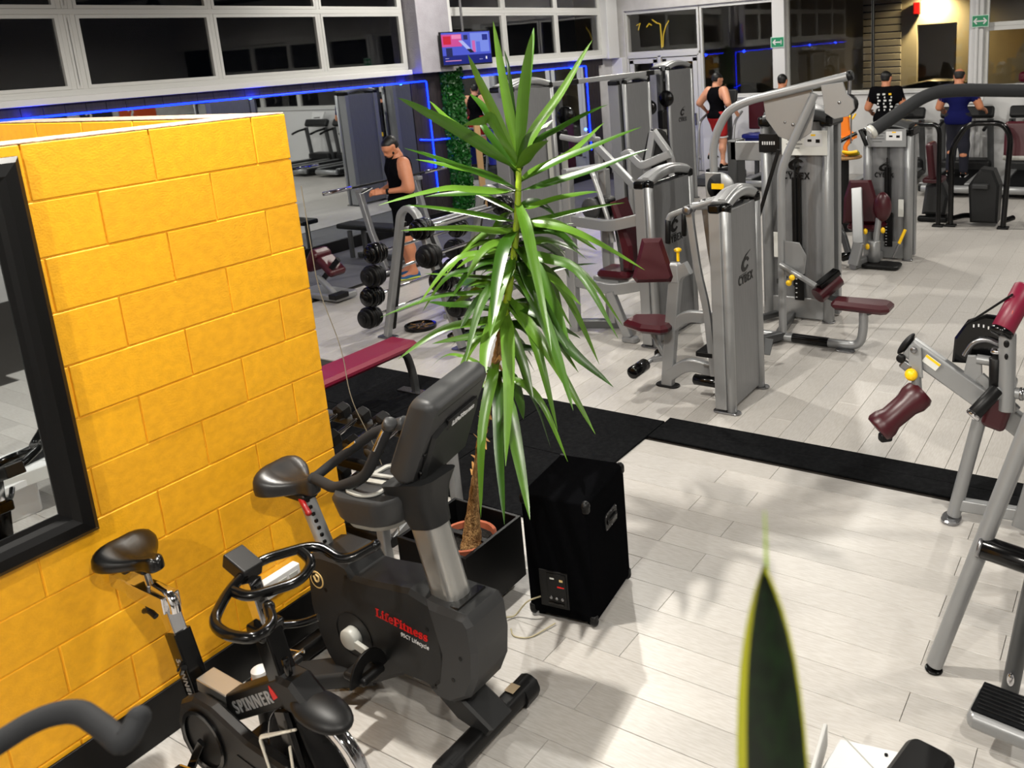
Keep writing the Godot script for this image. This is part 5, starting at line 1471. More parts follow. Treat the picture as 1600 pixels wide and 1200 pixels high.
func tower(parent: Node3D, x: Transform3D, W: float, L: float, H: float, mark := true) -> void:
	# slim weight tower: broad sides face local +x and -x, edges face +z and -z
	var bs := x.basis
	for s in [1, -1]:
		var zz: float = s * (L / 2 - 0.045)
		part("column", mb().box(x * V(-W * 0.2, (H - 0.04) / 2 + 0.015, zz), V(W * 0.6, H - 0.06, 0.09), 0.01, bs), M.silver, parent)
		part("round_column", mb().cyl(x * V(W / 2 - 0.035, 0.015, zz + s * 0.008), x * V(W / 2 - 0.035, H - 0.03, zz + s * 0.008), 0.036, 0.002, 20), M.silver, parent)
		part("cap", mb().box(x * V(-W * 0.2, H - 0.02, zz + s * 0.004), V(W * 0.62, 0.07, 0.1), 0.02, bs), M.black_gloss, parent)
		part("cap", mb().cyl(x * V(W / 2 - 0.036, H - 0.055, zz + s * 0.008), x * V(W / 2 - 0.036, H + 0.015, zz - s * 0.01), 0.041, 0.012, 18), M.black_gloss, parent)
		part("foot", mb().ext(rr(W + 0.06, 0.085, 0.04), 0.016, x * Transform3D(Basis(Vector3.RIGHT, -PI / 2), V(0.005, 0.008, s * (L / 2 - 0.03))), 0.004), M.steel, parent)
	var pn := part("side_panel", mb().box(x * V(W / 2 - 0.035, H / 2, 0), V(0.022, H - 0.08, L - 0.12), 0.004, bs), M.brushed, parent)
	part("side_panel", mb().box(x * V(-W / 2 + 0.03, H / 2, 0), V(0.022, H - 0.08, L - 0.12), 0.004, bs), M.brushed, parent)
	var ar := []
	for i in 13:
		var u := i / 12.0
		ar.append(x * V(-0.004, H - 0.02 + 0.075 * sin(PI * lerpf(0.06, 0.9, u)), lerpf(L / 2 - 0.05, -L / 2 + 0.05, u)))
	part("arched_top", mb().bar(ar, W * 0.92, 0.075, 0, bs.y, 0.35), M.silver, parent)
	var ar2 := []
	for p in ar: ar2.append(p + bs * V(W * 0.1, 0.035, 0))
	part("top_rib", mb().bar(ar2, W * 0.4, 0.03, 0, bs.y, 0.4), M.silver_light, parent)
	if mark: logo(pn, x * Transform3D(Basis(Vector3.UP, PI / 2), V(W / 2 - 0.0225, H * 0.62, -L * 0.03)), minf(L * 0.4, 0.26), M.black_paint)

func wide_tower(parent: Node3D, cx: float, z: float, W: float, D: float, H: float, placard := 0) -> void:
	# broad weight tower facing +z, in the coordinates of parent
	for s in [-1, 1]:
		part("column", mb().cyl(V(cx + s * (W / 2 - 0.05), 0.012, z - 0.055), V(cx + s * (W / 2 - 0.05), H - 0.02, z - 0.055), 0.052, 0.004, 28), M.silver, parent)
		part("column", mb().box(V(cx + s * (W / 2 - 0.055), H / 2, z - D + 0.05), V(0.09, H - 0.04, 0.08), 0.012), M.silver, parent)
		part("cap", mb().box(V(cx + s * (W / 2 - 0.05), H - 0.01, z - D / 2), V(0.12, 0.1, D + 0.015), 0.03), M.black_gloss, parent)
		var rows := []
		# bowed front cover either side of the weight slot
		for y in [0.2, H - 0.02]:
			var row := []
			for k in 9:
				var u := k / 8.0 - 0.5
				row.append(V(cx + s * (W * 0.21) + u * W * 0.36, y, z - 0.035 - 0.14 * u * u))
			rows.append(row)
		part("front_cover", mb().grid(rows, false, true), M.brushed, parent)
		part("foot", mb().ext(rr(0.12, 0.1, 0.04), 0.016, Transform3D(Basis(Vector3.RIGHT, -PI / 2), V(cx + s * (W / 2 - 0.05), 0.008, z - 0.05)), 0.004), M.steel, parent)
	part("core", mb().box(V(cx, H / 2 + 0.05, z - D / 2 - 0.02), V(W - 0.16, H - 0.12, D - 0.12), 0.01), M.silver_dark, parent)
	part("lower_cover", mb().box(V(cx, 0.12, z - 0.06), V(W - 0.16, 0.2, 0.06), 0.01), M.silver, parent)
	var rows2 := []
	for i in 11:
		var u := i / 10.0 - 0.5
		var row := []
		for q in [Vector2(0.01, -0.02), Vector2(0.012, 0.03), Vector2(-0.04, 0.075), Vector2(-D + 0.04, 0.075), Vector2(-D - 0.01, 0.03), Vector2(-D - 0.01, -0.02)]:
			row.append(V(cx + u * (W - 0.09), H + q.y + 0.05 * (1.0 - 4 * u * u), z + q.x))
		rows2.append(row)
	part("arched_top", mb().loft(rows2, 3, false), M.silver_dark, parent)
	part("weight_slot", mb().box(V(cx, H * 0.45, z - 0.043), V(W * 0.12, H * 0.55, 0.03), 0.004), M.black_paint, parent)
	part("cable", mb().cyl(V(cx, 0.45, z - 0.01), V(cx, H * 0.8, z - 0.01), 0.009), M.black_plastic, parent)
	var sc := part("weight_scale", mb().box(V(cx + 0.02, H * 0.24, z - 0.024), V(0.09, H * 0.27, 0.008), 0.002), M.black_paint, parent)
	for k in 11: part("weight_mark", mb().box(V(cx - 0.006, H * 0.12 + k * H * 0.0235, z - 0.019), V(0.016, 0.008, 0.002)), M.white_letter, sc)

func board(parent: Node3D, at: Vector3, w: float, h: float, kind: int) -> void:
	# instruction placard facing +z
	var o := part("placard", mb().box(at, V(w, h, 0.008), 0.002), M.paper if kind == 0 else M.silver_light, parent)
	for k in 4: part("print_line", mb().box(at + V(-w * 0.22, h * (0.28 - k * 0.16), 0.0045), V(w * [0.4, 0.3, 0.36, 0.24][k], 0.006, 0.001)), M.grey_plastic, o)
	part("print_mark", mb().box(at + V(w * 0.2, h * 0.12, 0.0045), V(w * 0.4, h * 0.5, 0.001)), M.white_paint, o)
	part("print_mark", mb().box(at + V(w * 0.12, h * 0.1, 0.0055), V(w * 0.09, h * 0.1, 0.001)), M.black_paint, o)
	part("print_mark", mb().box(at + V(w * 0.3, h * 0.08, 0.0055), V(w * 0.09, h * 0.14, 0.001)), M.black_paint, o)
	part("print_mark", mb().box(at + V(w * 0.2, h * 0.32, 0.0055), V(w * 0.1, h * 0.07, 0.001)), M.yellow_knob, o)

func pad(parent: Node3D, poly: Array, th: float, x: Transform3D, called := "pad", m = null) -> Node3D:
	return part(called, mb().ext(poly, th, x, minf(0.028, th * 0.35)), M.crimson if m == null else m, parent)

func build_row_machine() -> void:
	var t := thing("row_machine", "silver row machine with slim arched tower and tapered crimson chest pad, at mid floor", "gym machine", V(0.765, 0, -3.08))
	tower(t, Transform3D(Basis.IDENTITY, Vector3.ZERO), 0.152, 0.6, 1.52)
	var z := -3.1
	part("seat_post", wm(t).bar([V(0.13, 0.012, z), V(0.19, 0.5, z), V(0.25, 0.92, z), V(0.36, 0.98, z)], 0.065, 0.1, 0.08, Vector3.RIGHT), M.silver, t)
	part("foot", mb().ext(rr(0.2, 0.1, 0.045), 0.016, Transform3D(Basis(Vector3.RIGHT, -PI / 2), V(0.13, 0.008, z) - t.position), 0.004), M.black_plastic, t)
	pad(t, [Vector2(-0.19, -0.09), Vector2(0.0, -0.165), Vector2(0.17, -0.15), Vector2(0.21, -0.1), Vector2(0.21, 0.1), Vector2(0.17, 0.15), Vector2(0.0, 0.165), Vector2(-0.19, 0.09)], 0.075, Transform3D(Basis(Vector3.RIGHT, -PI / 2) , V(0.0, 0.5, z) - t.position), "seat")
	part("seat_strut", wm(t).bar([V(0.0, 0.46, z), V(0.12, 0.24, z)], 0.04, 0.04).bar([V(-0.1, 0.455, z), V(0.19, 0.47, z)], 0.05, 0.03), M.silver, t)
	var px := Transform3D(Basis(Vector3.UP, 0.42) * Basis(Vector3.RIGHT, -0.1), V(0.09, 1.035, z + 0.06) - t.position)
	pad(t, [Vector2(-0.16, -0.13), Vector2(-0.13, -0.17), Vector2(0.13, -0.17), Vector2(0.16, -0.13), Vector2(0.075, 0.165), Vector2(-0.075, 0.165)], 0.095, px, "chest_pad")
	part("pad_bracket", wm(t).bar([V(0.1, 1.0, z - 0.0), V(0.25, 0.96, z)], 0.04, 0.05).box(V(0.24, 0.93, z), V(0.1, 0.16, 0.075), 0.02), M.silver_light, t)
	part("pull_knob", wm(t).cyl(V(0.285, 1.03, z + 0.02), V(0.285, 1.1, z + 0.02), 0.012).ball(V(0.285, 1.115, z + 0.02), V(0.03, 0.018, 0.03)), M.yellow_knob, t, "yellow pull knob")
	for s in [-1, 1]:
		var zz: float = z + s * 0.13
		part("arm", wm(t).bar([V(0.45, 1.45, zz * 1.0), V(0.5, 1.0, zz), V(0.56, 0.72, zz), V(0.6, 0.2, zz * 1.0)], 0.035, 0.055, 0.1, Vector3.RIGHT), M.silver, t)
		part("handle_arm", wm(t).tube([V(0.68, 1.53, zz), V(0.45, 1.46, zz), V(0.29, 1.4, zz), V(0.275, 1.36, zz)], 0.02, 10, 0.05), M.silver, t)
		part("grip", wm(t).cyl(V(0.275, 1.37, zz), V(0.265, 1.19, zz), 0.0215, 0.004), M.black_plastic, t)
		part("pivot", wm(t).cyl(V(0.45, 1.45, zz - 0.05), V(0.45, 1.45, zz + 0.05), 0.034, 0.006), M.steel, t)
		part("foot_roller", wm(t).cyl(V(0.0, 0.2, zz - s * 0.02), V(0.0, 0.2, zz + s * 0.19), 0.05, 0.012), M.black_gloss, t)
		part("foot_roller", wm(t).cyl(V(0.43, 0.15, zz), V(0.66, 0.15, zz), 0.042, 0.01), M.black_gloss, t)
	part("roller_axle", wm(t).cyl(V(0.0, 0.2, z - 0.16), V(0.0, 0.2, z + 0.16), 0.018).bar([V(0.0, 0.2, z), V(0.16, 0.24, z)], 0.04, 0.04), M.silver, t)
	part("cross_beam", wm(t).bar([V(0.2, 0.5, z), V(0.32, 0.6, z), V(0.7, 0.61, z)], 0.06, 0.09, 0.1), M.silver, t)
	part("base_beam", wm(t).bar([V(0.16, 0.1, z), V(0.32, 0.22, z), V(0.7, 0.16, z)], 0.07, 0.1, 0.1), M.silver, t)
	part("arm_stop", wm(t).box(V(0.53, 0.36, z), V(0.14, 0.04, 0.3), 0.008).cyl(V(0.47, 0.37, z - 0.12), V(0.47, 0.45, z - 0.12), 0.02), M.black_plastic, t)
	part("top_tube", wm(t).cyl(V(0.66, 1.47, z), V(0.42, 1.45, z), 0.03), M.silver, t)

func build_chest_press() -> void:
	var t := thing("chest_press", "silver machine with railed frame and crimson backrest between the yucca and the row machine", "gym machine", V(-0.42, 0, -4.23))
	tower(t, Transform3D.IDENTITY, 0.165, 0.84, 1.48)
	for y in [1.1, 0.51]:
		part("rail", wm(t).bar([V(-0.5, y + 0.05, -3.9), V(-0.8, y - 0.02, -3.86), V(-1.36, y - 0.02, -4.02)], 0.05, 0.1, 0.1), M.silver, t)
	part("post", wm(t).bar([V(-1.35, 0.0, -4.0), V(-1.33, 1.5, -4.02)], 0.09, 0.1, 0, Vector3.RIGHT), M.silver, t)
	part("post", wm(t).bar([V(-1.2, 0.0, -4.42), V(-1.18, 1.5, -4.42)], 0.09, 0.09, 0, Vector3.RIGHT), M.silver, t)
	part("head_beam", wm(t).bar([V(-1.36, 1.52, -4.02), V(-1.18, 1.52, -4.42)], 0.09, 0.07, 0), M.silver_light, t)
	part("strut", wm(t).bar([V(-0.84, 0.47, -3.86), V(-0.7, 0.05, -3.9)], 0.06, 0.09, 0, Vector3.RIGHT), M.silver, t)
	part("foot", mb().ext(rr(0.16, 0.1, 0.04), 0.05, Transform3D(Basis(Vector3.RIGHT, -PI / 2), V(-0.68, 0.026, -3.9) - t.position), 0.01), M.silver, t)
	part("base_beam", wm(t).bar([V(-1.34, 0.07, -4.0), V(-0.78, 0.06, -4.25), V(-0.5, 0.06, -4.2)], 0.08, 0.09, 0.1), M.silver_dark, t)
	# backrest and seat seen from the side
	var bk := [Vector2(-0.16, 0.32), Vector2(-0.1, 0.34), Vector2(-0.02, 0.12), Vector2(0.045, -0.06), Vector2(0.055, -0.2), Vector2(0.03, -0.3), Vector2(-0.06, -0.3), Vector2(-0.075, -0.1)]
	pad(t, bk, 0.26, Transform3D(Basis.IDENTITY, V(-0.72, 0.94, -4.12) - t.position), "backrest")
	pad(t, rr(0.36, 0.3, 0.06), 0.08, Transform3D(Basis(Vector3.RIGHT, -PI / 2), V(-0.9, 0.58, -4.14) - t.position), "seat")
	part("seat_bracket", wm(t).box(V(-1.0, 0.5, -4.14), V(0.28, 0.1, 0.2), 0.015).bar([V(-1.0, 0.5, -4.14), V(-1.0, 0.08, -4.14)], 0.07, 0.07), M.silver, t)
	part("backrest_plate", wm(t).bar([V(-0.88, 1.22, -4.12), V(-0.82, 0.62, -4.12)], 0.12, 0.04, 0, Vector3.RIGHT), M.silver_dark, t)
	part("press_arm", wm(t).tube([V(-1.18, 1.52, -4.2), V(-1.06, 1.5, -4.05), V(-0.9, 1.12, -4.0), V(-0.86, 0.9, -4.0)], 0.024, 12, 0.06), M.silver_light, t)
	part("pivot_block", wm(t).box(V(-1.0, 1.2, -4.1), V(0.2, 0.2, 0.16), 0.04), M.black_plastic, t)
	part("cam", wm(t).cyl(V(-1.08, 1.2, -4.04), V(-1.08, 1.2, -3.98), 0.1, 0.015), M.grey_plastic, t)
	part("sticker", wm(t).box(V(-1.06, 1.22, -3.977), V(0.05, 0.012, 0.003)), M.yellow_knob, t)
	part("cable", wm(t).tube([V(-0.8, 1.3, -4.4), V(-0.7, 1.45, -4.5), V(-0.55, 1.4, -4.4)], 0.008, 6, 0.05).tube([V(-0.62, 0.5, -4.3), V(-0.55, 1.1, -4.3), V(-0.5, 1.25, -4.3)], 0.008, 6, 0.05), M.black_plastic, t)

func build_shoulder_press() -> void:
	var t := thing("shoulder_press", "silver machine with black backrest on an A-frame and bent lever arm", "gym machine", V(-1.6, 0, -6.0))
	part("backrest", mb().ext([Vector2(-0.12, -0.2), Vector2(0.12, -0.2), Vector2(0.2, -0.08), Vector2(0.1, 0.3), Vector2(0.04, 0.34), Vector2(-0.06, 0.34), Vector2(-0.1, 0.3), Vector2(-0.2, -0.08)], 0.09, Transform3D(Basis(Vector3.UP, 0.5), V(0.1, 1.36, -0.08)), 0.025), M.black_plastic, t)
	part("frame_leg", mb().bar([V(0.1, 1.68, 0.0), V(0.02, 1.3, 0.03), V(-0.05, 0.7, 0.05), V(-0.05, 0.0, 0.05)], 0.07, 0.08, 0, Vector3.RIGHT), M.silver_light, t)
	part("frame_leg", mb().bar([V(0.1, 1.68, 0.0), V(0.3, 1.42, 0.0), V(0.36, 0.7, 0.0), V(0.36, 0.0, 0.0)], 0.07, 0.08, 0.1, Vector3.RIGHT), M.silver_light, t)
	part("lever_arm", mb().bar([V(-0.24, 1.42, 0.1), V(-0.18, 1.46, 0.1), V(0.0, 1.31, 0.12), V(0.33, 1.44, 0.08)], 0.08, 0.09, 0.05), M.silver_light, t)
	part("diagonal", mb().bar([V(-0.62, 1.55, 0.1), V(-0.1, 1.08, 0.14)], 0.06, 0.09), M.silver, t)
	part("base", mb().bar([V(-0.6, 0.05, 0.05), V(0.42, 0.05, 0.05)], 0.08, 0.1), M.silver, t)
	part("upright", mb().bar([V(-0.6, 0.0, 0.05), V(-0.6, 1.58, 0.08)], 0.08, 0.08), M.silver, t)
	part("hand_tube", mb().tube([V(-0.95, 1.66, 0.3), V(-0.7, 1.62, 0.3), V(-0.5, 1.68, 0.3)], 0.035, 12, 0.08).cyl(V(-0.6, 1.6, 0.05), V(-0.6, 1.64, 0.32), 0.03), M.silver_light, t)
	part("seat", mb().ext(rr(0.36, 0.36, 0.06), 0.07, Transform3D(Basis(Vector3.RIGHT, -PI / 2), V(0.12, 0.5, 0.15)), 0.02), M.black_plastic, t)

func build_pulldown() -> void:
	var t := thing("pulldown_machine", "tall silver pulldown machine with sloping tube arch and narrow crimson bench", "gym machine", V(0.55, 0, -4.7))
	var o := t.position
	wide_tower(t, 0.5 - o.x, -5.0 - o.z, 0.68, 0.34, 1.88)
	board(t, V(0.6, 1.68, -4.985) - o, 0.42, 0.22, 0)
	part("weight_chart", wm(t).box(V(0.27, 1.68, -4.98), V(0.2, 0.17, 0.012), 0.03), M.black_paint, t)
	for k in 6: part("chart_mark", wm(t).box(V(0.21 + k * 0.022, 1.68, -4.9725), V(0.012, 0.03, 0.002)), M.white_letter, t)
	logo(t, Transform3D(Basis.IDENTITY, V(0.5, 1.38, -5.03) - o), 0.24, M.black_paint)
	# side stack left of the tower
	part("side_column", wm(t).box(V(-0.12, 0.85, -5.12), V(0.1, 1.7, 0.2), 0.015), M.silver_dark, t)
	part("side_beam", wm(t).box(V(0.02, 1.6, -5.05), V(0.32, 0.18, 0.06), 0.01), M.silver, t)
	var z := -4.4
	part("arch_tube", wm(t).tube([V(-0.02, 0.02, z), V(-0.02, 1.78, z), V(0.13, 2.03, z), V(0.32, 2.11, z), V(1.2, 2.285, z)], 0.036, 16, 0.16), M.silver_light, t)
	part("tube_end", wm(t).cyl(V(1.17, 2.279, z), V(1.21, 2.288, z), 0.041, 0.004).cyl(V(1.205, 2.287, z), V(1.214, 2.289, z), 0.028), M.black_plastic, t)
	part("stay_tube", wm(t).tube([V(0.59, 0.03, z), V(0.6, 1.5, z), V(0.65, 1.64, z), V(0.9, 2.15, z)], 0.034, 16, 0.14), M.silver_light, t)
	part("floor_tube", wm(t).tube([V(0.4, 0.05, z), V(1.12, 0.04, z), V(1.27, 0.05, z), V(1.3, 0.2, z), V(1.3, 0.36, z)], 0.038, 14, 0.13), M.silver, t)
	part("floor_sleeve", wm(t).cyl(V(0.68, 0.046, z), V(1.0, 0.043, z), 0.041), M.black_gloss, t)
	part("foot", mb().ext(rr(0.16, 0.09, 0.04), 0.016, Transform3D(Basis(Vector3.RIGHT, -PI / 2), V(1.16, 0.008, z + 0.05) - o), 0.004), M.steel, t)
	part("tower_link", wm(t).bar([V(0.55, 0.05, z), V(0.45, 0.05, -5.0)], 0.07, 0.07).bar([V(0.57, 0.55, z), V(0.5, 0.55, -5.02)], 0.05, 0.05).bar([V(0.0, 0.05, z), V(0.3, 0.05, -5.0)], 0.06, 0.06).bar([V(0.59, 0.06, z), V(0.42, 0.05, -4.15), V(0.4, 0.05, -3.7)], 0.07, 0.08), M.silver_dark, t)
	# big cable shields
	part("shield", mb().ext([Vector2(-0.22, 0.17), Vector2(0.2, 0.25), Vector2(0.23, 0.12), Vector2(0.19, -0.12), Vector2(0.06, -0.2), Vector2(-0.09, -0.15), Vector2(-0.2, 0.0)], 0.02, Transform3D(Basis.IDENTITY, V(0.66, 1.95, z - 0.05) - o), 0.004), M.silver_light, t, "pale round-cornered cable shield")
	part("shield", mb().ext([Vector2(-0.13, 0.12), Vector2(0.05, 0.14), Vector2(0.075, 0.05), Vector2(0.13, 0.0), Vector2(0.14, -0.07), Vector2(0.09, -0.13), Vector2(-0.02, -0.15), Vector2(-0.1, -0.1)], 0.02, Transform3D(Basis.IDENTITY, V(1.1, 2.1, z + 0.045) - o), 0.004), M.silver_light, t)
	part("bolt", wm(t).cyl(V(1.12, 2.08, z + 0.05), V(1.12, 2.08, z + 0.062), 0.014, 0.003).cyl(V(0.7, 1.9, z - 0.04), V(0.7, 1.9, z - 0.03), 0.014, 0.003).cyl(V(0.63, 1.92, z - 0.04), V(0.63, 1.92, z - 0.03), 0.01, 0.003), M.steel, t)
	part("pulley", wm(t).cyl(V(1.17, 2.06, z - 0.02), V(1.17, 2.06, z + 0.02), 0.085, 0.01), M.black_plastic, t)
	part("hanging_link", wm(t).cyl(V(1.19, 2.27, z), V(1.18, 2.1, z), 0.015).cyl(V(1.2, 2.0, z), V(1.195, 1.75, z), 0.006), M.steel, t)
	# round pivot of the swing arm
	part("pivot_disc", wm(t).cyl(V(0.06, 1.37, z + 0.03), V(0.06, 1.37, z + 0.06), 0.13, 0.006, 32).box(V(0.0, 1.39, z + 0.045), V(0.16, 0.22, 0.03), 0.006), M.silver_light, t)
	part("sticker", wm(t).box(V(0.04, 1.38, z + 0.062), V(0.12, 0.05, 0.003), 0.001), M.yellow_knob, t)
	part("push_rod", wm(t).bar([V(0.45, 1.65, -4.75), V(0.2, 0.9, -4.75)], 0.03, 0.03), M.black_plastic, t)
	# thigh roller on its arm
	part("roller_plate", mb().ext([Vector2(0, 0.14), Vector2(0.13, 0.13), Vector2(0.19, 0.02), Vector2(0.17, -0.14), Vector2(0.08, -0.2), Vector2(0, -0.16)], 0.016, Transform3D(Basis.IDENTITY, V(0.63, 0.78, z + 0.02) - o), 0.003), M.silver, t)
	part("roller_arm", wm(t).tube([V(0.6, 0.72, z + 0.06), V(0.92, 0.56, z + 0.08)], 0.024, 12), M.silver_light, t)
	for s in [[0.72, 0.59, 1.0], [0.69, 0.54, 0.8]]:
		part("pull_knob", wm(t).cyl(V(s[0], s[1] + 0.03, z + 0.04), V(s[0], s[1] + 0.03, z + 0.09), 0.01).ball(V(s[0], s[1] + 0.03, z + 0.1), V(0.026, 0.026, 0.02)), M.yellow_knob, t, "yellow pull knob")
	part("thigh_roller", wm(t).bar([V(0.9, 0.44, z - 0.02), V(1.02, 0.56, z - 0.2)], 0.14, 0.13, 0, Vector3.UP, 0.42), M.crimson, t, "crimson thigh roller")
	part("roller_cover", wm(t).bar([V(0.91, 0.53, z - 0.01), V(1.02, 0.63, z - 0.18)], 0.09, 0.05, 0, Vector3.UP, 0.2), M.black_gloss, t)
	# bench
	pad(t, [Vector2(-0.22, -0.1), Vector2(0.18, -0.12), Vector2(0.24, -0.08), Vector2(0.24, 0.08), Vector2(0.18, 0.12), Vector2(-0.22, 0.1), Vector2(-0.25, 0.06), Vector2(-0.25, -0.06)], 0.08, Transform3D(Basis(Vector3.RIGHT, -PI / 2), V(1.29, 0.405, z) - o), "bench_pad")
	part("bench_rail", wm(t).bar([V(0.8, 0.38, -4.75), V(1.35, 0.355, z)], 0.05, 0.06), M.silver_dark, t)
	part("foot_plate", wm(t).box(V(0.62, 0.14, -3.86), V(0.16, 0.012, 0.14), 0.003, Basis(Vector3.RIGHT, 0.9)).bar([V(0.45, 0.06, -3.85), V(0.62, 0.12, -3.85)], 0.03, 0.03), M.silver_dark, t)
	part("name_plate", wm(t).box(V(0.33, 0.73, -4.985), V(0.075, 0.24, 0.006), 0.002), M.paper, t)

func build_hip_machine() -> void:
	var t := thing("hip_machine", "silver hip machine with crimson backrest and rounded knee pad before its broad weight tower", "gym machine", V(0.55, 0, -7.4))
	var o := t.position
	wide_tower(t, 0.68 - o.x, -7.5 - o.z, 0.56, 0.32, 1.5)
	board(t, V(0.68, 1.43, -7.46) - o, 0.44, 0.2, 1)
	logo(t, Transform3D(Basis.IDENTITY, V(0.64, 1.0, -7.53) - o), 0.2, M.black_paint)
	part("name_plate", wm(t).box(V(0.85, 0.63, -7.47), V(0.06, 0.2, 0.006), 0.002), M.paper, t)
	# backrest leans away, its steel spine towards the camera
	var bx := Transform3D(Basis(Vector3.UP, 0.2) * Basis(Vector3.RIGHT, -0.12), V(0.42, 0.7, -7.35) - o)
	pad(t, [Vector2(-0.19, -0.24), Vector2(0.19, -0.24), Vector2(0.18, 0.06), Vector2(0.12, 0.26), Vector2(-0.12, 0.26), Vector2(-0.18, 0.06)], 0.09, bx, "backrest")
	part("spine", wm(t).bar([V(0.4, 0.88, -7.28), V(0.5, 0.3, -7.0)], 0.12, 0.04, 0, V(0, 0.3, 1)), M.silver, t)
	pad(t, rr(0.4, 0.36, 0.08), 0.08, Transform3D(Basis(Vector3.RIGHT, -PI / 2), V(0.48, 0.42, -7.42) - o), "seat")
	part("knee_pad", wm(t).ball(V(0.7, 0.68, -7.25), V(0.1, 0.17, 0.08)), M.crimson, t, "crimson knee pad")
	part("knee_post", wm(t).cyl(V(0.66, 0.55, -7.25), V(0.64, 0.28, -7.2), 0.035).cyl(V(0.62, 0.3, -7.2), V(0.62, 0.05, -7.2), 0.07, 0.01), M.silver, t)
	for p in [V(0.55, 0.42, -7.1), V(0.58, 0.25, -7.08), V(0.72, 0.42, -7.2)]: part("pull_knob", wm(t).ball(p, V(0.025, 0.035, 0.025)), M.yellow_knob, t, "yellow pull knob")
	part("lever", wm(t).cyl(V(0.82, 0.1, -7.25), V(0.92, 0.36, -7.3), 0.012), M.steel, t)
	part("lever_grip", wm(t).cyl(V(0.88, 0.26, -7.28), V(0.94, 0.42, -7.31), 0.018), M.yellow_knob, t, "yellow lever grip")
	part("base_plate", wm(t).ext(rr(0.42, 0.26, 0.06), 0.04, Transform3D(Basis(Vector3.RIGHT, -PI / 2), V(0.72, 0.03, -7.15)), 0.01), M.black_plastic, t)
	part("base_beam", wm(t).bar([V(0.45, 0.06, -6.95), V(0.6, 0.06, -7.5)], 0.09, 0.1).bar([V(0.5, 0.3, -7.02), V(0.46, 0.06, -6.95)], 0.1, 0.12, 0, Vector3.RIGHT), M.silver, t)
	part("cam_disc", mb().ext(circ(0.2), 0.03, Transform3D(Basis(Vector3.UP, 0.9), V(0.12, 0.34, -7.15) - o), 0.006), M.silver, t)
	part("cam_hub", wm(t).cyl(V(0.13, 0.36, -7.16), V(0.2, 0.36, -7.1), 0.09, 0.01), M.black_plastic, t)
	part("cam_arm", wm(t).bar([V(0.1, 0.5, -7.05), V(0.32, 0.42, -7.0), V(0.4, 0.2, -6.95)], 0.05, 0.07, 0.06), M.silver_dark, t)
	part("rollers", wm(t).cyl(V(0.3, 0.12, -7.0), V(0.5, 0.18, -7.1), 0.05, 0.01), M.black_gloss, t)
	part("hook", wm(t).bar([V(0.1, 0.16, -7.0), V(0.02, 0.02, -6.98)], 0.02, 0.04), M.black_plastic, t)
	# grips high on the left of the tower
	part("high_handle", wm(t).tube([V(0.38, 1.5, -7.35), V(0.1, 1.36, -7.3), V(0.0, 1.28, -7.3), V(-0.03, 1.1, -7.3)], 0.022, 10, 0.07), M.black_gloss, t)
	part("high_handle", wm(t).cyl(V(0.42, 1.54, -7.34), V(0.5, 1.36, -7.32), 0.024, 0.004), M.black_plastic, t)

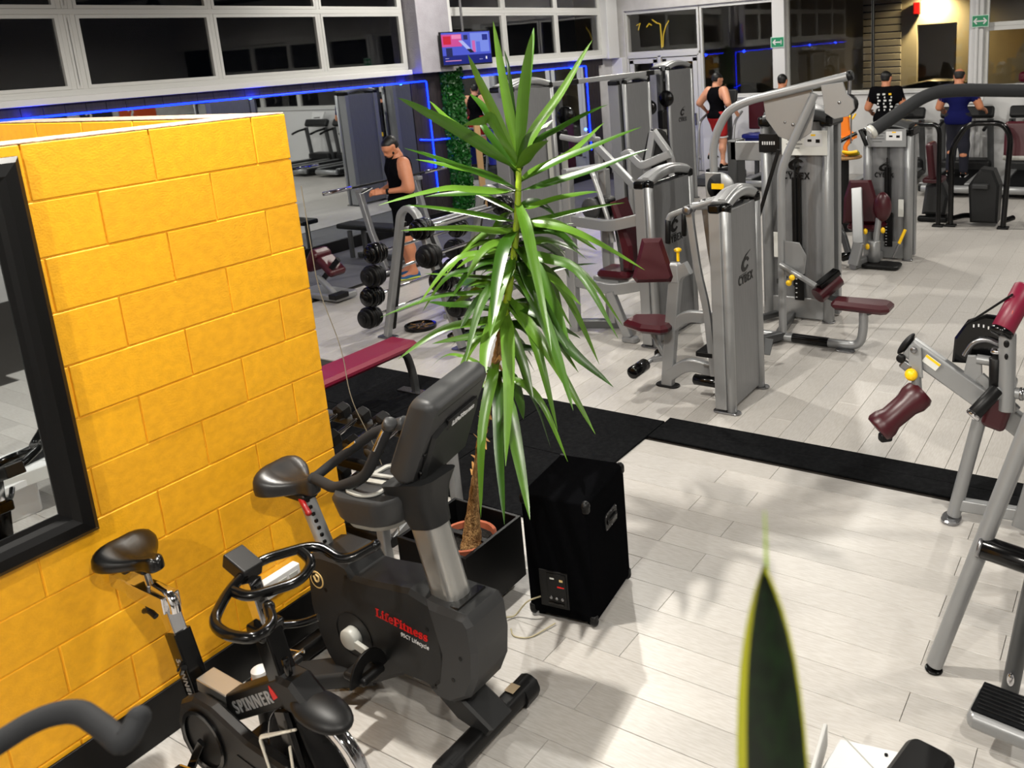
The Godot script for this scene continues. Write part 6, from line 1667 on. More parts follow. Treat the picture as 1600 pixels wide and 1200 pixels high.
func build_leg_curl() -> void:
	var t := thing("leg_machine", "silver leg machine with crimson shin roller, yellow knob and black cam at the right", "gym machine", V(2.6, 0, -2.0))
	var o := t.position
	part("front_leg", wm(t).tube([V(2.474, 0.03, -2.0), V(2.61, 0.72, -2.0)], 0.036, 14), M.silver, t)
	part("foot", mb().ext(rr(0.1, 0.13, 0.045), 0.025, Transform3D(Basis(Vector3.RIGHT, -PI / 2), V(2.465, 0.012, -1.985) - o), 0.006), M.steel, t)
	part("cross_beam", wm(t).bar([V(2.49, 0.1, -2.0), V(2.95, 0.12, -2.0)], 0.05, 0.07), M.silver, t)
	part("rear_leg", wm(t).bar([V(2.8, 0.05, -2.0), V(2.95, 0.8, -2.05)], 0.09, 0.07), M.silver, t)
	# broad arm falling from left to right
	part("swing_arm", wm(t).bar([V(2.22, 0.96, -2.02), V(2.76, 0.6, -2.05), V(2.98, 0.42, -2.05)], 0.07, 0.115, 0.06), M.silver, t)
	part("arm_cap", wm(t).ball(V(2.205, 0.97, -2.02), V(0.02, 0.075, 0.045), Basis(Vector3.BACK, -0.6)), M.black_plastic, t)
	part("label", wm(t).box(V(2.345, 0.895, -1.983), V(0.085, 0.05, 0.002), 0.0005, Basis(Vector3.BACK, -0.59)), M.paper, t)
	part("label_stripe", wm(t).box(V(2.353, 0.908, -1.9815), V(0.085, 0.014, 0.002), 0.0005, Basis(Vector3.BACK, -0.59)), M.yellow_knob, t)
	part("hinge_plate", mb().ext([Vector2(-0.03, -0.09), Vector2(0.045, -0.1), Vector2(0.035, 0.07), Vector2(0.0, 0.095), Vector2(-0.03, 0.07)], 0.012, Transform3D(Basis.IDENTITY, V(2.26, 0.905, -1.975) - o), 0.003), M.silver_light, t)
	part("bolt", wm(t).cyl(V(2.258, 0.96, -1.97), V(2.258, 0.96, -1.955), 0.018, 0.004), M.steel, t)
	part("latch", wm(t).box(V(2.215, 0.86, -1.98), V(0.06, 0.05, 0.03), 0.01, Basis(Vector3.BACK, -0.6)), M.steel, t)
	part("stop", wm(t).cyl(V(2.19, 0.9, -1.99), V(2.19, 0.9, -1.96), 0.024, 0.006), M.black_plastic, t)
	part("pull_knob", wm(t).ball(V(2.25, 0.825, -1.95), V(0.034, 0.034, 0.03)), M.yellow_knob, t, "round yellow knob")
	part("roller_post", wm(t).cyl(V(2.265, 0.83, -1.99), V(2.28, 0.7, -1.97), 0.026), M.silver, t)
	var rl := wm(t)
	var rows := []
	for s in [[0.0, 0.07], [0.02, 0.083], [0.06, 0.085], [0.1, 0.07], [0.2, 0.068], [0.235, 0.083], [0.27, 0.085], [0.285, 0.075]]:
		var row := []
		var a := V(2.3, 0.715, -2.0)
		var d := V(-0.62, -0.6, 0.5).normalized()
		var sx := d.cross(Vector3.UP).normalized()
		var sy := sx.cross(d)
		for k in 20:
			var q := TAU * k / 20
			row.append(a + d * s[0] * 1.1 + (sx * cos(q) + sy * maxf(sin(q), -0.55)) * s[1])
		rows.append(row)
	rl.loft(rows, 3)
	part("shin_roller", rl, M.crimson, t, "crimson shin roller")
	part("roller_end", wm(t).box(V(2.135, 0.475, -1.88), V(0.07, 0.05, 0.05), 0.015, Basis(Vector3.UP, 0.7)), M.black_plastic, t)
	# cam disc and posts
	part("cam", mb().ext([Vector2(-0.16, -0.12), Vector2(-0.15, 0.02), Vector2(-0.09, 0.12), Vector2(0.0, 0.16), Vector2(0.1, 0.155), Vector2(0.14, 0.12), Vector2(0.14, -0.1)], 0.05, Transform3D(Basis.IDENTITY, V(2.585, 0.985, -2.12) - o), 0.012), M.black_gloss, t)
	for k in 5: part("cam_mark", wm(t).box(V(2.53 + k * 0.024, 1.085 + 0.006 * sin(k * 1.2), -2.094), V(0.007, 0.016, 0.002)), M.white_letter, t)
	part("cam_ring", wm(t).tube([V(2.49, 0.92, -2.085), V(2.53, 1.0, -2.085), V(2.6, 1.025, -2.085), V(2.66, 1.0, -2.085)], 0.016, 8, 0.05), M.steel, t)
	part("link_plate", mb().ext([Vector2(-0.05, -0.1), Vector2(0.06, -0.13), Vector2(0.05, 0.03), Vector2(0.02, 0.075), Vector2(-0.02, 0.07)], 0.02, Transform3D(Basis.IDENTITY, V(2.535, 0.87, -2.04) - o), 0.004), M.silver, t)
	part("link_arm", wm(t).cyl(V(2.56, 0.925, -2.04), V(2.7, 0.92, -2.04), 0.026).bar([V(2.58, 0.84, -2.02), V(2.76, 0.68, -2.02)], 0.03, 0.05), M.silver, t)
	part("grip_post", wm(t).cyl(V(2.66, 0.97, -1.98), V(2.665, 0.76, -1.98), 0.034, 0.008), M.black_plastic, t)
	part("grip_cap", wm(t).cyl(V(2.66, 0.985, -1.98), V(2.66, 1.02, -1.98), 0.03, 0.012), M.chrome, t)
	part("pad_post", wm(t).tube([V(2.72, 0.7, -1.96), V(2.708, 1.1, -1.98)], 0.041, 16), M.silver, t)
	part("post_hole", wm(t).ball(V(2.71, 1.06, -1.937), V(0.014, 0.02, 0.006)).ball(V(2.712, 0.995, -1.933), V(0.009, 0.016, 0.006)), M.black_paint, t)
	part("back_roller", wm(t).cyl(V(2.685, 1.12, -1.95), V(2.77, 1.32, -2.1), 0.056, 0.012, 24), M.crimson_bright, t, "glossy crimson roller")
	part("roller_end", wm(t).cyl(V(2.678, 1.104, -1.938), V(2.688, 1.128, -1.956), 0.058, 0.006, 24), M.black_gloss, t)
	part("sticker", wm(t).box(V(2.705, 1.215, -1.965), V(0.05, 0.03, 0.003), 0.001, Basis(Vector3.UP, -0.4) * Basis(Vector3.RIGHT, -0.6)), mat("sticker_orange", Color(0.85, 0.25, 0.05), 0.4), t)
	part("cable", wm(t).cyl(V(2.49, 1.085, -2.1), V(2.72, 1.3, -2.0), 0.006), M.black_plastic, t)
	# handle bar with the grip pointing at the camera
	part("handle_tube", wm(t).tube([V(3.0, 0.79, -1.98), V(2.76, 0.79, -1.98), V(2.69, 0.8, -1.96), V(2.66, 0.78, -1.93)], 0.03, 14, 0.05).box(V(2.7, 0.84, -1.99), V(0.12, 0.04, 0.08), 0.012), M.silver_light, t)
	part("clamp", wm(t).cyl(V(2.775, 0.79, -1.98), V(2.795, 0.79, -1.98), 0.034, 0.003), M.steel, t)
	part("grip", wm(t).cyl(V(2.675, 0.81, -1.95), V(2.58, 0.69, -1.86), 0.036, 0.005, 20), M.black_plastic, t)
	part("grip_end", wm(t).cyl(V(2.585, 0.696, -1.865), V(2.572, 0.68, -1.852), 0.039, 0.006, 24), M.chrome, t)
	part("side_pad", wm(t).box(V(2.68, 0.69, -2.0), V(0.12, 0.22, 0.12), 0.03, Basis(Vector3.BACK, -0.25)), M.crimson, t, "crimson side pad")
	part("backrest", wm(t).box(V(2.9, 1.35, -2.25), V(0.2, 0.8, 0.12), 0.04, Basis(Vector3.BACK, -0.12)), M.black_plastic, t)

func build_chin_machine() -> void:
	var t := thing("chin_up_machine", "tall silver chin-up machine with black foam bar above and ribbed foot step below", "gym machine", V(2.85, 0, -0.4))
	var o := t.position
	part("front_leg", wm(t).tube([V(2.635, 0.035, -0.755), V(2.93, 1.1, -0.755), V(3.25, 2.25, -0.755)], 0.034, 14), M.silver, t)
	part("foot", wm(t).cyl(V(2.632, 0.0, -0.755), V(2.633, 0.014, -0.755), 0.036, 0.004).cyl(V(2.633, 0.01, -0.755), V(2.637, 0.04, -0.755), 0.014), M.black_gloss, t)
	part("back_leg", wm(t).tube([V(2.925, 0.02, -0.755), V(2.975, 0.45, -0.755), V(3.1, 1.2, -0.76), V(3.25, 2.25, -0.76)], 0.034, 14, 0.2), M.silver_dark, t)
	part("clip", wm(t).ball(V(2.93, 0.1, -0.71), V(0.014, 0.03, 0.014)), M.chrome, t)
	part("roller", wm(t).cyl(V(2.8, 0.635, -0.74), V(3.2, 0.58, -0.74), 0.046, 0.006, 24), M.black_gloss, t)
	part("roller_cap", wm(t).cyl(V(2.788, 0.637, -0.74), V(2.804, 0.634, -0.74), 0.048, 0.004, 24), M.steel, t)
	var st := part("foot_step", wm(t).box(V(3.06, 0.14, -0.43), V(0.46, 0.07, 0.2), 0.03, Basis(Vector3.UP, -0.12)), M.silver, t)
	part("step_tread", wm(t).box(V(3.06, 0.178, -0.44), V(0.43, 0.012, 0.17), 0.005, Basis(Vector3.UP, -0.12)), M.rubber, st)
	for k in 7: part("tread_rib", wm(t).box(V(3.06, 0.186, -0.5 + k * 0.021), V(0.41, 0.005, 0.006), 0.001, Basis(Vector3.UP, -0.12)), M.black_plastic, st)
	part("step_arm", wm(t).bar([V(3.2, 0.1, -0.44), V(3.3, 0.06, -0.75)], 0.06, 0.06), M.silver, t)
	part("side_frame", wm(t).bar([V(3.25, 2.25, -0.76), V(3.45, 2.3, -0.95), V(3.6, 2.3, -0.5), V(3.6, 2.3, 0.3)], 0.07, 0.07).bar([V(3.55, 2.3, 0.3), V(3.55, 0.03, 0.3)], 0.08, 0.08).bar([V(3.55, 0.05, 0.3), V(3.3, 0.05, -0.75)], 0.08, 0.08), M.silver, t)
	part("foam_bar", wm(t).tube([V(2.445, 2.28, -0.477), V(2.575, 2.378, -0.585), V(2.62, 2.397, -0.62), V(2.7, 2.398, -0.672), V(2.878, 2.382, -0.78), V(3.2, 2.355, -0.95)], 0.0225, 16, 0.06), M.foam, t)
	part("bar_tube", wm(t).tube([V(3.19, 2.356, -0.945), V(3.3, 2.345, -1.0), V(3.45, 2.3, -0.95)], 0.018, 12).cyl(V(2.45, 2.284, -0.481), V(2.436, 2.273, -0.47), 0.014), M.silver, t)
	part("bar_ring", wm(t).cyl(V(2.449, 2.283, -0.48), V(2.438, 2.275, -0.471), 0.0245, 0.003), M.light_plastic, t)

func build_white_base() -> void:
	var t := thing("white_base", "white machine base with grey edge lip and black rounded pad at the lower right corner", "gym machine", V(2.7, 0, 0.2))
	part("pan", wm(t).ext([Vector2(2.5, -0.09), Vector2(2.78, -0.04), Vector2(3.0, -0.02), Vector2(3.0, -0.6), Vector2(2.45, -0.6)], 0.05, Transform3D(Basis(Vector3.RIGHT, -PI / 2), V(0, 0.27, 0.0)), 0.006), M.white_paint, t)
	part("lip", wm(t).box(V(2.475, 0.29, 0.3), V(0.016, 0.09, 0.42), 0.006, Basis(Vector3.UP, 0.12)), M.frame_alu, t)
	part("pad", wm(t).ext(rr(0.16, 0.34, 0.04), 0.07, Transform3D(Basis(Vector3.UP, -0.2) * Basis(Vector3.RIGHT, -PI / 2), V(2.76, 0.32, 0.2)), 0.018), M.black_plastic, t)
	part("bolt", wm(t).cyl(V(2.655, 0.294, 0.095), V(2.655, 0.3, 0.095), 0.006), M.black_paint, t)
	part("seam", wm(t).box(V(2.58, 0.2965, 0.13), V(0.18, 0.003, 0.004), 0.001, Basis(Vector3.UP, -0.6)), M.light_plastic, t)
	part("leg", wm(t).box(V(2.75, 0.12, 0.35), V(0.3, 0.25, 0.2), 0.02), M.white_paint, t)

func build_cable_crossover() -> void:
	var t := thing("cable_crossover", "cable crossover of three tall grey towers joined by a long overhead bar", "gym machine", V(-3.58, 0, -8.4))
	var o := t.position
	tower(t, Transform3D(Basis.IDENTITY, V(0, 0, 2.0)), 0.34, 0.9, 2.22, false)
	tower(t, Transform3D(Basis.IDENTITY, V(0, 0, -2.05)), 0.34, 0.9, 2.25, true)
	tower(t, Transform3D(Basis.IDENTITY, V(-0.05, 0, -0.75)), 0.3, 0.8, 2.12, false)
	part("overhead_bar", mb().bar([V(0.05, 2.2, 2.5), V(0.05, 2.2, -1.5)], 0.07, 0.07), M.silver_light, t)
	for z in [1.1, -1.05]: part("bar_sleeve", mb().bar([V(0.05, 2.2, z - 0.25), V(0.05, 2.2, z)], 0.076, 0.076), M.black_plastic, t)
	for s in [1, -1]:
		var z: float = 2.0 - 0.62 if s > 0 else -2.05 + 0.62
		part("slide_post", mb().bar([V(0.1, 0.02, z), V(0.1, 2.16, z)], 0.07, 0.09), M.silver_dark, t)
		var c := part("carriage", mb().box(V(0.12, 1.45, z), V(0.12, 0.3, 0.14), 0.03), M.black_plastic, t)
		part("pulley", mb().cyl(V(0.2, 1.78, z + 0.04), V(0.2, 1.78, z - 0.04), 0.13, 0.02), M.black_gloss, c)
		part("pulley", mb().cyl(V(0.0, 1.66, z + 0.24), V(0.0, 1.66, z + 0.15), 0.12, 0.02), M.black_gloss, c)
		part("weight_label", mb().box(V(0.16, 0.95, z + 0.045), V(0.1, 0.7, 0.006), 0.002), M.light_plastic, t)
		part("sticker", mb().box(V(0.03, 1.25, z + 0.05), V(0.05, 0.08, 0.006), 0.002), M.yellow_knob, t)
	part("weight_label", mb().box(V(0.165, 1.3, 1.75), V(0.006, 0.7, 0.09), 0.002), M.light_plastic, t)

func dumbbell_head(b: MB, at: Vector3, d: Vector3, r: float, l: float) -> void:
	# stacked plates of one head, from the handle outwards along d
	var q := at
	for k in 4:
		var w: float = l * [0.2, 0.26, 0.26, 0.2][k]
		b.cyl(q, q + d * w * 0.92, r * [0.86, 1.0, 1.0, 0.82][k], 0.008, 24)
		q += d * w
	b.cyl(q, q + d * 0.012, r * 0.42, 0.003, 16)

func build_barbell_rack() -> void:
	var t := thing("barbell_rack", "grey A-shaped rack holding fixed black barbells on both sides, left of the yucca", "rack", V(-2.5, 0, -3.75))
	var o := t.position
	for z in [-3.15, -4.3]:
		part("end_frame", wm(t).bar([V(-3.0, 0.02, z), V(-2.62, 1.26, z), V(-2.52, 1.32, z), V(-2.42, 1.26, z), V(-2.04, 0.02, z)], 0.06, 0.07, 0.12, V(0, 0, 1)), M.silver, t)
		for x in [-3.0, -2.04]: part("foot", mb().ext(rr(0.2, 0.12, 0.03), 0.014, Transform3D(Basis(Vector3.RIGHT, -PI / 2), V(x, 0.007, z) - o), 0.003), M.steel, t)
		part("cradle", wm(t).bar([V(-2.98, 0.08, z - 0.06), V(-2.66, 1.16, z - 0.06)], 0.05, 0.04, 0, Vector3.RIGHT).bar([V(-2.06, 0.08, z - 0.06), V(-2.38, 1.16, z - 0.06)], 0.05, 0.04, 0, Vector3.RIGHT), M.black_plastic, t)
	for y in [0.3, 1.1]: part("tie_bar", wm(t).bar([V(-2.52 - (1.32 - y) * 0.3, y, -3.15), V(-2.52 - (1.32 - y) * 0.3, y, -4.3)], 0.04, 0.05).bar([V(-2.52 + (1.32 - y) * 0.3, y, -3.15), V(-2.52 + (1.32 - y) * 0.3, y, -4.3)], 0.04, 0.05), M.silver, t)
	var lv := [[-2.98, 0.86], [-3.05, 0.63], [-3.1, 0.42], [-3.17, 0.2], [-2.34, 1.13], [-2.29, 0.88], [-2.16, 0.66], [-1.99, 0.44]]
	var words := ["left row, topmost", "left row, second from top", "left row, third from top", "left row, lowest", "right row, topmost", "right row, second from top", "right row, third from top", "right row, lowest"]
	for i in lv.size():
		var x: float = lv[i][0]
		var y: float = lv[i][1]
		var r: float = [0.1, 0.11, 0.105, 0.11, 0.1, 0.11, 0.11, 0.105][i]
		var b := thing("barbell", "black barbell with round heads on the A-shaped rack, %s" % words[i], "barbell", V(x, y, -3.7), 0, "fixed barbells on the A-shaped rack")
		part("shaft", mb().cyl(V(0, 0, 0.56), V(0, 0, -0.56), 0.015, 0, 12), M.chrome, b)
		for s in [1, -1]:
			var h := mb()
			dumbbell_head(h, V(0, 0, s * 0.5), V(0, 0, s), r, 0.2)
			part("head", h, M.black_gloss if i % 2 == 0 else M.black_plastic, b)
	for s in [[-2.9, -3.5, 0.16, "round weight plate with open spokes lying on the floor under the barbell rack"], [-2.28, -3.42, 0.14, "round black weight plate lying flat on the floor at the rack's right foot"]]:
		var pl := thing("weight_plate", s[3], "weight plate", V(s[0], 0.0, s[1]))
		part("rim", mb().lathe([Vector2(s[2] * 0.82, 0.0), Vector2(s[2], 0.0), Vector2(s[2] * 1.02, 0.012), Vector2(s[2], 0.035), Vector2(s[2] * 0.84, 0.038), Vector2(s[2] * 0.82, 0.0)], Vector3.ZERO, Basis.IDENTITY, 36), M.black_gloss, pl)
		part("disc", mb().lathe([Vector2(0.02, 0.01), Vector2(s[2] * 0.83, 0.012), Vector2(s[2] * 0.83, 0.02), Vector2(0.02, 0.02)], Vector3.ZERO, Basis.IDENTITY, 36), M.black_plastic, pl)
		part("hub", mb().lathe([Vector2(0.025, 0.0), Vector2(0.05, 0.0), Vector2(0.05, 0.034), Vector2(0.025, 0.034)], Vector3.ZERO, Basis.IDENTITY, 24), M.steel, pl)
		for k in 6: part("spoke", mb().box(V(0, 0.022, 0) + V(cos(k * PI / 3), 0, sin(k * PI / 3)) * s[2] * 0.5, V(s[2] * 0.7, 0.014, 0.016), 0.003, Basis(Vector3.UP, -k * PI / 3)), M.bark, pl)

func build_bench() -> void:
	var t := thing("long_bench", "flat bench with long bright crimson pad on the black rubber mat behind the yellow wall", "bench", V(-1.7, 0.016, -1.5))
	pad(t, rr(0.3, 1.3, 0.04), 0.07, Transform3D(Basis(Vector3.RIGHT, -PI / 2), V(0, 0.43, 0)), "bench_pad", M.crimson_bright)
	for s in [-1, 1]:
		part("leg", mb().bar([V(0.0, 0.395, s * 0.46), V(0.03, 0.37, s * 0.6), V(0.03, 0.18, s * 0.65), V(0.03, 0.01, s * 0.66)], 0.06, 0.05, 0.1), M.silver_dark, t)
		part("foot", mb().box(V(0.03, 0.008, s * 0.66), V(0.34, 0.014, 0.08), 0.004), M.steel, t)
	part("spine", mb().bar([V(0, 0.375, -0.55), V(0, 0.375, 0.55)], 0.06, 0.04), M.silver_dark, t)
	part("wheel", mb().cyl(V(-0.12, 0.2, 0.5), V(-0.08, 0.2, 0.5), 0.08, 0.01), M.black_plastic, t)

func build_low_rack() -> void:
	var t := thing("dumbbell_rack", "two-tier steel dumbbell rack behind the upright bike at the end of the yellow wall", "rack", V(-0.55, 0.0, -0.45))
	var o := t.position
	for s in [[0.03, -0.2], [0.06, -0.72], [-1.2, -0.2], [-1.2, -0.72]]:
		part("post", wm(t).bar([V(s[0], 0.0, s[1]), V(s[0], 0.62 if s[1] > -0.5 else 0.72, s[1])], 0.055, 0.055), M.silver, t)
	for y in [0.2, 0.55]:
		var z: float = -0.24 if y < 0.5 else -0.3
		for k in 2:
			part("shelf_rail", wm(t).bar([V(-1.22, y + k * 0.09, z - k * 0.26), V(0.06, y + k * 0.09, z - k * 0.26)], 0.05, 0.05), M.black_plastic if k == 0 else M.silver_dark, t)
		for x in [-1.2, 0.04]: part("shelf_end", wm(t).bar([V(x, y, z), V(x, y + 0.1, z - 0.32)], 0.03, 0.05), M.silver_light, t)
	var i := 0
	for y in [0.2, 0.55]:
		for k in 4:
			var x := -0.1 - k * 0.16
			var z: float = (-0.24 if y < 0.5 else -0.3)
			var b := thing("dumbbell", "black dumbbell on the %s tier of the low rack, %s from its right end" % ["lower" if y < 0.5 else "upper", ["first", "second", "third", "fourth"][k]], "dumbbell", V(x, y + 0.11, z - 0.13), 0.0, "dumbbells on the two-tier rack")
			part("grip", mb().cyl(V(0, 0.0, 0.07), V(0, 0.03, -0.07), 0.014, 0, 10), M.chrome, b)
			for s in [1, -1]:
				var hx := []
				for q in 6: hx.append(Vector2.from_angle(PI / 6 + q * PI / 3) * 0.05)
				part("head", mb().ext(hx, 0.075, Transform3D(Basis(Vector3.RIGHT, 0.2), V(0, 0.015 - s * 0.022, s * 0.11)), 0.012), M.black_plastic, b)
				part("head_plate", mb().cyl(V(0, 0.015 - s * 0.03, s * 0.146), V(0, 0.015 - s * 0.031, s * 0.15), 0.034, 0.002, 16), M.silver_dark, b)
			i += 1

func skin_field(bones: Array, cell: float, into: MB, k := 40.0, cuts := []) -> void:
	# smooth union of tapered capsules [a, b, ra, rb] meshed as surface nets; cuts = planes [point, normal], the side of the normal is cut off
	var lo := Vector3.ONE * 1e9
	var hi := -lo
	for q in bones:
		var r: float = maxf(q[2], q[3]) + 0.03
		lo = lo.min(q[0] - Vector3.ONE * r).min(q[1] - Vector3.ONE * r)
		hi = hi.max(q[0] + Vector3.ONE * r).max(q[1] + Vector3.ONE * r)
	var nx := int((hi.x - lo.x) / cell) + 3
	var ny := int((hi.y - lo.y) / cell) + 3
	var nz := int((hi.z - lo.z) / cell) + 3
	var f := PackedFloat32Array()
	f.resize(nx * ny * nz)
	var mg := 0.05
	for q in bones:
		var a: Vector3 = q[0]
		var ab: Vector3 = q[1] - a
		var l2 := maxf(ab.length_squared(), 1e-9)
		var ra: float = q[2]
		var rb: float = q[3]
		var r := maxf(ra, rb) + mg
		var m0 := (a.min(q[1]) - Vector3.ONE * r - lo) / cell
		var m1 := (a.max(q[1]) + Vector3.ONE * r - lo) / cell
		for i in range(maxi(0, int(m0.x)), mini(nx - 1, int(m1.x) + 1) + 1):
			for j in range(maxi(0, int(m0.y)), mini(ny - 1, int(m1.y) + 1) + 1):
				var base := (i * ny + j) * nz
				for w in range(maxi(0, int(m0.z)), mini(nz - 1, int(m1.z) + 1) + 1):
					var p := lo + Vector3(i, j, w) * cell
					var t := clampf((p - a).dot(ab) / l2, 0.0, 1.0)
					var d := p.distance_to(a + ab * t) - lerpf(ra, rb, t)
					if d < mg: f[base + w] += exp(-k * d)
	var idx := {}
	var lg := PackedFloat32Array()
	lg.resize(f.size())
	for i in f.size(): lg[i] = -log(f[i]) / k if f[i] > 1e-6 else 0.3
	for c in cuts:
		for i in nx:
			for j in ny:
				for w in nz:
					var o := (i * ny + j) * nz + w
					if lg[o] < 0.1: lg[o] = maxf(lg[o], (lo + Vector3(i, j, w) * cell - c[0]).dot(c[1]))
	var st := into.v.size()
	var off := [0, 1, nz, nz + 1, ny * nz, ny * nz + 1, ny * nz + nz, ny * nz + nz + 1]
	for i in nx - 1:
		for j in ny - 1:
			for w in nz - 1:
				var o := (i * ny + j) * nz + w
				var s := 0
				for e in 8: s += 1 if lg[o + off[e]] < 0.0 else 0
				if s == 0 or s == 8: continue
				var sum := Vector3.ZERO
				var cnt := 0
				for e in [[0, 1], [2, 3], [4, 5], [6, 7], [0, 2], [1, 3], [4, 6], [5, 7], [0, 4], [1, 5], [2, 6], [3, 7]]:
					var da := lg[o + off[e[0]]]
					var db := lg[o + off[e[1]]]
					if (da < 0.0) != (db < 0.0):
						var t := da / (da - db)
						var pa := Vector3(e[0] >> 2, (e[0] >> 1) & 1, e[0] & 1)
						var pb := Vector3(e[1] >> 2, (e[1] >> 1) & 1, e[1] & 1)
						sum += pa.lerp(pb, t)
						cnt += 1
				var g := Vector3(
					lg[o + off[4]] + lg[o + off[5]] + lg[o + off[6]] + lg[o + off[7]] - lg[o] - lg[o + off[1]] - lg[o + off[2]] - lg[o + off[3]],
					lg[o + off[2]] + lg[o + off[3]] + lg[o + off[6]] + lg[o + off[7]] - lg[o] - lg[o + off[1]] - lg[o + off[4]] - lg[o + off[5]],
					lg[o + off[1]] + lg[o + off[3]] + lg[o + off[5]] + lg[o + off[7]] - lg[o] - lg[o + off[2]] - lg[o + off[4]] - lg[o + off[6]])
				idx[o] = into.vert(lo + (Vector3(i, j, w) + sum / cnt) * cell, g.normalized())
	for o in idx:
		var i: int = o / (ny * nz)
		var j: int = (o / nz) % ny
		var w: int = o % nz
		if i > 0 and j > 0:
			_face(into, idx, lg[o] < 0.0, lg[o + 1] < 0.0, o, o - nz, o - nz - ny * nz, o - ny * nz)
		if i > 0 and w > 0:
			_face(into, idx, lg[o] < 0.0, lg[o + nz] < 0.0, o, o - ny * nz, o - ny * nz - 1, o - 1)
		if j > 0 and w > 0:
			_face(into, idx, lg[o] < 0.0, lg[o + ny * nz] < 0.0, o, o - 1, o - 1 - nz, o - nz)

func _face(into: MB, idx: Dictionary, s0: bool, s1: bool, a: int, b: int, c: int, d: int) -> void:
	if s0 == s1: return
	if not (idx.has(a) and idx.has(b) and idx.has(c) and idx.has(d)): return
	if s0:
		into.tri(idx[a], idx[b], idx[c]); into.tri(idx[a], idx[c], idx[d])
	else:
		into.tri(idx[a], idx[c], idx[b]); into.tri(idx[a], idx[d], idx[c])

func hand_bones(wrist: Vector3, dir: Vector3, back: Vector3, thumb: Vector3, curl: float) -> Array:
	# palm, four jointed fingers and a thumb; `back` points out of the back of the hand, `thumb` to the thumb's side
	var out := []
	var d := dir.normalized()
	var th := (thumb - d * thumb.dot(d)).normalized()
	var bk := d.cross(th)
	if bk.dot(back) < 0: bk = -bk
	for k in 4:
		var side := th * (0.028 - k * 0.0185)
		out.append([wrist + side * 0.5, wrist + d * 0.085 + side, 0.015, 0.0115])
		var p := wrist + d * 0.088 + side
		var a := curl * 0.35
		for s in 3:
			var l: float = [0.04, 0.026, 0.021][s] * [0.95, 1.05, 1.0, 0.8][k]
			var e := p + (d * cos(a) - bk * sin(a)) * l
			out.append([p, e, 0.0092 - s * 0.0008, 0.0086 - s * 0.0008])
			p = e
			a += curl
	var b0 := wrist + d * 0.03 + th * 0.02
	var b1 := b0 + (d * 0.7 + th * 0.65 - bk * 0.3).normalized() * 0.042
	out.append([b0, b1, 0.014, 0.011])
	out.append([b1, b1 + (d * 0.95 + th * 0.1 - bk * 0.35).normalized() * 0.032, 0.0105, 0.009])
	return out

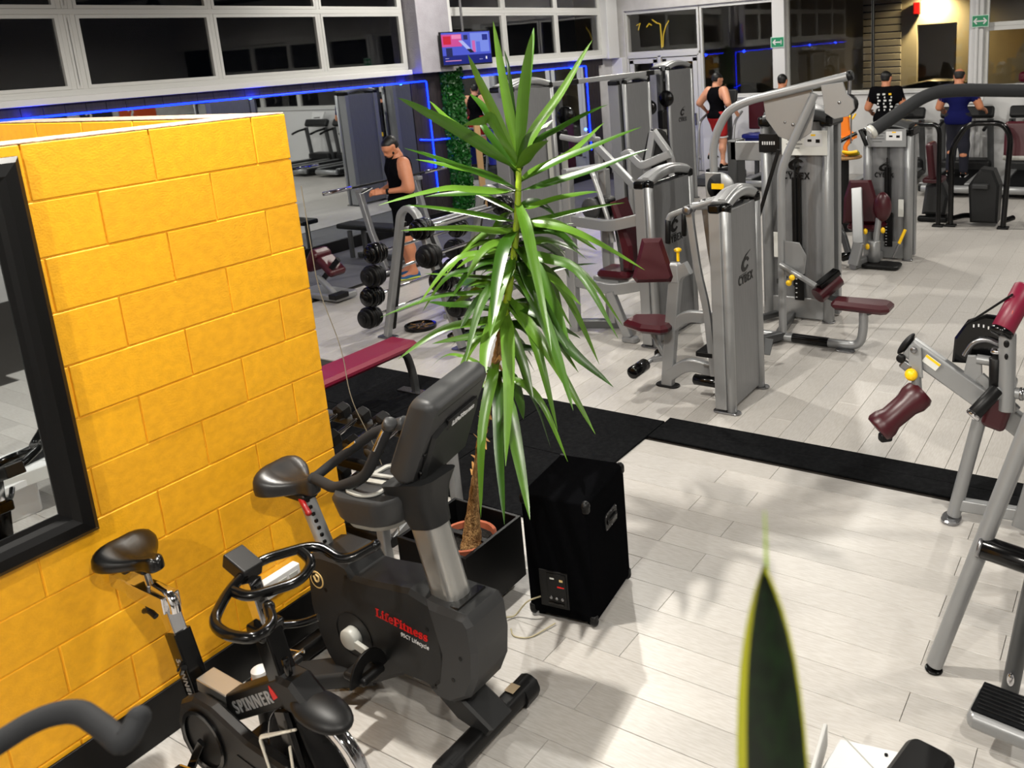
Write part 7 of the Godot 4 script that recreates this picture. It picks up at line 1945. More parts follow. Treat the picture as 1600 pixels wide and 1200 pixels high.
func person(name_label: String, at: Vector3, face: float, P: Dictionary) -> Node3D:
	# local axes: +z forward, +x the person's left, y up
	var t := thing("person", name_label, "person", at, face)
	var hs: float = P.get("s", 1.0)
	var J := {"pel": V(0, 0.95, 0), "che": V(0, 1.3, 0.0), "nek": V(0, 1.47, -0.01), "hed": V(0, 1.61, 0.03),
		"shl": V(0.19, 1.42, -0.01), "shr": V(-0.19, 1.42, -0.01), "ell": V(0.25, 1.14, -0.02), "elr": V(-0.25, 1.14, -0.02), "wrl": V(0.26, 0.9, 0.06), "wrr": V(-0.26, 0.9, 0.06),
		"hpl": V(0.09, 0.93, 0), "hpr": V(-0.09, 0.93, 0), "knl": V(0.1, 0.5, 0.02), "knr": V(-0.1, 0.5, 0.02), "anl": V(0.11, 0.09, -0.02), "anr": V(-0.11, 0.09, -0.02)}
	for k in P.get("J", {}): J[k] = P.J[k]
	for k in J: J[k] *= hs
	var hd: Vector3 = J.hed
	var hf: Vector3 = (P.get("look", V(0, 0, 1)) as Vector3).normalized()
	var hx := Vector3.UP.cross(hf).normalized()
	var hu := hf.cross(hx)
	var torso := [
		[J.pel + V(0.07, 0, 0), J.pel - V(0.07, 0, 0), 0.118, 0.118], [J.pel + V(0, 0.05, 0), J.che - V(0, 0.1, 0), 0.125, 0.125],
		[J.che + V(0.075, 0.02, 0), J.che - V(0.075, -0.02, 0), 0.122, 0.122], [J.che + V(0.09, 0.05, 0.0), J.shl + V(-0.03, 0.01, 0), 0.085, 0.062], [J.che + V(-0.09, 0.05, 0), J.shr + V(0.03, 0.01, 0), 0.085, 0.062],
		[J.nek - V(0, 0.06, 0), J.nek + V(0, 0.02, 0), 0.075, 0.058]]
	var neck := [[J.nek - V(0, 0.02, 0), hd - hu * 0.06 - hf * 0.02, 0.056, 0.052]]
	var legs := []
	var arms := []
	for s in ["l", "r"]:
		legs.append([J["hp" + s], J["kn" + s], 0.095, 0.062])
		legs.append([J["kn" + s], (J["kn" + s] as Vector3).lerp(J["an" + s], 0.35) - V(0, 0, 0.018), 0.055, 0.058])
		legs.append([(J["kn" + s] as Vector3).lerp(J["an" + s], 0.3) - V(0, 0, 0.012), J["an" + s], 0.055, 0.038])
		legs.append([J["an" + s] + V(0, -0.03, -0.02), J["an" + s] + V(0, -0.055, 0.13), 0.036, 0.03])
		arms.append([J["sh" + s], J["el" + s], 0.06 * P.get("arm", 1.0), 0.043])
		arms.append([(J["sh" + s] as Vector3).lerp(J["el" + s], 0.3), (J["sh" + s] as Vector3).lerp(J["el" + s], 0.7), 0.055 * P.get("arm", 1.0), 0.05 * P.get("arm", 1.0)])
		arms.append([J["el" + s], J["wr" + s], 0.044, 0.028])
	var cell: float = P.get("cell", 0.018)
	var body := mb()
	skin_field(torso + neck + legs + arms, cell, body)
	# head with brow, nose, jaw and ears
	var hb := [[hd + hu * 0.045 - hf * 0.03, hd + hu * 0.035 + hf * 0.02, 0.078, 0.075], [hd + hf * 0.03 + hu * 0.01, hd - hu * 0.045 + hf * 0.045, 0.066, 0.05], [hd - hu * 0.075 + hf * 0.055, hd - hu * 0.08 + hf * 0.06, 0.038, 0.034],
		[hd - hu * 0.06 + hx * 0.035 - hf * 0.005, hd - hu * 0.06 - hx * 0.035 - hf * 0.005, 0.04, 0.04], [hd + hu * 0.005 + hf * 0.09, hd - hu * 0.026 + hf * 0.108, 0.009, 0.014],
		[hd + hu * 0.024 + hf * 0.078 + hx * 0.04, hd + hu * 0.024 + hf * 0.078 - hx * 0.04, 0.014, 0.014], [hd - hu * 0.055 + hf * 0.09 + hx * 0.014, hd - hu * 0.055 + hf * 0.09 - hx * 0.014, 0.011, 0.011]]
	for s in [-1, 1]: hb.append([hd + hx * s * 0.077 + hu * 0.015 - hf * 0.012, hd + hx * s * 0.074 - hu * 0.025 - hf * 0.006, 0.015, 0.011])
	skin_field(hb, P.get("hcell", 0.01), body, 90.0)
	for s in [["l", 1.0], ["r", -1.0]]:
		var w: Vector3 = J["wr" + s[0]]
		var e: Vector3 = J["el" + s[0]]
		var dir: Vector3 = P.get("hand_" + s[0], (w - e).normalized())
		skin_field(hand_bones(w, dir, P.get("back_" + s[0], V(s[1], 0, 0)), P.get("thumb_" + s[0], V(0, 0.2, 1)), P.get("curl", 0.45)), P.get("fcell", 0.006), body, 220.0)
	part("body", body, P.get("skin", M.skin), t)
	# eyes
	for s in [-1, 1]: part("eye", mb().ball(hd + hu * 0.008 + hf * 0.084 + hx * s * 0.031, V(0.011, 0.008, 0.008), Basis(hx, hu, hf), 6), M.white_paint if P.get("open_eyes", true) else M.hair, t)
	# hair
	var hair := mb()
	var hh: Array = [[hd + hu * 0.055 - hf * 0.035, hd + hu * 0.05 + hf * 0.012, 0.08, 0.077], [hd + hu * 0.0 - hf * 0.045, hd + hu * 0.04 - hf * 0.04, 0.066, 0.075]]
	var crown: float = P.get("crown", 0.0)
	var hc := [[hd + hu * 0.022 + hf * 0.045, (-hu * 0.8 + hf * 0.75).normalized()], [hd - hu * 0.035, -hu]]
	if crown > 0.0: hc.append([hd + hu * 0.075, hu])
	skin_field(hh, 0.01, hair, 90.0, hc)
	part("hair", hair, P.get("hair", M.hair), t)
	if P.get("beard", false):
		var bd := mb()
		skin_field([[hd - hu * 0.078 + hf * 0.058, hd - hu * 0.082 + hf * 0.063, 0.041, 0.037], [hd - hu * 0.05 + hx * 0.045 + hf * 0.02, hd - hu * 0.075 + hf * 0.05, 0.026, 0.03], [hd - hu * 0.05 - hx * 0.045 + hf * 0.02, hd - hu * 0.075 + hf * 0.05, 0.026, 0.03], [hd - hu * 0.04 + hf * 0.088 + hx * 0.016, hd - hu * 0.04 + hf * 0.088 - hx * 0.016, 0.011, 0.011]], 0.008, bd, 120.0)
		part("beard", bd, M.hair, t)
	# shirt
	var grow := 0.013
	var sh := []
	for q in torso: sh.append([q[0], q[1], q[2] + grow, q[3] + grow])
	if P.has("armhole") and P.armhole > 0.18:
		for s in [1, -1]: sh.append([J.che + V(s * 0.09, 0.06, 0), J["shl" if s > 0 else "shr"] + V(0, 0.0, 0), 0.1, 0.09])
	sh.append([J.pel + V(0.06, -0.02, 0), J.pel - V(0.06, 0.02, 0), 0.132, 0.132])
	var cuts := [[V(0, P.get("hem", 0.9) * hs, 0), V(0, -1, 0)], [J.nek + V(0, 0.02, 0.02), V(0, 1, 0.25).normalized()]]
	if P.get("sleeve", 0.0) > 0.0:
		for s in ["l", "r"]: sh.append([J["sh" + s], (J["sh" + s] as Vector3).lerp(J["el" + s], P.sleeve), 0.078, 0.068])
	else:
		var aw: float = P.get("armhole", 0.165) * hs
		for s in [-1, 1]: cuts.append([V(s * aw, 1.4, 0), V(s, 0.25, 0).normalized()])
	var shirt := mb()
	skin_field(sh, cell * 0.9, shirt, 40.0, cuts)
	part("shirt", shirt, P.get("shirt", M.cloth_black), t, P.get("shirt_label", ""))
	# shorts or trousers
	var tr := [[J.pel + V(0.07, 0, 0), J.pel - V(0.07, 0, 0), 0.128, 0.128], [J.pel + V(0.05, 0.06, 0), J.pel + V(-0.05, 0.06, 0), 0.13, 0.13]]
	var ll: float = P.get("leg", 0.8)
	for s in ["l", "r"]:
		tr.append([J["hp" + s], (J["hp" + s] as Vector3).lerp(J["kn" + s], minf(ll, 1.0)), 0.108, 0.094 if ll < 1 else 0.08])
		if ll > 1.0: tr.append([J["kn" + s] - V(0, 0, 0.01), (J["kn" + s] as Vector3).lerp(J["an" + s], ll - 1.0), 0.084, 0.068])
	var tro := mb()
	skin_field(tr, cell, tro, 50.0, [[J.pel + V(0, 0.1, 0), V(0, 1, 0)]])
	var tn := part("shorts" if ll < 1.0 else "trousers", tro, P.get("bottom", M.cloth_black), t)
	if P.get("piping", false):
		for s in ["l", "r"]:
			var o: Vector3 = (J["hp" + s] as Vector3).lerp(J["kn" + s], ll + 0.17)
			var ax: Vector3 = (J["kn" + s] - J["hp" + s]).normalized()
			part("hem_band", mb().lathe([Vector2(0.085, -0.012), Vector2(0.1, -0.012), Vector2(0.1, 0.012), Vector2(0.085, 0.012)], o, Basis(Quaternion(Vector3.UP, ax))), M.white_paint, tn, "white hem band")
	for s in ["l", "r"]:
		var a: Vector3 = J["an" + s]
		var rows := []
		for q in [[-0.075, 0.03, 0.055], [-0.06, 0.04, 0.075], [0.0, 0.043, 0.08], [0.06, 0.047, 0.058], [0.12, 0.05, 0.04], [0.175, 0.04, 0.032], [0.195, 0.02, 0.02]]:
			var row := []
			for k in 12:
				var w := TAU * k / 12
				row.append(V(a.x + cos(w) * q[1], a.y - 0.088 + maxf(0.0, q[2] * (0.5 + 0.62 * sin(w))), a.z + q[0]))
			rows.append(row)
		var shoe := part("shoe", mb().loft(rows, 3, false), P.get("shoe", M.cloth_black), t)
		part("sole", mb().box(V(a.x, a.y - 0.08, a.z + 0.06), V(0.088, 0.022, 0.26), 0.01), P.get("sole", M.white_paint), shoe)
	return t

func build_people() -> void:
	var m := person("bearded man in black sleeveless top looking down at the phone in his hands", V(-4.53, 0.01, -5.04), 5.82, {"cell": 0.015, "hcell": 0.0075, "fcell": 0.0045, "s": 1.0, "arm": 1.15,
		"look": V(0.05, -0.55, 0.9), "J": {"hed": V(0, 1.61, 0.06), "ell": V(0.285, 1.13, -0.02), "wrl": V(0.075, 1.1, 0.24), "elr": V(-0.27, 1.13, 0.0), "wrr": V(-0.06, 1.09, 0.25), "knl": V(0.1, 0.5, 0.03), "anl": V(0.12, 0.09, -0.0), "anr": V(-0.12, 0.09, -0.03)},
		"hand_l": V(-0.35, 0.05, 0.9), "hand_r": V(0.3, 0.05, 0.9), "back_l": V(0.7, -0.6, 0), "back_r": V(-0.7, -0.6, 0), "thumb_l": V(-0.5, 0.8, 0), "thumb_r": V(0.5, 0.8, 0), "curl": 0.55, "beard": true, "armhole": 0.196, "open_eyes": false, "hem": 0.86, "leg": 0.78, "shoe": M.shoe_teal, "sole": M.shoe_lime})
	part("wristwatch", mb().lathe([Vector2(0.03, -0.014), Vector2(0.036, -0.014), Vector2(0.036, 0.014), Vector2(0.03, 0.014)], V(0.115, 1.105, 0.195), Basis(Quaternion(Vector3.UP, V(-0.63, -0.1, 0.78).normalized()))).box(V(0.128, 1.125, 0.2), V(0.03, 0.02, 0.03), 0.006), M.black_plastic, m)
	var ph := thing("phone", "white phone held in the hands of the bearded man", "phone", V(0, 0, 0))
	ph.transform = m.transform * Transform3D(Basis(Vector3.RIGHT, 0.35), V(0.0, 1.135, 0.42))
	part("case", mb().box(Vector3.ZERO, V(0.075, 0.009, 0.15), 0.004), M.white_paint, ph)
	part("screen", mb().box(V(0, 0.005, 0), V(0.068, 0.002, 0.14), 0.001), M.black_gloss, ph)
	person("man in black tank top and red shorts seen from behind on a stepper", V(-3.72, 0.3, -12.45), PI - 0.25, {"s": 1.0, "arm": 1.1, "cell": 0.018, "look": V(-0.35, -0.3, 0.9),
		"J": {"ell": V(0.33, 1.2, -0.12), "wrl": V(0.36, 1.03, 0.12), "elr": V(-0.35, 1.2, -0.12), "wrr": V(-0.33, 1.02, 0.12), "knl": V(0.1, 0.58, 0.12), "anl": V(0.12, 0.25, -0.08), "knr": V(-0.1, 0.5, 0.02)},
		"shirt": M.cloth_black, "bottom": M.cloth_red, "piping": true, "leg": 0.66, "armhole": 0.13, "hem": 0.92, "skin": M.skin_pale, "shoe": M.cloth_black})
	person("short-haired man in plain dark tee seen from behind, before the pillar with the arrow sign", V(-2.5, 0.22, -12.6), PI, {"sleeve": 0.55, "shirt": M.cloth_black, "bottom": M.cloth_black, "leg": 1.97, "J": {"wrl": V(0.3, 1.05, 0.22), "wrr": V(-0.3, 1.05, 0.22)}, "look": V(0, -0.2, 1)})
	var tee := person("man in black tee with printed back seen from behind at a treadmill", V(-0.66, 0.2, -12.6), PI + 0.08, {"sleeve": 0.6, "shirt": M.cloth_black, "bottom": M.cloth_black, "leg": 1.97, "J": {"ell": V(0.3, 1.14, 0.0), "wrl": V(0.3, 1.05, 0.25), "elr": V(-0.3, 1.14, 0), "wrr": V(-0.3, 1.05, 0.25)}, "look": V(-0.3, -0.15, 1)})
	# print down the back of the shirt
	for c in 3:
		for k in 6:
			part("print_mark", mb().box(V(0.1 - c * 0.1 + 0.012 * sin(k * 2.3 + c), 1.37 - k * 0.052, -0.137 - (0.006 if k < 3 else 0.004)), V(0.045 if k % 2 == 0 else 0.022, 0.03, 0.012), 0.004), M.white_letter if not (c == 2 and k == 0) else M.yellow_knob, tee)
	person("balding man in navy shirt and dark trousers seen from behind on a treadmill", V(0.52, 0.2, -12.5), PI, {"sleeve": 0.6, "shirt": M.cloth_navy, "bottom": mat("cloth_dark", Color(0.06, 0.065, 0.12), 0.95), "leg": 1.97, "hem": 0.86, "crown": 1.0, "hair": M.hair_thin, "J": {"elr": V(-0.32, 1.13, 0.02), "wrr": V(-0.36, 1.06, 0.25), "ell": V(0.3, 1.13, 0.02), "wrl": V(0.3, 1.06, 0.25), "knl": V(0.1, 0.52, 0.1), "anl": V(0.1, 0.12, -0.05)}, "look": V(0, -0.2, 1), "shoe": M.black_plastic, "sole": M.white_paint})

func build_treadmills() -> void:
	var t := thing("treadmill", "dark treadmill with white console under the man in the printed tee", "treadmill", V(-0.62, 0, -12.75), 0.0, "")
	part("deck", mb().box(V(0, 0.13, 0.1), V(0.84, 0.12, 1.9), 0.03), M.dark_plastic, t)
	part("belt", mb().box(V(0, 0.194, 0.12), V(0.52, 0.012, 1.82), 0.004), M.rubber, t)
	for s in [-1, 1]:
		part("side_rail", mb().box(V(s * 0.34, 0.2, 0.12), V(0.13, 0.03, 1.8), 0.01), M.silver, t)
		part("upright", mb().bar([V(s * 0.4, 0.15, -0.7), V(s * 0.38, 1.05, -0.6)], 0.07, 0.1, 0, Vector3.RIGHT), M.silver_dark, t)
		part("handrail", mb().tube([V(s * 0.38, 1.02, -0.62), V(s * 0.38, 0.98, -0.3), V(s * 0.36, 0.92, -0.1)], 0.028, 10, 0.1), M.black_plastic, t)
	part("rear_roller", mb().cyl(V(-0.36, 0.13, 1.07), V(0.36, 0.13, 1.07), 0.06, 0.01), M.silver_light, t)
	part("motor_hood", mb().box(V(0, 0.24, -0.75), V(0.82, 0.24, 0.4), 0.06), M.dark_plastic, t)
	var c := part("console", mb().box(V(0, 1.16, -0.66), V(0.86, 0.2, 0.12), 0.04, Basis(Vector3.RIGHT, -0.5)), M.dark_plastic, t)
	part("console_screen", mb().ext([Vector2(-0.2, 0.0), Vector2(0.2, 0.0), Vector2(0.25, 0.26), Vector2(-0.25, 0.26)], 0.05, Transform3D(Basis(Vector3.RIGHT, -0.4), V(0, 1.2, -0.68)), 0.01), M.white_paint, c)
	var l := part("console_lettering", lettering("LifeFitness", 0.035, 0.004, "Droid Sans", 700, true), M.grey_plastic, c)
	l.transform = Transform3D(Basis(Vector3.RIGHT, -0.4), V(0, 1.3, -0.69))
	var names := ["dark treadmill with white console under the balding man in navy", "dark treadmill beside the balding man's, right of him along the parapet", "dark treadmill under the man in the plain dark tee", "dark treadmill furthest right in the row along the back parapet"]
	var xs := [0.5, 1.6, -2.5, 2.7]
	for k in 4: copy_of(t, V(xs[k], 0, -12.75), 0.0, names[k])

func build_background() -> void:
	# plate-loaded machine of black tubes
	var t := thing("black_frame_machine", "gym machine of black arched tubes with crimson back pad, right of the hip machine", "gym machine", V(1.3, 0, -9.55))
	part("arch", wm(t).tube([V(0.999, 0.02, -9.55), V(0.99, 1.05, -9.55), V(1.18, 1.37, -9.55), V(1.6, 1.37, -9.55), V(1.7, 1.2, -9.55), V(1.65, 0.02, -9.55)], 0.036, 12, 0.12), M.black_gloss, t)
	part("arch", wm(t).tube([V(0.85, 0.02, -9.5), V(0.84, 1.27, -9.52), V(0.8, 1.36, -9.52), V(0.45, 1.36, -9.6), V(0.45, 0.02, -9.7)], 0.032, 12, 0.08), M.black_gloss, t)
	for p in [V(1.0, 0.012, -9.55), V(1.65, 0.012, -9.55), V(0.85, 0.012, -9.5)]: part("foot", wm(t).box(p, V(0.14, 0.024, 0.14), 0.008), M.black_plastic, t)
	part("cross_tube", wm(t).tube([V(1.0, 0.1, -9.55), V(1.15, 0.12, -9.75), V(1.3, 0.1, -9.8)], 0.035, 10, 0.1).tube([V(1.65, 0.1, -9.55), V(1.75, 0.12, -9.7)], 0.035, 10), M.black_gloss, t)
	part("housing", wm(t).ext([Vector2(-0.17, 0), Vector2(0.17, 0), Vector2(0.18, 0.5), Vector2(0.1, 0.7), Vector2(-0.06, 0.72), Vector2(-0.2, 0.5)], 0.32, Transform3D(Basis.IDENTITY, V(1.4, 0.05, -9.75)), 0.03), M.dark_plastic, t)
	part("housing_ledge", wm(t).box(V(1.36, 0.55, -9.55), V(0.2, 0.06, 0.12), 0.015), M.grey_plastic, t)
	part("back_pad", wm(t).box(V(1.75, 1.1, -9.95), V(0.36, 0.5, 0.1), 0.045, Basis(Vector3.RIGHT, -0.1)), M.crimson, t, "crimson back pad")
	part("pad_rim", wm(t).box(V(1.75, 0.88, -9.93), V(0.38, 0.07, 0.12), 0.03), M.light_plastic, t)
	part("side_tube", wm(t).cyl(V(1.95, 0.1, -9.6), V(1.95, 0.75, -9.6), 0.035).box(V(1.95, 0.8, -9.65), V(0.1, 0.1, 0.1), 0.03), M.black_gloss, t)
	var e := thing("recumbent_bike", "grey seated bike with narrow crimson backrest between the hip machine and the black tubes", "exercise bike", V(0.72, 0, -9.9))
	part("backrest", mb().box(V(-0.02, 0.85, 0.1), V(0.1, 0.5, 0.3), 0.04, Basis(Vector3.BACK, 0.1)), M.crimson, e)
	part("body", mb().ext([Vector2(-0.15, 0.1), Vector2(0.16, 0.1), Vector2(0.2, 0.35), Vector2(0.12, 0.55), Vector2(-0.1, 0.5)], 0.3, Transform3D.IDENTITY, 0.04), M.grey_plastic, e)
	part("seat", mb().box(V(0.0, 0.58, 0.05), V(0.26, 0.07, 0.34), 0.03), M.crimson, e)
	part("foot", mb().box(V(0.0, 0.04, 0.12), V(0.4, 0.08, 0.1), 0.03), M.black_plastic, e)
	part("foot", mb().box(V(0.0, 0.04, -0.14), V(0.3, 0.08, 0.1), 0.03), M.black_plastic, e)
	# stand with orange shelf
	var s := thing("round_table", "small dark round table with brown top behind the pulldown machine", "table", V(-0.28, 0, -9.0))
	part("top", mb().cyl(V(0, 0.98, 0), V(0, 1.01, 0), 0.24, 0.008, 28), M.bark, s)
	part("column", mb().cyl(V(0, 0.02, 0), V(0, 0.98, 0), 0.07, 0, 16), M.black_plastic, s)
	part("base", mb().cyl(V(0, 0, 0), V(0, 0.03, 0), 0.2, 0.01, 24), M.black_plastic, s)
	var og := mat("orange", Color(0.95, 0.5, 0.03), 0.5)
	var c := thing("orange_stand", "orange tapered display stand with yellow curled top standing on the small round table", "stand", V(-0.3, 1.01, -9.0))
	part("board", mb().ext([Vector2(-0.05, 0.26), Vector2(0.16, 0.26), Vector2(0.15, 0.31), Vector2(0.1, 0.34), Vector2(0.09, 0.52), Vector2(-0.01, 0.52)], 0.08, Transform3D.IDENTITY, 0.008), og, c)
	part("shelf", mb().box(V(0.0, 0.25, 0), V(0.36, 0.04, 0.16), 0.008), og, c)
	part("curl", mb().tube([V(-0.04, 0.5, 0.02), V(0.02, 0.56, 0.02), V(0.1, 0.55, 0.02), V(0.14, 0.48, 0.02), V(0.19, 0.56, 0.02)], 0.022, 8, 0.04, 3, 0.012), M.yellow_knob, c)
	part("leg", mb().tube([V(0.12, 0.23, 0), V(0.04, 0.12, 0.02), V(0.08, 0.0, 0.02)], 0.03, 8, 0.04), og, c)
	var g := thing("green_fruit", "pile of green and yellow bananas lying on the small round table", "fruit", V(-0.16, 1.015, -8.93))
	for k in 4:
		var b := mb()
		b.tube([V(-0.1, 0.03 + k * 0.012, k * 0.03 - 0.05), V(0.0, 0.015 + k * 0.012, k * 0.03 - 0.03), V(0.1, 0.035 + k * 0.012, k * 0.03 - 0.05)], 0.02, 8, 0.06)
		part("banana", b, mat("banana_green", Color(0.12, 0.5, 0.1), 0.4) if k % 2 == 0 else M.yellow_knob, g)
	# bench press station before the mirror
	var p := thing("bench_press", "grey bench press station with a long barbell before the big mirror", "gym machine", V(-5.55, 0.01, -5.6))
	for s2 in [-1, 1]:
		part("rack_post", mb().bar([V(0.55, 0.0, s2 * 0.5), V(0.35, 0.5, s2 * 0.5), V(0.2, 1.1, s2 * 0.5)], 0.07, 0.08, 0, Vector3.RIGHT), M.silver, p)
		part("hook", mb().box(V(0.26, 1.05, s2 * 0.5), V(0.14, 0.05, 0.09), 0.01), M.silver_light, p)
		part("bench_leg", mb().bar([V(-0.5, 0.02, s2 * 0.12), V(-0.5, 0.4, s2 * 0.12)], 0.05, 0.06), M.silver_dark, p)
	part("bench_pad", mb().box(V(-0.2, 0.45, 0), V(1.1, 0.07, 0.28), 0.025), M.black_plastic, p)
	part("base", mb().bar([V(0.5, 0.04, 0), V(-0.5, 0.04, 0)], 0.07, 0.07), M.silver_dark, p)
	part("base", mb().bar([V(0.55, 0.04, -0.5), V(0.55, 0.04, 0.5)], 0.07, 0.07), M.silver_dark, p)
	var bb := thing("long_barbell", "long black barbell with silver sleeves resting on the bench press hooks", "barbell", V(-5.29, 1.115, -5.6))
	part("bar", mb().cyl(V(0, 0, -0.66), V(0, 0, 0.66), 0.015), M.black_plastic, bb)
	for s2 in [-1, 1]: part("sleeve", mb().cyl(V(0, 0, s2 * 0.66), V(0, 0, s2 * 1.1), 0.025, 0.004), M.chrome, bb)
	# crimson leg machine low at the mirror
	var q := thing("ab_bench", "low grey machine with crimson pads on the grey rubber just past the yellow wall", "gym machine", V(-4.9, 0.01, -4.05))
	part("pad", mb().box(V(-0.1, 0.42, 0.0), V(0.3, 0.14, 0.26), 0.05, Basis(Vector3.BACK, 0.9)), M.crimson, q)
	part("pad", mb().box(V(0.12, 0.36, 0.0), V(0.3, 0.1, 0.24), 0.045, Basis(Vector3.BACK, -0.7)), M.crimson, q)
	part("arm", mb().bar([V(0.05, 0.2, 0.1), V(0.32, 0.46, 0.05)], 0.04, 0.06), M.black_plastic, q)
	part("rail", mb().bar([V(0.02, 0.24, 0.12), V(0.4, 0.06, 0.2)], 0.06, 0.06), M.silver_light, q)
	part("base", mb().box(V(0.1, 0.05, 0.1), V(0.7, 0.08, 0.32), 0.03), M.silver, q)
	part("foot_plate", mb().box(V(0.42, 0.08, 0.2), V(0.12, 0.06, 0.2), 0.01), M.black_plastic, q)
	# stepper under the man in red shorts
	var st := thing("stair_stepper", "grey stair stepper with side rails under the man in red shorts", "stepper", V(-3.72, 0, -12.5))
	part("base", mb().box(V(0, 0.1, 0), V(0.6, 0.18, 1.1), 0.04), M.silver_dark, st)
	for s2 in [-1, 1]:
		part("step", mb().box(V(s2 * 0.13, 0.27 if s2 > 0 else 0.24, 0.0), V(0.2, 0.05, 0.34), 0.015), M.black_plastic, st)
		part("side_rail", mb().tube([V(s2 * 0.34, 0.1, 0.3), V(s2 * 0.36, 1.15, 0.1), V(s2 * 0.34, 1.3, -0.3)], 0.025, 10, 0.15), M.silver, st)
	part("mast", mb().bar([V(0, 0.15, -0.5), V(0, 1.5, -0.45)], 0.12, 0.1), M.silver_dark, st)
	part("console", mb().box(V(0, 1.56, -0.42), V(0.4, 0.3, 0.08), 0.03, Basis(Vector3.RIGHT, -0.3)), M.dark_plastic, st)
	var rc := thing("crimson_chair", "tall crimson chair back standing behind the man in red shorts", "chair", V(-3.15, 0, -13.0))
	part("back", mb().box(V(0, 1.25, 0), V(0.34, 0.6, 0.09), 0.03), M.crimson, rc)
	part("seat", mb().box(V(0, 0.85, 0.2), V(0.36, 0.09, 0.36), 0.03), mat("blue_vinyl", Color(0.04, 0.1, 0.45), 0.4), rc)
	part("skirt", mb().box(V(0, 0.62, 0.26), V(0.3, 0.4, 0.06), 0.02), M.blue_vinyl, rc)
	part("frame", mb().bar([V(0, 0.02, 0.1), V(0, 0.9, 0.05)], 0.08, 0.08).box(V(0, 0.03, 0.1), V(0.5, 0.06, 0.5), 0.02), M.silver_dark, rc)
	# boards and posters seen in the mirrors, on the walls to the right of the frame
	var posters := [[8.95, 1.62, -12.2, 1.1, 0.7, Color(0.75, 0.28, 0.06), "orange poster on the right-hand wall, seen in the mirror above the yellow wall"], [8.95, 1.62, -11.0, 0.9, 0.7, Color(0.03, 0.05, 0.14), "navy poster on the right-hand wall beside the orange one"], [8.95, 1.62, -9.6, 1.2, 0.7, Color(0.02, 0.03, 0.08), "dark blue poster on the right-hand wall nearest the front"]]
	for k in posters:
		var o := thing("poster", k[6], "poster", V(k[0], k[1], k[2]))
		part("sheet", mb().box(V(0, 0, 0), V(0.02, k[4], k[3]), 0.003), mat("poster%d" % int(k[2] * -10), k[5], 0.6), o)
		part("swirl", mb().tube([V(-0.015, 0.1, 0.3), V(-0.015, 0.18, 0.22), V(-0.015, 0.08, 0.14), V(-0.015, -0.02, 0.22), V(-0.015, -0.1, 0.14)], 0.03, 6, 0.06), M.white_letter, o)
	var gs := thing("gym_sign", "white board with black letters GYM on the back wall right of the windows", "sign", V(6.3, 1.68, -13.75))
	part("board", mb().box(V(0, 0, 0), V(1.3, 0.8, 0.03), 0.004), M.white_paint, gs)
	var gl := part("lettering", lettering("GYM", 0.2, 0.01, "Droid Sans", 900), M.black_paint, gs)
	gl.position = V(0.1, 0.0, 0.02)
	part("dog_shape", mb().ext([Vector2(-0.3, 0.16), Vector2(-0.2, 0.2), Vector2(0.0, 0.18), Vector2(0.12, 0.26), Vector2(0.18, 0.22), Vector2(0.1, 0.12), Vector2(0.08, -0.02), Vector2(0.04, -0.02), Vector2(0.0, 0.1), Vector2(-0.2, 0.1), Vector2(-0.22, -0.02), Vector2(-0.27, -0.02)], 0.01, Transform3D(Basis.IDENTITY, V(-0.42, 0.0, 0.02)), 0.002), M.black_paint, gs)
	# drinks cooler glowing white-blue beyond the bench, a stack of red and white goods by the door
	var dc := thing("display_cabinet", "low display cabinet with white glowing back and crimson side in the room corner", "cabinet", V(-5.5, 0, -12.6))
	part("case", mb().box(V(0.0, 0.06, 0.0), V(1.0, 0.12, 0.5), 0.01), M.black_plastic, dc)
	part("side", mb().box(V(-0.46, 0.6, 0.0), V(0.12, 1.0, 0.5), 0.01), M.crimson_bright, dc)
	part("top", mb().box(V(0.0, 1.12, 0.0), V(1.0, 0.1, 0.5), 0.01), mat("cabinet_blue", Color(0.1, 0.14, 0.6), 0.4), dc)
	mat("cabinet_light", Color(0.8, 0.85, 1), 0.4, 0, {"emission_enabled": true, "emission": Color(0.62, 0.66, 1.0), "emission_energy_multiplier": 0.8})
	part("light_panel", mb().box(V(0.05, 0.6, -0.2), V(0.86, 0.9, 0.03), 0.004), M.cabinet_light, dc)
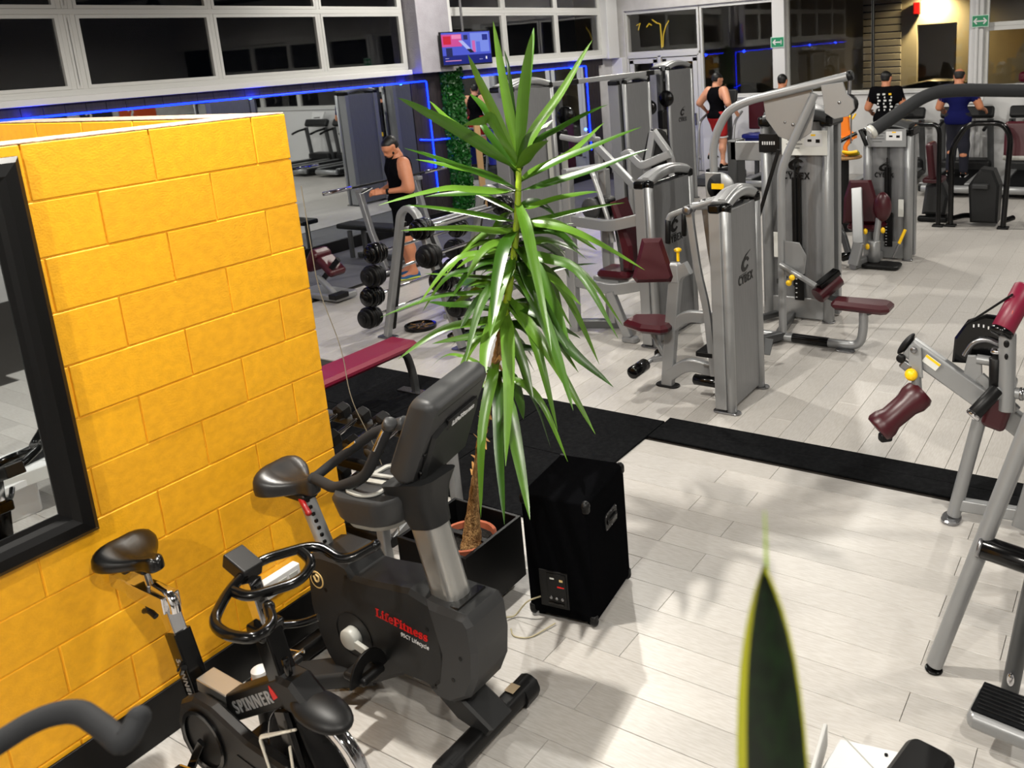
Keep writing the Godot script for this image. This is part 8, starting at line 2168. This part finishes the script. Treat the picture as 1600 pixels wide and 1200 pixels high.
	part("divider", mb().box(V(0.1, 0.6, 0.0), V(0.03, 0.94, 0.44), 0.004), M.black_plastic, dc)
	for k in 3: part("goods", mb().cyl(V(-0.2 + k * 0.25, 0.12, 0.0), V(-0.2 + k * 0.25, 0.24, 0.0), 0.06, 0.01, 12), M.black_plastic, dc)
	var bg := thing("goods_stack", "stack of red and white bags behind the glass right of the wide pillar", "goods", V(1.35, 0, -14.6))
	part("table", mb().box(V(0, 0.75, 0), V(0.9, 0.06, 0.5), 0.01).box(V(0, 0.37, 0), V(0.7, 0.72, 0.3), 0.02), M.dark_plastic, bg)
	for k in 5: part("bag", mb().box(V(-0.1 + 0.08 * (k % 3), 0.9 + k * 0.19, 0), V(0.5 - 0.03 * k, 0.18, 0.3), 0.06), M.crimson_bright if k % 2 == 0 else M.paper, bg)
	var tx := thing("wall_socket_board", "pale wooden board leaning beside the ivy strip", "board", V(-6.5, 0, -8.86))
	part("board", mb().box(V(0, 0.75, 0), V(0.03, 1.5, 0.14), 0.006), M.wood_tan, tx)
	var mt := thing("gym_mat", "rolled bright blue exercise mat hung beside the ivy strip", "mat", V(-6.38, 1.1, -9.1))
	part("roll", mb().lathe([Vector2(0.02, 0), Vector2(0.1, 0), Vector2(0.1, 0.6), Vector2(0.02, 0.6)], V(0, -0.3, 0), Basis.IDENTITY, 24), M.blue_vinyl, mt)
	part("strap", mb().lathe([Vector2(0.1, 0.0), Vector2(0.104, 0.0), Vector2(0.104, 0.04), Vector2(0.1, 0.04)], V(0, 0, 0)), M.black_plastic, mt)
	part("hook", mb().cyl(V(-0.2, 0.32, 0), V(0.02, 0.32, 0), 0.012), M.steel, mt)

func build_things() -> void:
	build_upright_bike()
	build_spin_bike()
	build_elliptical()
	build_yucca()
	build_speaker()
	build_row_machine()
	build_pulldown()
	build_chest_press()
	build_leg_curl()
	build_chin_machine()
	build_white_base()
	build_hip_machine()
	build_shoulder_press()
	build_cable_crossover()
	build_barbell_rack()
	build_bench()
	build_low_rack()
	build_people()
	build_treadmills()
	build_background()
	build_cords()
	build_wall_mirror()
	build_snake_leaf()
